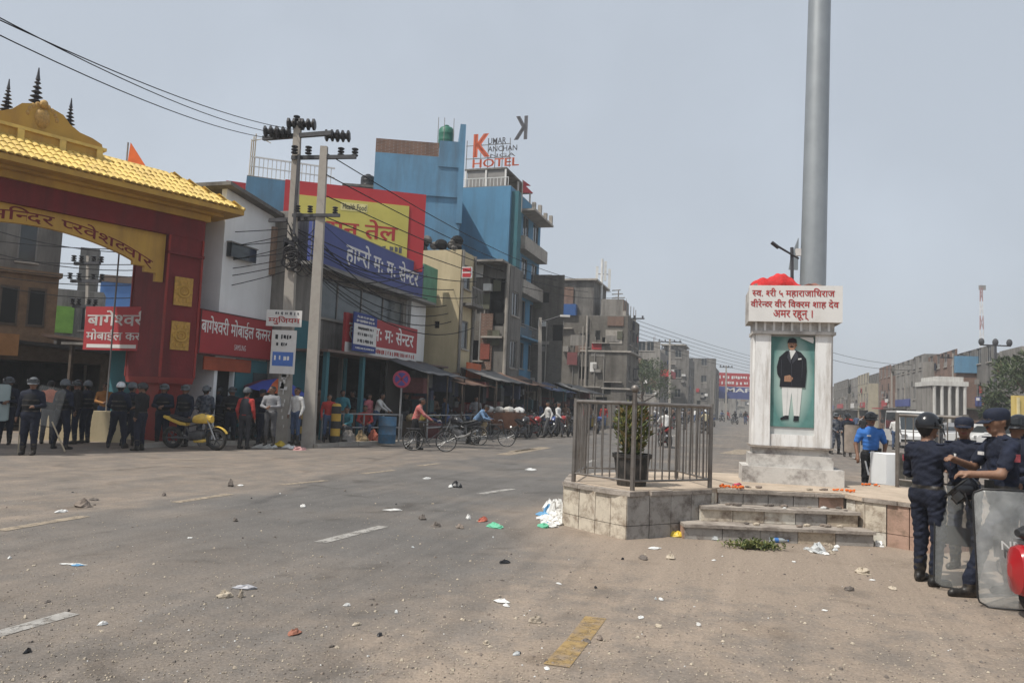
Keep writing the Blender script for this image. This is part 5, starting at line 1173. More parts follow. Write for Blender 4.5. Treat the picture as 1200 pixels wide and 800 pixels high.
# ---- pedestal
MON = mat('pedestal_white', (.72, .715, .70), .75, .07, 1.5, .12, 30, dirt=(.33, .29, .25), damt=.85, dscale=2.6, streak=True); MON2 = mat('pedestal_grey_block', (.50, .48, .45), .85, .12, 2, .2, 30, dirt=(.12, .10, .09), damt=.85, dscale=3.2)
MREC = mat('pedestal_recess', (.50, .51, .50), .8, .1, 2, dirt=(.36, .36, .35), damt=.5)
YF = 12.0; pc = at(924.5, 480, YF + .5); PX = pc.x
mo = thing('monument_pedestal', 'white square pedestal with painted standing man and red lettered sign', 'monument', (PX, YF + .56, 0), R(-13))
Zp = lambda py: at(925, py, YF).z
MB().box(-.74, .74, -.72, .12, HP - .03, HP + .26).build('base_block', MON2, mo); MB().box(-.63, .60, -.62, .06, HP + .262, HP + .45).build('base_block', MON2, mo); MB().box(-.57, .54, -.57, .04, HP + .452, Zp(523) - .03).build('base_block', MON2, mo)
MB().box(-.62, .60, -.62, .06, Zp(523) - .028, Zp(523)).build('base_ledge', SLAB, mo)
zs0, zs1 = Zp(523) + .002, Zp(392)
MB().frus(0, -.255, zs0, zs1, 1.12, .51, 1.12, .51).build('shaft', MREC, mo)
for x in (-.56, .33):
    MB().box(x, x + .23, -.585, -.512, zs0, zs1).build('pilaster', MON, mo)
MB().box(-.33, .33, -.556, -.513, zs0, zs0 + .18).build('lower_panel', MON, mo)
for sg in (-1, 1): MB().box(min(sg * .562, sg * .60), max(sg * .562, sg * .60), -.5, -.01, zs0, zs1).build('side_panel', MON, mo)
MB().box(-.62, .62, -.63, .05, zs1 + .002, zs1 + .05).build('capital_lower', MON2, mo)
cp_ = MB().box(-.60, .60, -.60, .03, zs1 + .052, zs1 + .25).build('capital', MON2, mo)
for k in range(9): MB().box(-.58 + k * .135, -.545 + k * .135, -.615, -.602, zs1 + .055, zs1 + .247).build('flute', MON, cp_)
MB().box(-.66, .66, -.66, .08, zs1 + .252, zs1 + .31).build('cornice', MON2, mo)
zq0, zq1 = Zp(378), Zp(336)
sb_ = MB().box(-.685, .695, -.72, -.66, zq0, zq1).build('sign_board', WSIGN, mo); MB().box(-.685, .695, -.655, .05, zq0 + .002, zq1 - .06).build('head_block', MON2, mo)
hh = zq1 - zq0
lettering(sb_, 'स~व. श~री ५ महाराजाधिराज', -.64, .58, zq1 - hh * .34, zq1 - hh * .07, -.724, LR, .018); lettering(sb_, 'वीरेन~द~र वीर विक~रम शाह देव', -.66, .64, zq1 - hh * .64, zq1 - hh * .38, -.724, LR, .018)
lettering(sb_, 'अमर रहून् ।', -.32, .26, zq1 - hh * .96, zq1 - hh * .68, -.724, LR, .018)
# flat painted figure in the recess
def flat(par, name, pts, m_, k): o = MB(); o.slab([(x, z) for x, z in pts], -.530 - k * .003, -.529 - k * .003 + .001); return o.build(name, m_, par)
zA0, zA1 = zs0 + .30, zs1 - .03
ph = zA1 - zA0
def green_extra(n_, L, g, out, b):
    t = n_.nodes.new('ShaderNodeTexCoord'); sx = n_.nodes.new('ShaderNodeSeparateXYZ'); L.new(t.outputs['Object'], sx.inputs[0])
    cz, rx_, rz_ = zA0 + ph * .52, .30, ph * .52
    def mm(op, a, c):
        q = n_.nodes.new('ShaderNodeMath'); q.operation = op
        for i, x in enumerate((a, c)):
            if isinstance(x, float): q.inputs[i].default_value = x
            else: L.new(x, q.inputs[i])
        return q.outputs[0]
    dx = mm('MULTIPLY', sx.outputs[0], 1 / rx_); dz = mm('MULTIPLY', mm('SUBTRACT', sx.outputs[2], cz), 1 / rz_)
    r2 = mm('ADD', mm('MULTIPLY', dx, dx), mm('MULTIPLY', dz, dz))
    mp_ = n_.nodes.new('ShaderNodeMapRange'); mp_.inputs[1].default_value = .25; mp_.inputs[2].default_value = 1.15; L.new(r2, mp_.inputs[0])
    x_ = n_.nodes.new('ShaderNodeMix'); x_.data_type = 'RGBA'; x_.inputs[6].default_value = (.36, .47, .43, 1); L.new(out, x_.inputs[7]); L.new(mp_.outputs[0], x_.inputs[0])
    return x_.outputs[2]
pt = MB().box(-.325, .325, -.528, -.514, zA0, zA1).build('painted_panel', mat('panel_teal_paint', (.085, .20, .185), .6, .25, 2.5, extra=green_extra), mo)
halo = None and [(.0 + .24 * math.cos(a), zA0 + ph * .5 + ph * .46 * math.sin(a)) for a in [i * math.pi / 12 for i in range(24)]]
COAT = mat('paint_coat_black', (.012, .013, .018), .6); PWH = mat('paint_white_cloth', (.62, .62, .60), .6, .06, 6); PSK = mat('paint_skin', (.34, .19, .12), .6)
Zf = lambda f: zA0 + ph * f
flat(pt, 'painted_trousers', [(-.13, Zf(.12)), (-.05, Zf(.12)), (-.01, Zf(.38)), (.03, Zf(.12)), (.11, Zf(.12)), (.15, Zf(.48)), (-.16, Zf(.48))], PWH, 2)
flat(pt, 'painted_shoe', [(-.17, Zf(.075)), (-.05, Zf(.085)), (-.05, Zf(.125)), (-.1, Zf(.125)), (-.17, Zf(.095))], COAT, 3); flat(pt, 'painted_shoe', [(.02, Zf(.065)), (.1, Zf(.07)), (.1, Zf(.125)), (.03, Zf(.125))], COAT, 3)
flat(pt, 'painted_coat', [(-.19, Zf(.44)), (.19, Zf(.44)), (.21, Zf(.62)), (.20, Zf(.76)), (.12, Zf(.83)), (.02, Zf(.86)), (-.10, Zf(.84)), (-.20, Zf(.77)), (-.235, Zf(.66)), (-.225, Zf(.58)), (-.18, Zf(.53))], COAT, 4)
flat(pt, 'painted_shirt', [(-.03, Zf(.74)), (.045, Zf(.84)), (.0, Zf(.87)), (-.06, Zf(.84))], PWH, 5); flat(pt, 'painted_pocket_square', [(.08, Zf(.745)), (.13, Zf(.75)), (.13, Zf(.765)), (.08, Zf(.76))], PWH, 5)
flat(pt, 'painted_hands', [(-.12, Zf(.50)), (-.02, Zf(.50)), (.01, Zf(.54)), (-.04, Zf(.575)), (-.12, Zf(.56))], PSK, 5)
flat(pt, 'painted_face', [(-.062, Zf(.872)), (-.045, Zf(.858)), (-.015, Zf(.850)), (.015, Zf(.856)), (.038, Zf(.872)), (.05, Zf(.90)), (.052, Zf(.935)), (-.075, Zf(.935)), (-.074, Zf(.90))], PSK, 6)
PSD = mat('paint_skin_shade', (.22, .115, .07), .6); flat(pt, 'painted_nose', [(-.03, Zf(.897)), (-.008, Zf(.897)), (-.014, Zf(.922)), (-.024, Zf(.922))], PSD, 7); flat(pt, 'painted_cheek', [(.02, Zf(.862)), (.045, Zf(.885)), (.05, Zf(.93)), (.034, Zf(.925))], PSD, 7); flat(pt, 'painted_ear', [(.05, Zf(.895)), (.064, Zf(.90)), (.062, Zf(.92)), (.051, Zf(.922))], PSD, 6)
LAP = mat('paint_coat_sheen', (.045, .048, .06), .6)
flat(pt, 'painted_lapel', [(-.06, Zf(.84)), (-.045, Zf(.835)), (-.02, Zf(.73)), (-.03, Zf(.70)), (-.085, Zf(.77))], LAP, 5); flat(pt, 'painted_lapel', [(.05, Zf(.845)), (.085, Zf(.775)), (.0, Zf(.70)), (-.01, Zf(.725)), (.04, Zf(.835))], LAP, 5)
flat(pt, 'painted_coat_fold', [(-.015, Zf(.445)), (-.008, Zf(.445)), (-.012, Zf(.70)), (-.02, Zf(.70))], LAP, 5); flat(pt, 'painted_sleeve_line', [(.135, Zf(.55)), (.142, Zf(.55)), (.152, Zf(.74)), (.145, Zf(.74))], LAP, 5); flat(pt, 'painted_sleeve_line', [(-.165, Zf(.56)), (-.158, Zf(.56)), (-.165, Zf(.74)), (-.172, Zf(.74))], LAP, 5)
flat(pt, 'painted_trouser_crease', [(-.085, Zf(.14)), (-.08, Zf(.14)), (-.065, Zf(.44)), (-.07, Zf(.44))], MREC, 3); flat(pt, 'painted_trouser_crease', [(.068, Zf(.14)), (.073, Zf(.14)), (.085, Zf(.44)), (.08, Zf(.44))], MREC, 3)
for k in range(3): flat(pt, 'painted_finger_line', [(-.10 + .03 * k, Zf(.51)), (-.096 + .03 * k, Zf(.51)), (-.085 + .03 * k, Zf(.555)), (-.089 + .03 * k, Zf(.555))], PSD, 6); flat(pt, 'painted_moustache', [(-.045, Zf(.883)), (.015, Zf(.883)), (.0, Zf(.895)), (-.035, Zf(.895))], COAT, 7)
flat(pt, 'painted_cap', [(-.085, Zf(.93)), (.06, Zf(.93)), (.05, Zf(.975)), (-.0, Zf(.99)), (-.06, Zf(.98))], COAT, 7)
for (x, z) in ((-.045, .915), (.012, .915)): flat(pt, 'painted_eye', [(x - .012, Zf(z)), (x + .012, Zf(z)), (x, Zf(z + .008))], COAT, 7)
flat(pt, 'peeled_strip', [(.10, zA1 - .01), (.30, zA1 - .10), (.31, zA1 - .05), (.30, zA1 - .003), (.12, zA1 - .003)], WSIGN, 8)
# top: rubble and red cloth
BRK = mat('rubble_rust', (.22, .11, .085), .9, .4, 6, .5, 30)
for k in range(26):
    x, y, s_ = random.uniform(-.62, .62), random.uniform(-.6, .0), random.uniform(.06, .13)
    b = MB(); b.ell((0, 0, 0), (s_, s_ * .8, s_ * .55), 6, 3); o = b.build('rubble', random.choice((BRK, CGREY, SLAB)), mo, False, (x, y, zq1 - .05 + s_ * .25 + .10 * (1 - abs(x)) * random.random())); o.rotation_euler = (random.uniform(-.3, .3), random.uniform(-.3, .3), random.uniform(0, 3))
def drape(name, label, cat, loc, hf, nx, ny, x0, x1, y0, y1, m_, th=.006, outline=None):
    b = MB(); v = [(x0 + (x1 - x0) * i / nx, y0 + (y1 - y0) * k / ny, 0) for k in range(ny + 1) for i in range(nx + 1)]
    v = [(x, y, hf(x, y)) for x, y, _ in v]; b.add(v, [(k * (nx + 1) + i, k * (nx + 1) + i + 1, (k + 1) * (nx + 1) + i + 1, (k + 1) * (nx + 1) + i) for k in range(ny) for i in range(nx)])
    o = b.build(name, m_, None, True, loc); s_ = o.modifiers.new('thick', 'SOLIDIFY'); s_.thickness = th; return tag(o, label, cat)
CRED = mat('cloth_bright_red', (.46, .020, .020), .8, .3, 6, .5, 25)
def redh(x, y):
    f = (x + .5) / .96
    return -.03 + (.27 + .035 * math.sin(x * 9 + 1) + .03 * math.sin(y * 14 + x * 6)) * math.sqrt(max(0, 1 - (max(0, -y) / .36) ** 2)) * math.sin(min(1, max(0, f * 1.15 + .05)) * math.pi) ** .6 + .022 * math.sin(x * 21 + y * 9 + 2 * math.sin(y * 7)) + .009 * math.sin(x * 33 - y * 12 + 3 * math.sin(x * 5))
drape('red_cloth', 'bright red cloth heaped over the top of the pedestal', 'cloth', (PX - .20, YF + .33, zq1 - .015), redh, 36, 24, -.50, .46, -.36, .30, CRED).rotation_euler = (0, 0, R(-13))
# lamp arm and steel mast behind
STEEL = mat('mast_galvanised', (.32, .34, .35), .42, .1, 1.5, metal=.55, dirt=(.22, .24, .25), damt=.5, dscale=1.2, streak=True, bump=.05)
YM = 14.1; mb = at(952.5, 335, YM); mtp = at(960.5, 0, YM); dx_ = (mtp.x - mb.x) / (mtp.z - mb.z)
ms = thing('steel_mast', 'tall tapered galvanised steel mast rising behind the pedestal', 'mast', (mb.x - dx_ * mb.z, YM, 0))
prof = [(.235, HP - .1), (.23, 4), (.19, 12), (.15, 20)]
v = MB(); v.tube([(dx_ * z, 0, z) for r_, z in prof], [r_ for r_, z in prof], 20); v.build('tube', STEEL, ms, True)
MB().tube([(0, 0, HP - .12), (0, 0, HP + .03)], .42, 16).build('flange', STEEL, ms)
for k in range(8): a = k * math.pi / 4; MB().tube([(.35 * math.cos(a), .35 * math.sin(a), HP + .031), (.35 * math.cos(a), .35 * math.sin(a), HP + .09)], .025, 6).build('bolt', STEELD, ms)
MB().slab([(-.235, 4.35), (-.23, 4.95), (-.36, 4.6), (-.40, 4.35)], -.02, .02).build('gusset_plate', STEEL, ms)
l0 = at(929, 312, 13.0); sl_ = thing('lamp_bracket', 'thin solar lamp arm and bracket on top of the pedestal', 'lamp', (l0.x, 13.0, zq1 - .1)); la = at(928, 290, 13.0); lc = at(904, 287, 13.0); ld_ = at(936, 303, 13.0)
MB().tube([(0, 0, 0), (la.x - l0.x, 0, la.z - zq1 + .1)], .03, 6).build('post', STEELD, sl_); MB().tube([(ld_.x - l0.x, 0, ld_.z - zq1 + .1), (lc.x - l0.x, -.1, lc.z - zq1 + .1)], [.015, .02], 6).build('arm', STEELD, sl_)
MB().tube([((lc.x - l0.x) * .8 + .02, -.08, lc.z - zq1 + .1 - .06), (lc.x - l0.x - .03, -.1, lc.z - zq1 + .12)], .032, 6).build('lamp_head', STEELD, sl_); MB().cbox(.09, 0, la.z - zq1 + .02, .08, .06, .12).build('junction_box', WSIGN, sl_)
# ---- railings
RAIL = mat('railing_steel', (.20, .185, .17), .45, .25, 3, metal=.5, dirt=(.11, .075, .055), damt=.6, dscale=4)
def railing(label, posts, closed, zb=HP, h=1.16, sp=.125, tall=()):
    t = thing('railing', label, 'railing', (posts[0][0], posts[0][1], 0)); O = Vector((posts[0][0], posts[0][1], 0))
    Ps = [Vector((x, y, 0)) - O for x, y in posts]
    for i, p in enumerate(Ps):
        hh_ = h + (.12 if i in tall else .02)
        MB().tube([p + Vector((0, 0, zb)), p + Vector((0, 0, zb + hh_))], .032, 8).build('post', RAIL, t, True)
        if i in tall: MB().ell((p.x, p.y, zb + hh_ + .05), (.055, .055, .055), 10, 8).build('ball_finial', RAIL, t, True)
    for i in range(len(Ps) if closed else len(Ps) - 1):
        a, c = Ps[i], Ps[(i + 1) % len(Ps)]; d = c - a; L_ = d.length; d /= L_
        MB().tube([a + d * .03 + Vector((0, 0, zb + h - .02)), c - d * .03 + Vector((0, 0, zb + h - .02))], .026, 8).build('top_rail', RAIL, t, True)
        MB().tube([a + d * .03 + Vector((0, 0, zb + .13)), c - d * .03 + Vector((0, 0, zb + .13))], .016, 6).build('bottom_rail', RAIL, t, True)
        m_ = max(1, int(L_ / sp))
        for k in range(1, m_):
            q = a + d * L_ * k / m_; lo_ = Vector((random.uniform(-.01, .01), 0, 0)); MB().tube([q + Vector((0, 0, zb + .146)), q + lo_ + Vector((0, 0, zb + h - .047))], .0105, 6).build('bar', RAIL, t, True)
    return t
railing('steel railing with upright bars round the potted plant', [(1.64, 10.08), (2.84, 10.83), (2.65, 12.1), (1.2, 12.0), (.95, 10.95)], True, tall=(0,))
railing('steel railing with upright bars behind the two officers at right', [(6.15, 12.2), (6.75, 11.4), (6.2, 10.45)], False, tall=())
# planter
pp = at(740, 560, 10.75); POTM = mat('pot_black', (.03, .03, .03), .7, .3, 8, dirt=(.12, .10, .08), damt=.6, dscale=4)
pl_ = thing('potted_plant', 'green bushy plant in a black pot inside the railing', 'potted plant', (pp.x, 10.75, HP))
MB().lathe([(.19, 0), (.20, .02), (.25, .38), (.275, .40), (.28, .45), (.25, .45), (.24, .40)], 18).build('pot', POTM, pl_, True); MB().lathe([(.0, .395), (.243, .40)], 14, cap=False).build('soil', mat('soil', (.06, .045, .035), .95), pl_)
LEAF = [mat('leaf_%d' % k, c, .6, .25, 12) for k, c in enumerate(((.06, .085, .028), (.105, .13, .04), (.17, .18, .06), (.22, .165, .06)))]
def leaves(n_, gen, size, mats_, name, parent, seed=1):
    rnd = random.Random(seed); b = MB()
    for m_ in mats_: b.use(m_)
    for i in range(n_):
        p, nrm = gen(rnd); b.use(rnd.choice(mats_)); s_ = size * rnd.uniform(.6, 1.3)
        d = Vector((rnd.uniform(-1, 1), rnd.uniform(-1, 1), rnd.uniform(-.3, .9))); d = (d + Vector(nrm) * 1.2).normalized(); sd_ = d.cross(Vector((rnd.uniform(-1, 1), rnd.uniform(-1, 1), 1))).normalized(); up = sd_.cross(d) * .15 * s_; p = Vector(p)
        b.add([p, p + d * s_ * .45 + sd_ * s_ * .22 + up, p + d * s_, p + d * s_ * .45 - sd_ * s_ * .22 + up], [(0, 1, 2, 3)])
    return b.build(name, None, parent)
def gp(r): a, z, q = r.uniform(0, 6.28), r.random(), r.random() ** .5; rr = (.10 + .14 * math.sin(min(1, z * 1.1) * 2.6)) * q; return (rr * math.cos(a), rr * math.sin(a), .42 + z * .68), (math.cos(a) * .5, math.sin(a) * .5, .6)
leaves(900, gp, .095, LEAF, 'foliage', pl_)
b = MB()
for k in range(9): a = k * .7; b.tube([(.05 * math.cos(a), .05 * math.sin(a), .4), (.16 * math.cos(a), .16 * math.sin(a), .95)], [.012, .005], 5)
b.build('stems', WOOD, pl_)
# white crate under grey tarpaulin behind the island
pcr = at(1042, 565, 13.9); wcr = thing('covered_crate', 'white block half covered by a grey tarpaulin behind the island', 'crate', (pcr.x, 13.9, 0))
MB().box(-.2, .5, -.3, .3, 0, 1.05).build('crate', WHITEW, wcr)
def tp_(u_, w_): return None
b = MB(); vv = []
for k in range(9):
    for i in range(11):
        x, f = -.02 + .75 * i / 10, k / 8; vv.append((x + .1 * f * (x + .1), -.33 - .16 * f + .03 * math.sin(x * 17 + f * 3), 1.07 - .85 * f + .02 * math.sin(x * 23)))
b.add(vv, [(k * 11 + i, (k + 1) * 11 + i, (k + 1) * 11 + i + 1, k * 11 + i + 1) for k in range(8) for i in range(10)]); o = b.build('tarpaulin', mat('tarp_grey_brown', (.05, .046, .038), .8, .3, 4, .4, 20), wcr, True); o.modifiers.new('t', 'SOLIDIFY').thickness = .01
# ================================================================== offerings and litter
ORG = mat('marigold', (.65, .14, .02), .8, .2, 20)
def garland(label, p, L_, rz, m_=ORG):
    t = MB()
    for k in range(int(L_ / .014)): s_ = random.uniform(.012, .024); t.ell((-L_ / 2 + k * .014 + random.uniform(-.02, .02), random.uniform(-.07, .07) + .05 * math.sin(k * .3), s_ * random.uniform(.8, 1.6)), (s_, s_, s_ * .8), 6, 4)
    return tag(t.build('marigold_garland', m_, None, True, p, rz), label, 'garland')
garland('orange marigold garland at the left foot of the pedestal', at(858, 571, 10.95) * 1, .34, .1).location.z = HP + .012
garland('orange marigold garland lying at the right foot of the pedestal', at(990, 572, 11.1), .30, -.1).location.z = HP + .012
garland('orange marigold garland on the island edge near the blue-shirted officer', at(1020, 564, 12.2), .26, .0).location.z = HP + .012
PINK = mat('petal_pink', (.55, .07, .12), .8)
garland('pink petals beside the left garland', at(866, 566, 11.3), .16, .6, PINK).location.z = HP + .012
PLB = mat('bottle_plastic', (.62, .70, .74), .15, .1, 6, alpha=.5, spec=.6); LBL = mat('bottle_label_blue', (.05, .16, .42), .5)
def bottle(label, px, py, rz, L_=.24):
    p = G(px, py); t = thing('plastic_bottle', label, 'bottle', (p.x, p.y, .037), rz, None)
    M_ = Matrix.Rotation(math.pi / 2, 4, 'Y')
    MB().lathe([(.03, 0), (.034, .01), (.034, .16), (.03, .18), (.014, .215), (.013, .24)], 12, M=M_ @ Matrix.Translation((0, 0, -.12))).build('body', PLB, t, True)
    MB().lathe([(.0355, .06), (.0355, .115)], 12, M=M_ @ Matrix.Translation((0, 0, -.12)), cap=False).build('label_band', LBL, t, True); MB().lathe([(.016, .24), (.016, .255)], 10, M=M_ @ Matrix.Translation((0, 0, -.12))).build('cap', LBL, t); return t
bottle('clear bottle with blue label lying before the middle of the steps', 912, 636, .05); bottle('clear bottle leaning at the right end of the steps', 1016, 637, .25); bottle('crushed clear bottle at the left end of the steps', 832, 599, -.6).location.z = .24
def crumple(name, label, cat, px, py, sx, sy, sz, m_, seed=0, z=0, n_=10, k_=7):
    rnd = random.Random(seed + int(px * 7 + py)); b = MB(); p = G(px, py, z); b.ell((0, 0, 0), (sx / 2, sy / 2, sz), n_, k_)
    b.v = [(x * rnd.uniform(.65, 1.2), y * rnd.uniform(.65, 1.2), max(-.02 * sz, zz * rnd.uniform(.5, 1.2) * (1 if zz > 0 else .05))) for x, y, zz in b.v]
    return tag(b.build(name, m_, None, False, (p.x, p.y, z + .008), rnd.uniform(0, 3)), label, cat)
PWB = mat('plastic_white', (.66, .66, .64), .4, .1, 8, dirt=(.45, .42, .38), damt=.5, dscale=6); PBL = mat('plastic_blue_bag', (.12, .28, .45), .4, .15, 8); PGR = mat('plastic_green', (.12, .42, .26), .45, .15, 8); PYE = mat('plastic_yellow', (.62, .45, .05), .45); PBK = mat('plastic_black', (.02, .02, .022), .4)
STONE = [mat('stone_%d' % k, c, .9, .25, 14, .5, 40) for k, c in enumerate(((.22, .18, .15), (.33, .28, .22), (.14, .12, .105), (.42, .36, .28)))]; BRICKP = mat('brick_piece', (.28, .12, .08), .9, .2, 12, .4, 40)
CLEARP = mat('plastic_clear_crinkled', (.60, .62, .62), .25, .2, 20, alpha=.7)
items = [
 ('plastic_bag', 'crumpled clear plastic bag right of the green leaves', 'plastic bag', 958, 647, .26, .2, .11, CLEARP), ('plastic_bag', 'white crumpled bag at the right end of the lowest step', 'plastic bag', 1030, 640, .16, .14, .07, PWB),
 ('plastic_packet', 'yellow packet lying under the left railing wall', 'packet', 793, 629, .20, .12, .07, PYE), ('plastic_cup', 'clear crushed cup beside the yellow packet', 'cup', 838, 633, .13, .09, .05, CLEARP),
 ('plastic_bag', 'white paper scrap on the dust before the left lobe', 'paper', 767, 643, .19, .1, .02, PWB), ('stone', 'dark flat stone below the left lobe of the island', 'stone', 754, 655, .17, .1, .04, STONE[2]), ('stone', 'pale lump left of the officers on the dust', 'stone', 1011, 672, .20, .14, .06, STONE[3]),
 ('stone', 'small pale stone in front of the steps', 'stone', 786, 655, .12, .1, .05, STONE[3]),
 ('plastic_bag', 'green plastic bag on the road left of the island', 'plastic bag', 580, 618, .30, .16, .06, PGR), ('plastic_packet', 'red and white packet beside the green bag', 'packet', 566, 611, .18, .1, .06, mat('packet_red', (.42, .12, .08), .6)), ('plastic_bag', 'small white scrap left of the green bag', 'paper', 549, 608, .10, .08, .06, PWB),
 ('stone', 'dark lump on the road just left of the litter by the island', 'stone', 511, 617, .14, .1, .06, STONE[2]), ('stone', 'dark round lump on the grey lane', 'stone', 495, 609, .12, .09, .07, STONE[2]), ('stone', 'brown stone between the lump and green bag', 'stone', 539, 619, .13, .09, .05, STONE[0]),
 ('cloth_rag', 'black rag with white scrap on the far lane', 'rag', 535, 571, .26, .16, .11, PBK), ('plastic_bag', 'white scrap beside the black rag', 'paper', 528, 571, .16, .1, .05, PWB),
 ('plastic_bag', 'white flat paper on the grey lane', 'paper', 460, 598, .30, .12, .02, PWB), ('plastic_bag', 'white paper far up the lane near the railing', 'paper', 622, 551, .34, .2, .05, PWB), ('plastic_bag', 'white scrap at the far lane centre', 'paper', 500, 561, .2, .12, .03, PWB),
 ('stone', 'large dark brick lump on the left lane dust', 'stone', 98, 594, .24, .2, .11, STONE[0]), ('stone', 'flat dark slab chip behind the brick lump', 'stone', 110, 586, .18, .14, .03, STONE[2]), ('plastic_bag', 'white paper left of the brick lump', 'paper', 72, 600, .22, .12, .03, PWB), ('stone', 'upright dark chip at the edge line', 'stone', 270, 570, .13, .1, .13, STONE[2]), ('stone', 'small dark chip before the edge line', 'stone', 192, 581, .09, .07, .05, STONE[2]),
 ('plastic_bag', 'white scrap by the upright dark chip', 'paper', 282, 569, .2, .1, .02, PWB), ('plastic_bag', 'white crumpled paper on the middle of the lane', 'paper', 355, 594, .13, .09, .04, PWB), ('stone', 'tiny dark stone below the lane paper', 'stone', 276, 611, .07, .06, .05, STONE[2]),
 ('plastic_bag', 'white strip with blue print on the near lane', 'paper', 85, 662, .26, .07, .012, PWB), ('plastic_bag', 'blue end of the printed strip', 'paper', 90, 663, .12, .06, .014, PBL),
 ('stone', 'pale broken brick on the near road', 'stone', 263, 700, .13, .09, .055, STONE[3]), ('stone', 'small upright pale chip beside the broken brick', 'stone', 282, 700, .06, .05, .06, STONE[1]), ('plastic_bag', 'grey crumpled sheet above the broken brick', 'plastic bag', 288, 690, .22, .1, .03, mat('plastic_grey', (.34, .34, .36), .5)),
 ('brick_piece', 'brown flat brick piece on the near road', 'brick', 345, 743, .14, .08, .035, BRICKP), ('stone', 'small grey chip left of the yellow line', 'stone', 628, 729, .12, .09, .05, STONE[1]), ('cloth_rag', 'black bent rag on the dust in the middle', 'rag', 591, 660, .15, .07, .035, PBK), ('plastic_bag', 'white crumpled scrap near the grey chip', 'paper', 588, 706, .14, .08, .03, PWB),
 ('plastic_bag', 'white scrap right of the yellow line', 'paper', 751, 724, .10, .05, .01, PWB), ('stone', 'round pale pebble left of the yellow line', 'stone', 570, 755, .05, .05, .03, STONE[3]), ('stone', 'brown stone right of the yellow line', 'stone', 703, 750, .06, .05, .03, STONE[0]),
 ('stone', 'dark stone on the dust toward the red scooter', 'stone', 995, 692, .10, .08, .04, STONE[2]), ('stone', 'pale chip before the standing officers', 'stone', 1046, 690, .14, .08, .02, STONE[3])]
for it in items: crumple(*it)
# heap of torn paper by the island's left flank
for k in range(44):
    px, py = random.uniform(632, 664), 0; f = random.random(); py = 596 + f * 22; mm_ = random.choice((PWB, PWB, PWB, STONE[1], PBL, PGR if px < 640 else PWB))
    crumple('paper_scrap', 'torn paper in the litter heap against the left flank of the island', 'paper', px, py, random.uniform(.14, .34), random.uniform(.1, .24), random.uniform(.03, .2 if py < 606 and px > 640 else .08), mm_, k)['group'] = 'litter heap by the island'
for k in range(16):
    px = random.uniform(945, 990); crumple('paper_scrap', 'small scraps scattered before the right half of the steps', 'paper', px, random.uniform(637, 650), .09, .07, .03, random.choice((PWB, CLEARP, STONE[1])), k)['group'] = 'scraps before the steps'
for k in range(30):
    s_ = random.choice((0, 1, 2)); y = (10.3, 10.62, 11.0)[s_] + random.uniform(-.05, .2); z = (.2, .4, .612)[s_]; b = MB(); q = random.uniform(.015, .04); b.ell((0, 0, 0), (q * 1.5, q, q * .6), 6, 3)
    o = b.build('rubble_chip', random.choice(STONE + [PWB]), None, False, (random.uniform(3.0, 4.7), y, z + q * .5)); tag(o, 'small chip of rubble lying on the monument steps', 'stone', 'rubble chips on the steps')
lf = thing('leaf_heap', 'heap of plucked green leaves in front of the steps', 'leaves', G(884, 643)); leaves(520, lambda r: ((r.gauss(0, .15), r.gauss(0, .07), abs(r.gauss(0, .03)) + .01), (0, 0, .2)), .065, LEAF[:3], 'leaf_pile', lf, 5)['kind'] = 'stuff'
for k in range(60):
    px, py = random.uniform(10, 1050), 575 + 215 * random.random() ** 1.3
    if 660 < px < 1060 and py < 650: continue
    s_ = random.uniform(.03, .085); crumple('scrap', 'tiny scrap of rubbish scattered on the dusty road', 'litter', px, py, s_, s_ * .6, random.uniform(.008, .025), random.choice((PWB, PWB, STONE[2], STONE[2], PBK, STONE[3], CLEARP)), k, 0, 7, 4)['group'] = 'scattered road litter'
# loose grit
b = MB(); rnd = random.Random(3); GR = STONE + [PWB]
for m_ in GR: b.use(m_)
for k in range(7000):
    px, py = rnd.uniform(-20, 1220), 560 + 250 * rnd.random() ** .7
    p = G(px, py)
    if p.y > 16 or (0.9 < p.x < 6.8 and 10.2 < p.y < 13): continue
    s_ = rnd.uniform(.003, .0075) * (1 if rnd.random() < .95 else 2.2); b.use(rnd.choice((STONE[1], STONE[3], STONE[1], STONE[0], STONE[3], STONE[2]) if rnd.random() < .94 else GR)); M_ = Matrix.Translation((p.x, p.y, .006)) @ Matrix.Rotation(rnd.uniform(0, 3), 4, 'Z')
    b.add([M_ @ Vector(q) for q in ((-s_, -s_ * .7, 0), (s_, -s_ * .6, 0), (s_ * .9, s_ * .7, 0), (-s_ * .8, s_ * .8, 0), (-s_ * .5, -s_ * .4, s_ * .7), (s_ * .5, -s_ * .3, s_ * .8), (s_ * .4, s_ * .4, s_ * .6), (-s_ * .4, s_ * .4, s_ * .7))], [(0, 1, 5, 4), (1, 2, 6, 5), (2, 3, 7, 6), (3, 0, 4, 7), (4, 5, 6, 7)])
tag(b.build('gravel'), 'loose grit and pebbles scattered over the dusty road', 'gravel', kind='stuff')
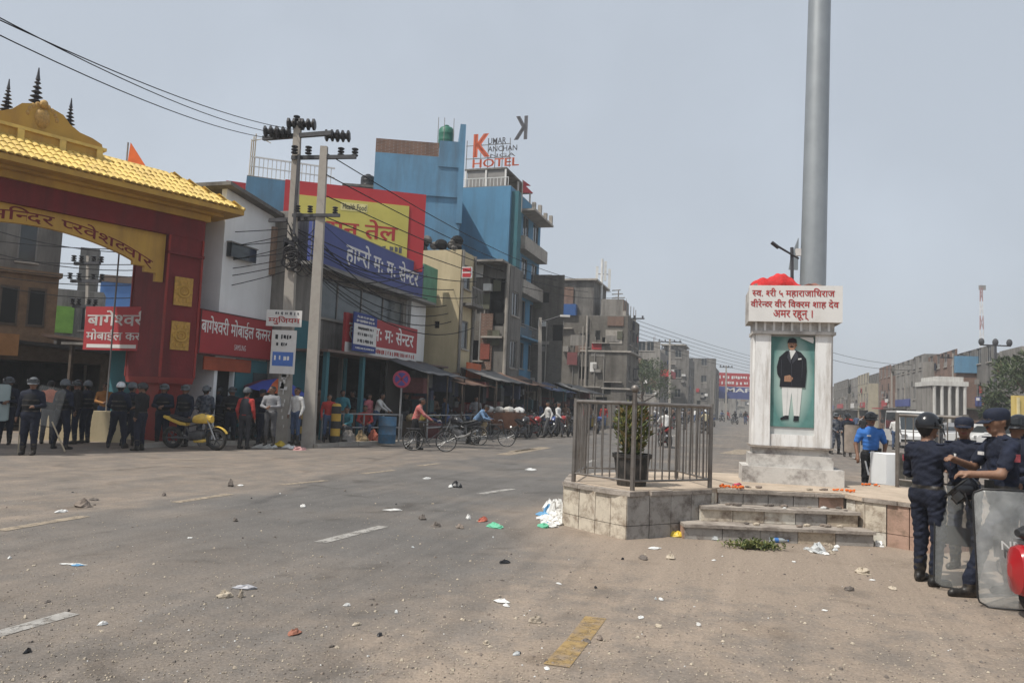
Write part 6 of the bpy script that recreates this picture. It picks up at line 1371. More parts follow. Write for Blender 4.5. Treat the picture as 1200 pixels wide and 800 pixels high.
# ================================================================== two-wheelers, cars, stalls
TYRE = mat('tyre_black', (.02, .02, .02), .85, .2, 20, dirt=(.12, .10, .08), damt=.5, dscale=8); CHROME = mat('metal_bright', (.42, .42, .42), .45, .1, 5, metal=.9); ENG = mat('engine_grey', (.10, .10, .105), .45, .3, 12, metal=.5); SEATM = mat('seat_vinyl', (.02, .02, .022), .5)
_wm = {}
def wheel_meshes(r, t, sp_):
    k = (r, t, sp_)
    if k not in _wm:
        ty = MB().torus((0, 0, 0), r - t, t, 24, 8).mesh('tyre', TYRE, True)
        rm_ = MB().torus((0, 0, 0), r - t * 2.1, t * .35, 24, 6); rm_.lathe([(.02, -.05), (.03, -.04), (.03, .04), (.02, .05)], 8, M=Matrix.Rotation(math.pi / 2, 4, 'X'))
        for i in range(sp_): a = 2 * math.pi * i / sp_; rm_.tube([(.025 * math.cos(a), .03 * (-1) ** i, .025 * math.sin(a)), ((r - 2 * t) * math.cos(a + .12), 0, (r - 2 * t) * math.sin(a + .12))], .0035 if sp_ > 10 else .016, 4)
        _wm[k] = (ty, rm_.mesh('rim', CHROME if sp_ > 10 else ENG, True))
    return _wm[k]
def add_wheel(t, x, r, tk, sp_):
    ty, rm_ = wheel_meshes(r, tk, sp_); wq = link('wheel', rm_, t, (x, 0, r)); link('tyre', ty, wq); return wq
def blob(b, pts, n=10):                         # lofted body: (x, z centre, half width, half height)
    o = len(b.v)
    for x, z, hw, hh_ in pts:
        for k in range(n): a = 2 * math.pi * k / n; ca, sa_ = math.cos(a), math.sin(a); b.v.append((x, hw * math.copysign(abs(ca) ** .75, ca), z + hh_ * math.copysign(abs(sa_) ** .75, sa_)))
    for i in range(len(pts) - 1):
        for k in range(n): b.f.append((o + i * n + k, o + (i + 1) * n + k, o + (i + 1) * n + (k + 1) % n, o + i * n + (k + 1) % n)[::-1]); b.mi.append(b.cur)
    b.f.append(tuple(o + k for k in range(n))); b.mi.append(b.cur); e = o + (len(pts) - 1) * n; b.f.append(tuple(e + k for k in range(n - 1, -1, -1))); b.mi.append(b.cur); return b
def motorcycle(label, loc, rz, m_, lean=.12, group=None, cover=None):
    t = thing('motorcycle', label, 'motorcycle', loc, rz, group); t.rotation_euler = (lean, 0, rz)
    add_wheel(t, .68, .31, .05, 6); add_wheel(t, -.64, .31, .058, 6)
    blob(MB(), [(-.02, .80, .05, .03), (.03, .84, .12, .10), (.15, .87, .16, .14), (.32, .88, .16, .15), (.45, .86, .11, .12), (.5, .84, .05, .06)], 12).build('fuel_tank', m_, t, True)
    blob(MB(), [(.06, .82, .08, .03), (-.1, .79, .13, .05), (-.35, .82, .14, .055), (-.62, .90, .11, .05), (-.7, .92, .06, .03)], 10).build('seat', SEATM, t, True)
    blob(MB(), [(-.18, .70, .11, .05), (-.4, .74, .11, .08), (-.68, .82, .09, .06), (-.9, .88, .05, .035)], 10).build('tail_panel', m_, t, True)
    blob(MB(), [(.36, .42, .05, .05), (.3, .42, .13, .14), (.12, .40, .15, .16), (-.08, .38, .13, .13), (-.14, .38, .06, .06)], 10).build('engine', ENG, t, True)
    blob(MB(), [(.40, .27, .03, .03), (.3, .26, .10, .06), (.05, .25, .10, .06), (0, .26, .04, .03)], 8).build('belly_pan', m_, t, True)
    MB().tube([(.2, .12, .34), (.05, .15, .24), (-.3, .17, .28), (-.5, .17, .38), (-.86, .18, .54)], [.02, .025, .04, .05, .045], 8).build('exhaust', CHROME, t, True)
    f = MB(); f.tube([(.4, 0, .90), (.1, 0, .70), (-.2, 0, .62), (-.1, 0, .32)], .028, 6); f.tube([(.42, 0, .84), (.34, 0, .5), (.2, 0, .25)], .028, 6); f.tube([(-.05, .09, .33), (-.64, .09, .31)], .025, 6); f.tube([(-.05, -.09, .33), (-.64, -.09, .31)], .025, 6); f.tube([(-.35, .1, .38), (-.28, .1, .70)], .03, 6); f.build('frame', ENG, t)
    for s_ in (-1, 1): MB().tube([(.68, s_ * .075, .31), (.40, s_ * .075, .98)], [.026, .022], 7).build('fork', CHROME, t, True)
    MB().tube([(.26, -.36, 1.02), (.36, -.2, 1.06), (.40, 0, 1.0), (.36, .2, 1.06), (.26, .36, 1.02)], .014, 6).build('handlebar', ENG, t, True)
    blob(MB(), [(.40, .88, .06, .06), (.50, .87, .11, .11), (.56, .86, .10, .10)], 10).build('headlight', m_, t, True)
    v = [(.68 + (.36) * math.cos(a), y, .31 + .36 * math.sin(a)) for a in [.5 + .2 * i for i in range(10)] for y in (-.06, .06)]
    MB().add(v, [(2 * i, 2 * i + 1, 2 * i + 3, 2 * i + 2) for i in range(9)]).build('front_fender', m_, t, True)
    for s_ in (-1, 1): q = MB(); q.tube([(.3, s_ * .28, 1.04), (.28, s_ * .36, 1.2)], .007, 4); q.ell((.27, s_ * .37, 1.22), (.02, .06, .04), 8, 4); q.build('mirror', ENG, t, True)
    MB().tube([(-.05, .12, .3), (-.0, .30, .02)], .012, 5).build('side_stand', ENG, t)
    return t
def bicycle(label, loc, rz, m_, lean=.05):
    t = thing('bicycle', label, 'bicycle', loc, rz); t.rotation_euler = (lean, 0, rz)
    add_wheel(t, .53, .34, .018, 20); add_wheel(t, -.52, .34, .018, 20)
    f = MB(); bb, sd_, hd_ = (-.08, 0, .30), (-.2, 0, .80), (.38, 0, .82)
    for a, c in ((bb, sd_), (sd_, hd_), (bb, (.40, 0, .70)), ((.36, 0, .90), (.41, 0, .66))): f.tube([a, c], .016, 6)
    for s_ in (-.05, .05): f.tube([bb, (-.52, s_, .34)], .010, 5); f.tube([(-.2, 0, .76), (-.52, s_, .34)], .009, 5); f.tube([(.41, 0, .66), (.53, s_, .34)], .011, 5)
    f.build('frame', m_, t, True); MB().tube([(.22, -.27, .98), (.30, -.12, 1.0), (.36, 0, .94), (.30, .12, 1.0), (.22, .27, .98)], .011, 6).build('handlebar', CHROME, t, True)
    blob(MB(), [(-.06, .92, .02, .015), (-.2, .92, .05, .03), (-.32, .93, .085, .04), (-.36, .93, .06, .03)], 8).build('saddle', SEATM, t, True); MB().tube([(-.2, 0, .78), (-.21, 0, .9)], .012, 5).build('seat_post', CHROME, t)
    q = MB(); q.torus((-.08, .03, .30), .09, .008, 14, 4); q.tube([(-.08, .05, .30), (.02, .06, .18)], .008, 4); q.tube([(-.08, -.05, .30), (-.18, -.06, .42)], .008, 4); q.box(-.02, .06, .06, .15, .165, .19); q.box(-.22, -.14, -.15, -.06, .41, .43); q.build('crank', ENG, t)
    q = MB(); q.box(-.75, -.3, -.07, .07, .70, .715)
    for s_ in (-.06, .06): q.tube([(-.7, s_, .70), (-.52, s_, .36)], .006, 4)
    q.build('carrier', ENG, t)
    for cx in (.53, -.52): v = [(cx + .365 * math.cos(a), y, .34 + .365 * math.sin(a)) for a in [.3 + .25 * i for i in range(11)] for y in (-.03, .03)]; MB().add(v, [(2 * i, 2 * i + 1, 2 * i + 3, 2 * i + 2) for i in range(10)]).build('mudguard', m_, t, True)
    return t
MY = mat('paint_bike_yellow', (.66, .44, .08), .35, .2, 12, spec=.5); MBK = mat('paint_bike_black', (.02, .02, .024), .3, spec=.5); MRD = mat('paint_bike_red', (.30, .02, .02), .3, spec=.5); MBL = mat('paint_bike_blue', (.03, .06, .2), .3, spec=.5)
p = at(227, 525, 21.6); motorcycle('yellow motorcycle parked side-on before the gate pillar', (p.x, p.y, 0), R(-9), MY)
def parked(label, px, py, deg, m_): p = G(px, py); return motorcycle(label, (p.x, p.y, 0), R(deg), m_)
parked('black motorcycle with front wheel toward the checkered-shirt cyclist', 538, 520, 150, MBK); parked('black motorcycle parked left of the brown cart', 563, 513, 60, MBK)
parked('dark motorcycle first in the row right of the cart', 610, 514, 65, MBK); parked('red motorcycle in the row right of the cart', 625, 512, 70, MRD); parked('black motorcycle beside the white-shirted walkers', 645, 511, 60, MBL); parked('last dark motorcycle before the railing', 668, 511, 75, MBK)
for k, (px, py, dg, m_, nm) in enumerate(((516, 514, 60, MBL, 'dark blue motorcycle parked behind the checkered cyclist'), (530, 512, 70, MBK, 'black motorcycle parked between the cyclists at the stalls'), (600, 509, 60, MBK, 'black motorcycle half hidden by the brown cart'), (617, 509, 75, MRD, 'maroon motorcycle in the back row by the lamp pole'), (634, 508, 60, MBK, 'black motorcycle in the back row by the lamp pole'), (656, 508, 70, MRD, 'red motorcycle parked behind the walking men'), (682, 509, 65, MBK, 'dark motorcycle seen through the left railing bars'), (700, 508, 80, MBL, 'blue motorcycle seen through the left railing bars'), (278, 519, 20, MBK, 'black motorcycle behind the red-vested man'))): parked(nm, px, py, dg, m_)
def car(label, loc, rz, m_, van=False, name='parked_car'):
    t = thing(name, label, 'car' if not van else 'van', loc, rz); L_, H_ = (4.0, 1.5) if not van else (4.6, 2.1)
    b = MB(); W_ = .82
    prof = [(-L_ / 2, .35), (L_ / 2, .35), (L_ / 2, .7), (L_ / 2 - .15, .85), (L_ / 2 - 1.0, .95), (-L_ / 2 + .5, .98), (-L_ / 2, .9)]
    b.slab(prof, -W_, W_); b.build('body', m_, t)
    c0, c1 = (-L_ / 2 + .2, L_ / 2 - 1.0) if not van else (-L_ / 2 + .05, L_ / 2 - .7)
    cab = MB(); cab.slab([(c0, .952), (c1, .952), (c1 - .65, H_), (c0 + .45, H_)], -W_ + .1, W_ - .1); cb_ = cab.build('cabin', m_, t)
    g = MB(); g.slab([(c0 + .3, 1.0), (c1 - .25, 1.0), (c1 - .72, H_ - .1), (c0 + .55, H_ - .1)], -W_ + .085, W_ - .085); g.build('side_window', GLASS, cb_)
    for s_ in (1, -1):
        xe = c1 if s_ > 0 else c0; xt = c1 - .65 if s_ > 0 else c0 + .45
        g = MB(); o_ = .02 * s_; g.add([(xe + o_ - .06 * s_, -W_ + .2, 1.03), (xe + o_ - .06 * s_, W_ - .2, 1.03), (xt + o_ + .06 * s_, W_ - .25, H_ - .1), (xt + o_ + .06 * s_, -W_ + .25, H_ - .1)], [(0, 1, 2, 3) if s_ > 0 else (3, 2, 1, 0)]); g.build('windscreen', GLASS, cb_)
    for x in (-L_ / 2 + .75, L_ / 2 - .75):
        for s_ in (-1, 1): o = MB().lathe([(.3, -.09), (.32, -.06), (.32, .06), (.3, .09), (.18, .1), (.05, .1)], 16, M=Matrix.Rotation(s_ * math.pi / 2, 4, 'X')).build('wheel', TYRE, t, True, (x, -s_ * (W_ - .04), .32))
    for s_ in (-1, 1): MB().cbox(L_ / 2 + .005, s_ * .6, .72, .05, .3, .16).build('headlight', CHROME, t); MB().cbox(-L_ / 2 - .005, s_ * .65, .78, .05, .2, .16).build('tail_light', MRD, t)
    MB().box(L_ / 2 - .05, L_ / 2 + .06, -W_ + .05, W_ - .05, .36, .52).build('bumper', RUB, t); return t
CW = mat('car_white', (.62, .62, .61), .3, .06, 2, spec=.5); CG = mat('car_grey', (.2, .2, .21), .3, .06, 2, spec=.5)
def fcar(label, px, Y, deg, m_, van=False, name='parked_car'): p = at(px, hor(px), Y); return car(label, (p.x, p.y, 0), R(deg), m_, van, name)
fcar('white van driving behind the blue-shirted officer', 1062, 45, -105, CW, True, 'van'); fcar('white car parked near the street lamp', 1148, 48, 160, CW); fcar('white jeep parked left of the tree', 1186, 47, 170, CW, True, 'van'); fcar('grey car on the far right road', 1105, 52, -100, CG)
# ---- stalls
TARPS = [mat('tarp_%s' % n, c, .75, .3, 2, .3, 12, dirt=(.10, .09, .08), damt=.5, dscale=2) for n, c in (('slate', (.07, .075, .085)), ('rust', (.16, .09, .06)), ('blue', (.03, .05, .11)), ('grey', (.16, .155, .15)), ('orange', (.50, .11, .03)))]
GOODS = [mat('goods_%d' % k, c, .8, .3, 8) for k, c in enumerate(((.42, .41, .38), (.30, .22, .12), (.36, .10, .06), (.12, .2, .1), (.5, .36, .08), (.10, .16, .3), (.22, .2, .18)))]
def stall(label, px, Y, v, L_, hgt, tarp, goods=9, awn=1.5, post=3):
    u0 = uat(px, v); t = thing('market_stall', label, 'stall', S(u0, v), LROT)
    b = MB(); n_ = 10; vv = []
    for i in range(n_ + 1):
        for k in range(5): f = k / 4; vv.append((L_ * i / n_, -awn + (awn + .4) * f, hgt - .55 + .6 * f - .08 * math.sin(f * math.pi) + .03 * math.sin(i * 1.9 + k)))
    b.add(vv, [(i * 5 + k, (i + 1) * 5 + k, (i + 1) * 5 + k + 1, i * 5 + k + 1) for i in range(n_) for k in range(4)]); o = b.build('awning', tarp, t, True); o.modifiers.new('t', 'SOLIDIFY').thickness = .025
    for k in range(post): x = .08 + (L_ - .2) * k / (post - 1); MB().tube([(x, -awn + .1, .1), (x, -awn + .1, hgt - .53)], .035, 6).build('post', WOOD, t)
    MB().box(.1, L_ - .1, -1.1, -.3, .11, .75).build('counter', random.choice((WOOD, TARPS[3], TARPS[1])), t)
    MB().box(.02, L_ - .02, .38, .46, .1, hgt).build('back_wall', mat('stall_back', (.05, .045, .04), .9), t)
    for k in range(goods):
        x = .2 + (L_ - .6) * k / max(1, goods - 1); s_ = random.uniform(.22, .4); g = MB(); g.ell((x, -.7, .76 + s_ * .3), (s_ * .7, s_ * .6, s_ * .42), 8, 5)
        g.v = [(a + random.uniform(-.03, .03), c + random.uniform(-.03, .03), d + random.uniform(-.03, .03)) for a, c, d in g.v]; g.build('goods_sack', random.choice(GOODS), t)
    for k in range(int(L_ * 2.2)):
        x = random.uniform(.1, L_ - .5); z = random.uniform(1.1, hgt - .9); MB().box(x, x + random.uniform(.2, .55), -awn + random.uniform(.1, 1.4), -awn + 1.45 + random.uniform(0, .1), z, z + random.uniform(.25, .8)).build('hanging_goods', random.choice(HANG), t)
    for k in range(int(L_ * 1.2)):
        x = random.uniform(.0, L_ - .5); s_ = random.uniform(.3, .6); MB().box(x, x + s_, -awn - random.uniform(.1, .4), -awn + .2, .115, .115 + random.uniform(.25, .65)).build('crate', random.choice(HANG + GOODS), t)
    return t
HANG = [cloth('hung_%d' % k, c) for k, c in enumerate(((.05, .06, .10), (.14, .05, .05), (.10, .10, .10), (.18, .16, .13), (.04, .08, .09), (.03, .03, .03), (.02, .02, .025)))]
stall('stall with slate tarpaulin next to the round no-parking sign', 462, 0, -13.6, 4.2, 3.2, TARPS[0]); stall('stall with rusty sheet awning below the cream building', 505, 0, -13.2, 4.5, 2.9, TARPS[1]); stall('dark stall under grey awning behind the bent cyclist', 548, 0, -12.9, 5.5, 3.2, TARPS[3]); stall('stall with rust awning behind the brown cart', 585, 0, -13.0, 6, 3.2, TARPS[1]); stall('dark blue tarpaulin stall next to the lamp pole', 617, 0, -12.8, 7, 3.0, TARPS[2]); stall('long grey awning stall below the antenna house', 655, 0, -12.6, 9, 3.1, TARPS[3])
oa = MB().box(0, 2.0, -.03, .03, 0, .75).build('orange_banner', TARPS[4], None, False, S(uat(552, -12.9), -13.2, 2.75), LROT); tag(oa, 'orange cloth strip hung over the rust awning stall', 'banner')
# brown cart with sacks
pcart = G(590, 512); ct = thing('handcart', 'brown high-sided cart heaped with white sacks', 'cart', (pcart.x, pcart.y, 0), R(10))
MB().frus(0, 0, .35, 1.15, 1.5, .9, 1.9, 1.1).build('box', mat('cart_brown', (.16, .075, .045), .85, .25, 4, .2, 20), ct)
for x in (-.5, .5):
    for s_ in (-1, 1): ty, rm_ = wheel_meshes(.28, .03, 20); wq = link('wheel', rm_, ct, (x, s_ * .5, .28)); link('tyre', ty, wq)
for k in range(8):
    g = MB(); g.ell((0, 0, 0), (.26, .22, .17), 8, 5); g.v = [(a * random.uniform(.85, 1.15), c * random.uniform(.85, 1.15), d * random.uniform(.85, 1.15)) for a, c, d in g.v]; tag(g.build('sack', GOODS[0] if k % 3 else PWB, None, True, (pcart.x - .75 + (k % 4) * .48, pcart.y - .2 + (k // 4) * .35, 1.27)), 'white bulging sack on top of the brown cart', 'sack', 'sacks on the cart')
# low tube fence, bollards, drum, sign
FEN = mat('fence_grey', (.26, .26, .26), .5, .2, 5, metal=.4)
fa, fb, fc_ = G(373, 521, .0), G(468, 519, .0), G(660, 506, 0)
for nm, (a, c), cnt in (('low two-bar pipe fence in front of the dumpling shop', (fa, fb), 5), ('low two-bar pipe fence behind the cyclists', (fb + Vector((.9, .6, 0)), fc_ + Vector((-1.5, -.2, 0))), 8)):
    fn = thing('pipe_fence', nm, 'fence', (a.x, a.y, .11)); d = c - a
    a2 = d
    for z in (.45, .92): MB().tube([(0, .3, z), (d.x, d.y + .3, z)], .028, 6).build('rail', FEN, fn, True)
    for k in range(cnt): q = d * (k / (cnt - 1)); MB().tube([(q.x, q.y + .3, 0), (q.x, q.y + .3, .94)], .032, 6).build('post', FEN, fn, True)
BOY = mat('bollard_yellow', (.46, .29, .05), .7, .15, 4); BOK = mat('bollard_black', (.03, .03, .03), .7)
for px, py, nm in ((350, 516, 'yellow and black bollard between the two concrete poles'), (392, 519, 'yellow and black bollard right of the plain concrete pole')):
    p = G(px, py, .1); t = thing('bollard', nm, 'bollard', p)
    for k in range(5): MB().lathe([(.16, k * .24), (.16, k * .24 + .238)], 12, cap=True).build('band', BOK if k % 2 == 0 else BOY, t, True)
    MB().lathe([(.16, 1.2), (.12, 1.28), (.001, 1.3)], 12).build('cap', BOY, t, True)
p = G(453, 519, .1); dr = MB().lathe([(.29, 0), (.3, .02), (.3, .28), (.315, .3), (.3, .32), (.3, .58), (.315, .6), (.3, .62), (.3, .88), (.29, .9), (.27, .88), (.01, .88)], 18).build('drum', mat('drum_blue', (.05, .14, .24), .6, .25, 4, dirt=(.12, .11, .10), damt=.5, dscale=3), None, True, p); tag(dr, 'faded blue drum at the end of the pipe fence', 'drum')
p = G(467, 518, .1); sg_ = thing('no_parking_sign', 'round red and blue no-stopping sign on a post', 'sign', p); zs_ = at(467, 444, p.y).z - .1
MB().tube([(0, 0, 0), (0, 0, zs_)], .035, 7).build('post', FEN, sg_)
MB().lathe([(.31, 0), (.31, .02)], 24, M=Matrix.Translation((0, -.05, zs_)) @ Matrix.Rotation(math.pi / 2, 4, 'X')).build('disc', mat('sign_crimson', (.36, .04, .08), .6), sg_)
MB().lathe([(.235, 0), (.235, .006)], 24, M=Matrix.Translation((0, -.072, zs_)) @ Matrix.Rotation(math.pi / 2, 4, 'X')).build('blue_field', mat('sign_violet', (.07, .06, .22), .6), sg_)
for a in (45, -45): q = MB(); q.box(-.24, .24, -.084, -.080, -.03, .03, Matrix.Translation((0, 0, zs_)) @ Matrix.Rotation(R(a), 4, 'Y')); q.build('cross_bar', MATS['sign_crimson'], sg_)
# umbrella over the vendor
p = G(309, 515, .1); um = thing('vendor_umbrella', 'tilted red, blue and orange vendor umbrella behind the poster pole', 'umbrella', p); um.rotation_euler = (R(4), R(7), 0)
zc = at(318, 443, p.y).z - .1
MB().tube([(0, .4, 0), (0, .4, zc)], .025, 6).build('pole', WOOD, um)
UC = [mat('umbrella_%s' % n, c, .7) for n, c in (('orange', (.55, .12, .04)), ('blue', (.05, .08, .35)), ('maroon', (.12, .03, .05)), ('sky', (.3, .4, .6)))]
for k in range(8):
    a0, a1 = k * math.pi / 4, (k + 1) * math.pi / 4; v = [(0, .4, zc)]
    for f in (.5, 1.0):
        for a in (a0, a1): v.append((1.12 * f * math.cos(a), .4 + .9 * f * math.sin(a), zc - .42 * f ** 1.6))
    MB().add(v, [(0, 1, 2), (1, 3, 4, 2)]).build('panel', UC[(2, 1, 0, 3, 2, 1, 0, 1)[k]], um)
for k in range(8): a = k * math.pi / 4; MB().tube([(0, .4, zc - .01), (.56 * math.cos(a), .4 + .45 * math.sin(a), zc - .15), (1.12 * math.cos(a), .4 + .9 * math.sin(a), zc - .43)], .008, 4).build('rib', FEN, um)
# rubbish bags at the poster pole foot
for k, (px, py, m_, nm) in enumerate(((318, 524, PWB, 'white rubbish bag left of the poster pole foot'), (327, 523, PYE, 'yellow rubbish bag at the poster pole foot'), (338, 525, PWB, 'white rubbish bag right of the poster pole foot'), (350, 527, mat('bag_pink', (.45, .25, .24), .6), 'pinkish rubbish bag between the concrete poles'), (308, 525, GOODS[0], 'grey rubbish scrap near the red-vested man'))):
    crumple('rubbish_bag', nm, 'rubbish bag', px, py, random.uniform(.4, .7), .45, random.uniform(.1, .2), m_, k)
# red scooter at the right edge
p = at(1229, 700, 6.75); sc_ = thing('scooter', 'red scooter rear poking in at the right edge before the big riot shield', 'scooter', (p.x, p.y, 0), R(-12)); MRS = mat('scooter_red', (.33, .012, .016), .22, .08, 4, spec=.6)
blob(MB(), [(-.30, .42, .05, .06), (-.26, .42, .17, .2), (-.1, .43, .22, .26), (.2, .44, .22, .26), (.5, .42, .2, .2), (.62, .4, .1, .1)], 16).build('body', MRS, sc_, True)
blob(MB(), [(-.24, .74, .06, .03), (-.15, .74, .15, .07), (.2, .74, .16, .07), (.62, .72, .12, .06), (.7, .7, .05, .03)], 12).build('seat', SEATM, sc_, True)
blob(MB(), [(-.20, .66, .2, .02), (.1, .67, .226, .025), (.5, .64, .2, .02)], 12).build('grey_strip', FEN, sc_, True)
ty, rm_ = wheel_meshes(.24, .05, 6); wq = link('wheel', rm_, sc_, (.0, 0, .24)); link('tyre', ty, wq); wq = link('wheel', rm_, sc_, (1.2, 0, .24)); link('tyre', ty, wq)
MB().box(.55, 1.0, -.18, .18, .2, .3).build('footboard', MRS, sc_); MB().slab([(.95, .25), (1.1, .25), (1.0, .95), (.9, .95)], -.2, .2).build('front_apron', MRS, sc_); MB().tube([(.9, -.32, 1.0), (.95, 0, 1.02), (.9, .32, 1.0)], .018, 6).build('handlebar', ENG, sc_, True)
# tree and shrubs on the far right
def tree(label, px, Y, h, rx, seed, dark=False, n_=2600, name='street_tree'):
    p = at(px, hor(px), Y); t = thing(name, label, 'tree', (p.x, p.y, 0)); rnd = random.Random(seed); b = MB(); b.tube([(0, 0, 0), (.1, 0, h * .25), (0, .1, h * .5), (.1, 0, h * .85)], [.25, .2, .13, .04], 8); C_ = []
    for k in range(9):
        a = k * 2.4; z = h * (.45 + .05 * k); e = (rx * .75 * math.cos(a) * (1 - .05 * k), rx * .75 * math.sin(a), z + h * .12); b.tube([(0, 0, z - h * .12), (e[0] * .5, e[1] * .5, z), e], [.09, .06, .02], 5); C_.append(e)
    b.build('trunk', WOOD, t, True); C_.append((0, 0, h * .92))
    def g(r): c = r.choice(C_); d = Vector((r.gauss(0, 1), r.gauss(0, 1), r.gauss(0, 1))).normalized() * (rx * .42 * r.random() ** .4); return (c[0] + d.x, c[1] + d.y, c[2] + d.z * .7), d.normalized()
    leaves(n_, g, .32, [mat('tree_leaf_%d' % k, c, .6, .2, 5) for k, c in enumerate(((.035, .055, .022), (.055, .08, .03), (.08, .10, .045)))], 'crown', t, seed)
tree('green spreading tree at the right edge above the parked jeep', 1208, 48, 6.0, 2.3, 2); tree('dark slim tree before the grey block', 1166, 53, 3.6, .8, 4, n_=900); tree('small hazy tree behind the white colonnade', 1140, 75, 4.2, 2.2, 5); tree('dusty green tree beside the antenna house', 752, 88, 6.5, 3.4, 6); tree('scraggy shrub growing on the stained concrete house', 561, 44.2, 1.0, .9, 7, n_=500)
# ================================================================== people
BM_ = {}
def BM(key, pose, mats_, h=.026, **k):
    if key not in BM_: BM_[key] = body_mesh('body', pose, mats_, h, **k)
    return BM_[key]
TROUS = cloth('trouser_grey', (.07, .07, .075)); WSH = cloth('white', (.55, .54, .52)); RSH = cloth('red', (.35, .035, .03)); BSH = cloth('police_blue', (.035, .14, .42)); TSH = cloth('teal', (.05, .20, .24)); BRN = cloth('brown', (.16, .10, .07)); ORS = cloth('orange', (.55, .14, .06)); DKB = cloth('denim', (.05, .08, .15)); GRS = cloth('grey_shirt', (.22, .22, .23)); PNK = cloth('pink', (.42, .12, .14)); YSH = cloth('cream_shirt', (.42, .37, .25))
CHK = checker('cloth_red_check', (.40, .045, .04), (.36, .20, .18), 26)
def civ(shirt, tr=None, skin=None): return dict(skin=skin or SKIN, shirt=shirt, trousers=tr or TROUS, shoe=BOOT, hair=HAIR)
P_STAND = {}
P_APART = dict(kl=(.15, -.03, .50), al=(.20, .03, .085), kr=(-.15, -.03, .50), ar=(-.20, .03, .085), el=(.27, .02, 1.14), wl=(.14, -.20, 1.0), er=(-.27, .02, 1.14), wr=(-.14, -.20, 1.0), fl=.3, fr=-.3)
P_STEP = dict(kl=(.10, -.16, .52), al=(.10, -.22, .085), kr=(-.10, .06, .50), ar=(-.10, .26, .11), el=(.25, .12, 1.15), wl=(.26, .05, .92), er=(-.25, -.06, 1.15), wr=(-.22, -.27, 1.0))
P_HOLD = dict(el=(.27, -.02, 1.14), wl=(.16, -.28, 1.12), er=(-.26, .04, 1.13), wr=(-.27, -.06, .88), hy=.2)
P_LOOK = dict(hy=.6, el=(.26, .05, 1.13), wl=(.22, -.02, .9), er=(-.28, -.02, 1.15), wr=(-.10, -.22, 1.12))
P_TALK = dict(hy=-.5, el=(.26, -.06, 1.15), wl=(.06, -.24, 1.14), er=(-.26, -.06, 1.15), wr=(-.06, -.24, 1.10))
P_PUSH = dict(pel=(0, .02, .93), ch=(0, -.10, 1.28), nk=(0, -.14, 1.42), hd=(0, -.2, 1.57), sl=(.19, -.10, 1.36), sr=(-.19, -.10, 1.36), el=(.24, -.28, 1.14), wl=(.20, -.50, 1.0), er=(-.24, -.28, 1.14), wr=(-.20, -.50, 1.0), kl=(.10, -.12, .52), al=(.10, -.12, .085), kr=(-.10, .06, .5), ar=(-.10, .22, .11))
P_BEND = dict(pel=(0, .10, .90), hl=(.095, .1, .88), hr=(-.095, .1, .88), ch=(0, -.16, 1.17), nk=(0, -.24, 1.27), hd=(0, -.33, 1.40), hp=.5, sl=(.19, -.17, 1.24), sr=(-.19, -.17, 1.24), el=(.24, -.32, 1.02), wl=(.18, -.52, .98), er=(-.24, -.32, 1.02), wr=(-.18, -.52, .98), kl=(.10, .0, .48), al=(.10, .12, .085), kr=(-.10, .14, .48), ar=(-.10, .36, .12))
P_RIDE = dict(pel=(0, .12, .86), hl=(.11, .1, .83), hr=(-.11, .1, .83), kl=(.19, -.26, .72), al=(.17, -.10, .36), kr=(-.19, -.26, .72), ar=(-.17, -.10, .36), ch=(0, .04, 1.22), nk=(0, .02, 1.36), hd=(0, -.02, 1.51), sl=(.19, .04, 1.30), sr=(-.19, .04, 1.30), el=(.27, -.14, 1.10), wl=(.28, -.38, 1.06), er=(-.27, -.14, 1.10), wr=(-.28, -.38, 1.06))
P_SIT = dict(pel=(0, .1, .45), hl=(.1, .08, .42), hr=(-.1, .08, .42), kl=(.16, -.3, .5), al=(.15, -.25, .085), kr=(-.16, -.3, .5), ar=(-.15, -.25, .085), ch=(0, .02, .82), nk=(0, 0, .96), hd=(0, -.04, 1.11), sl=(.19, .0, .9), sr=(-.19, .0, .9), el=(.25, -.1, .68), wl=(.12, -.28, .6), er=(-.25, -.1, .68), wr=(-.12, -.28, .6))
def put(label, px, py, deg, key, pose, mats_, hat=None, z=0.0, scale=1.0, h=.026, flap=False, **k):
    p = G(px, py, z); return person(label, p, R(deg), BM(key, pose, mats_, h, **k), None, hat, pose, scale, flap)
CAM = dict(POLM, shirt=CAMO, trousers=CAMO)
def gear(t, shins=True):
    v = MB(); v.lathe([(.15, 1.02), (.185, 1.08), (.19, 1.25), (.185, 1.38), (.13, 1.45)], 16, sx=1.06, sy=.86, cap=False); o = v.build('riot_vest', VEST, t, True)
    for z in (1.12, 1.24): q = MB(); q.lathe([(.192, z), (.197, z + .01), (.197, z + .03), (.192, z + .04)], 16, sx=1.06, sy=.86, cap=False); q.build('vest_strap', BOOT, o, True)
    return t
VEST = cloth('vest_riot', (.006, .0065, .009)); RAD = mat('radio_black', (.01, .01, .01), .5)
def badges(t, m_=None):
    MB().box(-.10, -.03, -.150, -.128, 1.30, 1.33).build('name_badge', m_ or WSIGN, t)
    for s_ in (-1, 1): MB().box(s_ * .16 - .035, s_ * .16 + .035, -.06, .05, 1.462, 1.474).build('epaulette', mat('epaulette_dark', (.02, .025, .05), .6), t); MB().box(s_ * .262 - .006, s_ * .262 + .006, -.03, .03, 1.26, 1.33).build('arm_patch', mat('patch_red_blue', (.25, .05, .06), .7, .5, 30), t)
    MB().box(.10, .155, -.20, -.14, .97, 1.08).build('radio_pouch', RAD, t); MB().box(-.03, .03, -.158, -.142, .985, 1.022).build('belt_buckle', CHROME, t)
    return t
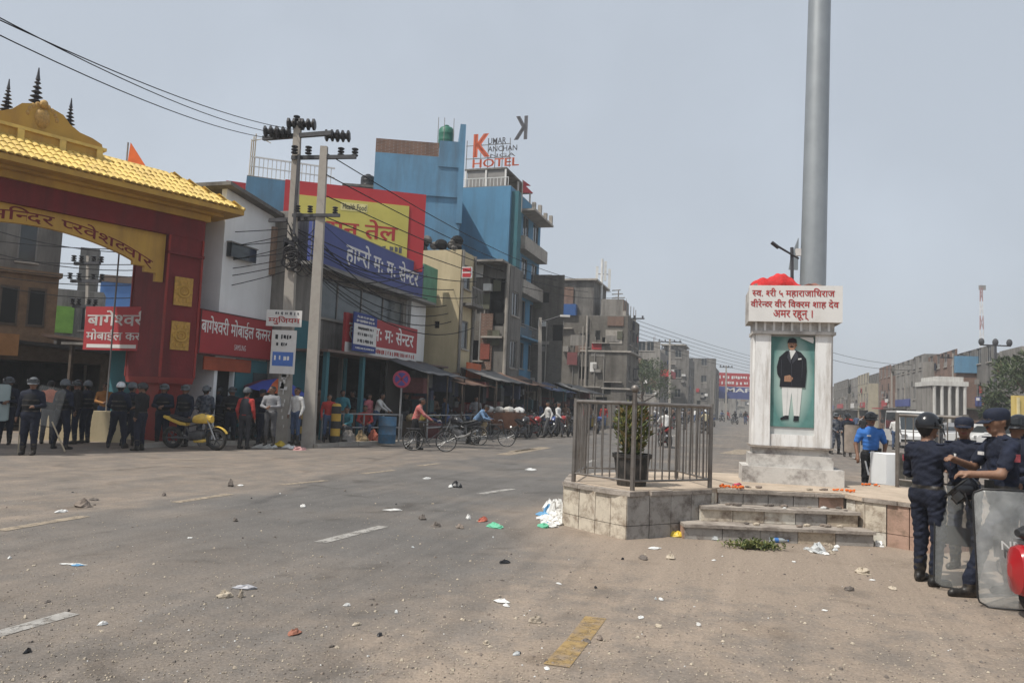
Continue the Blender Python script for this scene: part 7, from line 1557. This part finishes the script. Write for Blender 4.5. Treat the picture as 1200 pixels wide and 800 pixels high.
# --- left group of police
gear(put('officer in dark riot gear holding a stick, second from the left edge', 32, 533, 10, 'pol_hold', P_HOLD, POLM, HC, bulk=1.22))
gear(put('officer at the left frame edge behind a pale riot shield', 4, 521, 25, 'pol_talk', P_TALK, POLM, HC, bulk=1.2))
gear(put('officer in navy seen from behind next to the leaning white stick', 70, 526, 165, 'pol_apart', P_APART, dict(POLM, shirt=NAVY2, trousers=NAVY), HC, bulk=1.2))
put('orange-shirted man behind the shield at left', 54, 520, 200, 'civ_orange', P_STAND, civ(ORS))
put('officer in black behind the navy-backed officer', 86, 520, -60, 'pol_look', P_LOOK, dict(POLM, shirt=BLACKC), HB, bulk=1.2); gear(put('officer with grey helmet cover at the right end of the left cluster', 98, 519, -100, 'pol_talk', P_TALK, POLM, HC))
gear(put('officer with silver helmet standing with his back turned', 136, 525, 185, 'pol_apart', P_APART, dict(POLM, shirt=NAVY2, trousers=NAVY), HS_))
put('slim officer in black helmet facing left beside the silver helmet', 162, 528, -95, 'pol_look', P_LOOK, dict(POLM, shirt=BLACKC), HB, flap=True); gear(put('officer between silver helmet and black helmet', 150, 523, 150, 'pol_step', P_STEP, POLM, HC, bulk=1.15))
put('bearded man in orange shawl behind the silver-helmeted officer', 119, 512, 30, 'civ_shawl', P_TALK, civ(cloth('ochre', (.34, .16, .05)), DKB))
gear(put('officer with camouflage helmet left behind the yellow motorcycle', 188, 522, 10, 'pol_talk', P_TALK, POLM, HC)); gear(put('officer with camouflage helmet at the middle of the yellow motorcycle', 213, 523, -15, 'pol_stand', P_STAND, POLM, HC, bulk=1.2))
put('officer in camouflage jacket behind the yellow motorcycle tank', 237, 522, 175, 'camo_stand', P_APART, CAM, HC, bulk=1.15)
put('officer half hidden behind the camouflaged one at the motorcycle', 200, 520, 30, 'pol_look', P_LOOK, POLM, HC); put('officer in the doorway right of the gate pillar', 252, 518, -30, 'pol_talk', P_TALK, POLM, HB)
rv = put('man in red shirt and dark vest standing near the motorcycle front wheel', 285, 526, 170, 'civ_redvest', P_STAND, civ(RSH, cloth('trouser_dark', (.03, .03, .035))), HC)
vb = MB(); vb.lathe([(.165, 1.0), (.175, 1.15), (.18, 1.3), (.16, 1.42), (.1, 1.47)], 14, sx=1, sy=.78, cap=False); vb.build('vest', cloth('vest_black', (.03, .032, .04)), rv, True); vb = MB(); vb.box(-.13, .13, -.17, -.1, 1.1, 1.4); 
gear(put('officer in the shadow of the umbrella', 268, 520, 20, 'pol_look', P_LOOK, POLM, HC)); put('officer with cap right of the red-vested man', 304, 522, -20, 'pol_step', P_STEP, CAM, CAPB, short=True); put('vendor in grey shirt under the umbrella', 315, 522, 0, 'civ_grey', P_TALK, civ(GRS), z=.11); put('man in pale shirt right of the poster pole', 345, 520, -30, 'civ_white', P_STAND, civ(WSH, DKB), z=.11)
p = G(6, 520); shield('pale riot shield at the left frame edge', (p.x, p.y - .5, .62), R(20), .62, .98, m=mat('shield_pale', (.42, .50, .49), .3, .1, 4, alpha=.8))
p = G(47, 528); shield('clear riot shield in front of the orange-shirted man', (p.x, p.y, .62), R(20), .62, .98, 0, R(10))
a = G(21, 532); stick('pale stick held upright by the officer at left', a + Vector((0, 0, .02)), a + Vector((-.06, .05, .95))); a = G(76, 530); stick('long pale stick leaning from the navy-backed officer', a + Vector((0, 0, .02)), at(61, 494, a.y + .15), .02)
# --- crowd along the left pavement
crowd = [(383, 518, 'girl in red dress behind the pipe fence', P_STAND, RSH, 20, .9), (399, 512, 'man in teal shirt in the dumpling shop door', P_LOOK, TSH, 0, 1), (411, 510, 'man in dark jacket in front of the dumpling shop', P_TALK, BLACKC, -40, 1), (420, 510, 'man in blue shirt in front of the dumpling shop', P_STAND, DKB, 30, 1), (430, 511, 'person in pink top behind the fence', P_LOOK, PNK, 60, .95), (440, 511, 'man in white shirt bending at the crates', P_PUSH, WSH, 80, 1), (447, 508, 'man in grey shirt left of the blue drum', P_STAND, GRS, -70, 1), (459, 509, 'man in white shirt right of the blue drum', P_TALK, WSH, -30, 1),
 (372, 514, 'dark-clothed man half behind the plain concrete pole', P_STAND, BRN, 0, 1), (505, 510, 'stall keeper in brown behind the checkered cyclist', P_TALK, BRN, 20, 1), (520, 511, 'woman in dark blue at the cloth stall', P_STAND, DKB, -60, .95), (556, 509, 'stall keeper in grey behind the second cyclist', P_LOOK, GRS, 10, 1), (612, 504, 'man in white shirt by the row of motorcycles', P_TALK, WSH, 60, 1), (621, 504, 'man in cream shirt by the row of motorcycles', P_STAND, YSH, -40, 1),
 (641, 513, 'man in white shirt walking past the motorcycles', P_STEP, WSH, -70, 1), (653, 512, 'second white-shirted man walking by the railing', P_STEP, WSH, 60, 1), (388, 514, 'seated vendor in brown behind the pipe fence', P_SIT, BRN, 10, 1), (405, 516, 'seated woman in teal behind the bollard', P_SIT, TSH, -20, .95), (426, 515, 'seated vendor in red between the fruit', P_SIT, RSH, 15, 1), (395, 508, 'man in pink at the back of the dumpling shop', P_STAND, PNK, 40, 1), (452, 507, 'man in blue denim behind the blue drum', P_LOOK, DKB, 0, 1), (474, 510, 'man in dark jacket under the round sign', P_STAND, BLACKC, -20, 1), (494, 509, 'woman in orange at the first stall', P_TALK, ORS, 30, .95), (513, 507, 'man in white behind the blue motorcycle', P_STAND, WSH, 0, 1), (536, 508, 'man in black shirt among the parked motorcycles', P_TALK, BLACKC, -50, 1), (548, 507, 'seller in red shirt beside the jerrycan', P_STAND, RSH, 20, 1), (575, 507, 'man in grey shirt behind the brown cart', P_LOOK, GRS, 90, 1), (599, 506, 'man in black right behind the cart', P_STAND, BLACKC, 40, 1), (606, 505, 'man in white shirt standing at the motorcycles with back turned', P_STAND, WSH, 170, 1), (630, 505, 'man in denim shirt among the motorcycles', P_TALK, DKB, -10, 1), (648, 505, 'man in dark shirt under the grey awning', P_LOOK, BLACKC, 20, 1), (662, 506, 'man in brown near the railing corner', P_STAND, BRN, -30, 1), (683, 504, 'woman in pink seen through the railing', P_STAND, PNK, 15, .95),
 (672, 505, 'man in dark shirt behind the railing left end', P_STAND, BLACKC, 0, 1), (690, 503, 'man in brown shirt seen through the railing', P_LOOK, BRN, 30, 1), (707, 503, 'man in red seen through the railing bars', P_STAND, RSH, 0, 1), (722, 502, 'man in white seen through the railing bars', P_STEP, WSH, 90, 1)]
for px, py, lab, pose, sh_, dg, sc in crowd:
    key = 'crowd_%d_%s' % (id(pose), sh_.name); put(lab, px, py, dg, key, pose, civ(sh_, random.choice((TROUS, DKB, BRN))), z=.115 if py < 520 and px < 600 else 0.0, scale=sc, h=.03)
q = put('man in red checkered shirt standing with his bicycle', 485, 527, 95, 'civ_check', P_PUSH, civ(CHK, BLACKC), h=.024); p = G(500, 528); bicycle('black bicycle held by the man in checkered shirt', (p.x + .1, p.y - .25, 0), R(5), MBK)
put('man in blue shirt bent over his bicycle', 559, 521, 75, 'civ_bent', P_BEND, civ(cloth('blue_shirt', (.12, .2, .32)), TROUS), h=.026); p = G(574, 522); bicycle('black bicycle pushed by the bent man in blue', (p.x + .1, p.y - .3, 0), R(-8), MBK)
for k, (px, py, m_, nm) in enumerate(((408, 517, GOODS[6], 'grey covered crate by the fence'), (423, 517, GOODS[1], 'brown fruit heap by the fence'), (437, 516, GOODS[2], 'red sack left of the blue drum'), (545, 511, GOODS[4], 'yellow jerrycan at the stalls'), (524, 510, GOODS[1], 'brown carton at the stalls'))): crumple('fruit_crate', nm, 'crate', px, py, .6, .5, .36, m_, k, .115)
# --- riders
def rider(label, px, py, deg, sh_, hm, m_, group=None):
    p = G(px, py); motorcycle('motorcycle of ' + label.replace(' in the oncoming traffic', ''), (p.x, p.y, 0), R(deg - 90), m_, .0)
    person(label, (p.x, p.y, 0), R(deg), BM('ride_' + sh_.name, P_RIDE, civ(sh_), .03), None, hm, P_RIDE)
rider('rider in white shirt with helmet seen through the railing', 779, 524, 185, WSH, HB, MRD); rider('rider in cream shirt right of the railing centre', 826, 508, 185, YSH, HS_, MBK)
for k, (px, py, sh_, nm) in enumerate(((861, 497, BLACKC, 'dark-clothed rider left of the pedestal'), (875, 494, GRS, 'grey-shirted rider left of the pedestal'), (800, 499, GRS, 'grey-shirted rider behind the railing'), (846, 494, DKB, 'blue-clothed rider beside the railing end'), (757, 500, BRN, 'brown-shirted rider behind the plant'), (868, 489, WSH, 'white-shirted far rider beside the pedestal edge'), (840, 488, BRN, 'brown-shirted far rider near the banner pole'), (815, 491, WSH, 'white-shirted rider far behind the railing'), (786, 493, BLACKC, 'dark rider far behind the railing'))): rider(nm, px, py, 10 if k % 2 else 190, sh_, (HB, HS_, HC)[k % 3], (MBK, MRD, MBL)[k % 3])
for k, (px, py, sh_) in enumerate(((742, 506, DKB), (768, 497, WSH), (792, 503, BLACKC), (808, 496, BRN), (834, 500, GRS), (853, 492, RSH), (880, 488, BLACKC), (772, 489, GRS))): rider('%s rider in the oncoming traffic beyond the railing, %s' % (('denim-clad', 'white-clad', 'black-clad', 'brown-clad', 'grey-clad', 'red-clad', 'dark far', 'grey far')[k], ('behind the plant', 'left of the middle post', 'near the middle post', 'farther back', 'near the railing end', 'left of the pedestal', 'touching the pedestal edge', 'near the trees')[k]), px, py, 5 if k % 2 else 185, sh_, (HB, HS_, HC)[k % 3], (MBK, MBL, MRD)[k % 3])
for k in range(22):
    px = random.uniform(690, 882); Y = random.uniform(60, 120); p = at(px, hor(px), Y); key = random.choice([x for x in BM_ if x.startswith('crowd') and str(id(P_SIT)) not in x])
    person('far pedestrian in the distant street crowd', (p.x, p.y, 0), random.uniform(0, 6), BM_[key], 'distant street crowd')
for k in range(26):
    px = random.uniform(968, 1150); Y = random.uniform(38, 90); p = at(px, hor(px), Y); key = random.choice([x for x in BM_ if x.startswith('crowd') and str(id(P_SIT)) not in x])
    person('far pedestrian beyond the right railing', (p.x, p.y, 0), random.uniform(0, 6), BM_[key], 'distant crowd on the right')
# --- right: officers by the island
put('officer with shield left of the blue-shirted one, nearest to the pedestal', 968, 531, 10, 'pol_apart', P_APART, POLM, HB); gear(put('officer standing behind a brown-stained riot shield', 993, 535, -15, 'pol_talk', P_TALK, POLM, HB)); put('officer in camouflage beside the pedestal', 979, 532, 20, 'camo_stand', P_APART, CAM, HC)
p = G(993, 537); shield('dull riot shield right of the pedestal', (p.x - .05, p.y - .5, .25), R(-5), .6, 1.1, m=mat('shield_dull_brown', (.28, .23, .19), .5, .3, 3, alpha=.9))
P_BLUE = dict(er=(-.28, .0, 1.13), wr=(-.27, -.12, .90), el=(.28, .04, 1.13), wl=(.24, .0, .9), hy=.15)
badges(put('officer in bright blue shirt and black helmet behind the island', 1020, 588, -12, 'pol_blue', P_BLUE, dict(POLM, shirt=BSH, trousers=BLACKC), HB, h=.018, short=True))
a = at(1018, 560, 15.2); stick('white forked stick held by the blue-shirted officer', Vector((a.x, a.y, .55)), at(1014, 540, 15.35), .018, WSIGN); 
# A: back to the viewer, helmet
P_A = dict(kl=(.11, -.06, .50), al=(.12, -.05, .085), kr=(-.12, .0, .50), ar=(-.12, .06, .085), el=(.27, -.08, 1.14), wl=(.16, -.30, 1.16), er=(-.28, -.04, 1.13), wr=(-.16, -.26, 1.05), hy=-.1, fl=.2, fr=-.3)
badges(put('officer with black helmet and neck flap, back turned, nearest the island', 1087, 684, 118, 'near_a', P_A, POLM, HB, h=.0125, flap=True, bulk=1.04, scale=.985))
P_B = dict(hy=.35, el=(.28, -.06, 1.14), wl=(.10, -.34, 1.12), er=(-.27, -.10, 1.14), wr=(-.06, -.36, 1.16))
badges(put('officer in cap facing left between the two front officers', 1131, 668, -55, 'near_b', P_B, POLM, CAPB, h=.0125, scale=.99))
P_C = dict(pel=(0, .04, .95), ch=(0, .02, 1.32), hl=(.095, .03, .92), hr=(-.095, .04, .92), kl=(.10, -.20, .52), al=(.10, -.34, .085), kr=(-.12, .10, .5), ar=(-.12, .16, .085), sl=(.19, .0, 1.405), el=(.26, -.14, 1.14), wl=(.20, -.38, 1.13), sr=(-.19, .02, 1.405), er=(-.25, -.12, 1.17), wr=(-.10, -.36, 1.24), hd=(0, -.035, 1.61), hp=.14, hy=.06)
badges(put('officer in cap and short sleeves reaching out to the helmeted officer', 1173, 699, -93, 'near_c', P_C, dict(POLM, skin=SKIN2, shirt=NAVY2, trousers=NAVY), CAPB, h=.0125, short=True, scale=1.05))
put('helmeted officer at the right frame edge behind the pair', 1196, 668, -60, 'pol_talk', P_TALK, POLM, HB)
P_E = dict(el=(.27, -.08, 1.14), wl=(.20, -.42, 1.08), er=(-.28, -.10, 1.14), wr=(-.24, -.40, 1.05))
put('officer mostly outside the right edge resting a hand on his shield', 1245, 700, -100, 'near_e', P_E, POLM, HB, h=.016)
p = G(1124, 692); shield('clear riot shield leaning between the two front officers', (p.x, p.y + .05, .01), R(8), .50, 1.02, R(-8), R(7))
p = G(1192, 714); shield('large scuffed riot shield at the right edge before the red scooter', (p.x, p.y, .01), R(-8), .66, 1.06, R(-6), 0, m=SHDIRTY)
lettering([o for o in bpy.data.objects if o.get('label', '').startswith('large scuffed')][0], 'NEPAL', -.16, .22, .52, .60, -.125, mat('letter_shield_faint', (.50, .51, .50), .6), .01)
hz_ = at(1128, 572, 7.72); hh = thing('riot_helmet', 'spare black helmet with hanging straps held between the officers', 'helmet', hz_, 1.0); o = link('shell', HB, hh); o.rotation_euler = (2.4, .2, 0)
MB().tube([(-.1, -.02, -.02), (-.14, -.05, -.13), (-.02, -.08, -.19), (.1, -.05, -.13), (.12, 0, -.02)], .008, 5).build('strap', RUB, hh); MB().tube([(.1, -.05, 0), (.16, -.05, -.1), (.13, -.06, -.2)], .008, 5).build('strap', RUB, hh); MB().torus((-.04, -.1, -.08), .055, .012, 14, 6).build('buckle_ring', RUB, hh, True)
# ================================================================== dusty air over the whole street
hzm = bpy.data.materials.new('haze_air'); hzm.use_nodes = True; hn = hzm.node_tree; hn.nodes.remove(hn.nodes['Principled BSDF'])
pv_ = hn.nodes.new('ShaderNodeVolumePrincipled'); pv_.inputs['Color'].default_value = (.86, .88, .90, 1); pv_.inputs['Density'].default_value = .0012; pv_.inputs['Anisotropy'].default_value = .0
hn.links.new(pv_.outputs[0], hn.nodes['Material Output'].inputs['Volume'])
b = MB(); b.box(-1000, 1000, -80, 1600, -1.0, 31.0); tag(b.build('haze', hzm), 'thin dusty haze filling the street air', 'haze', kind='stuff')
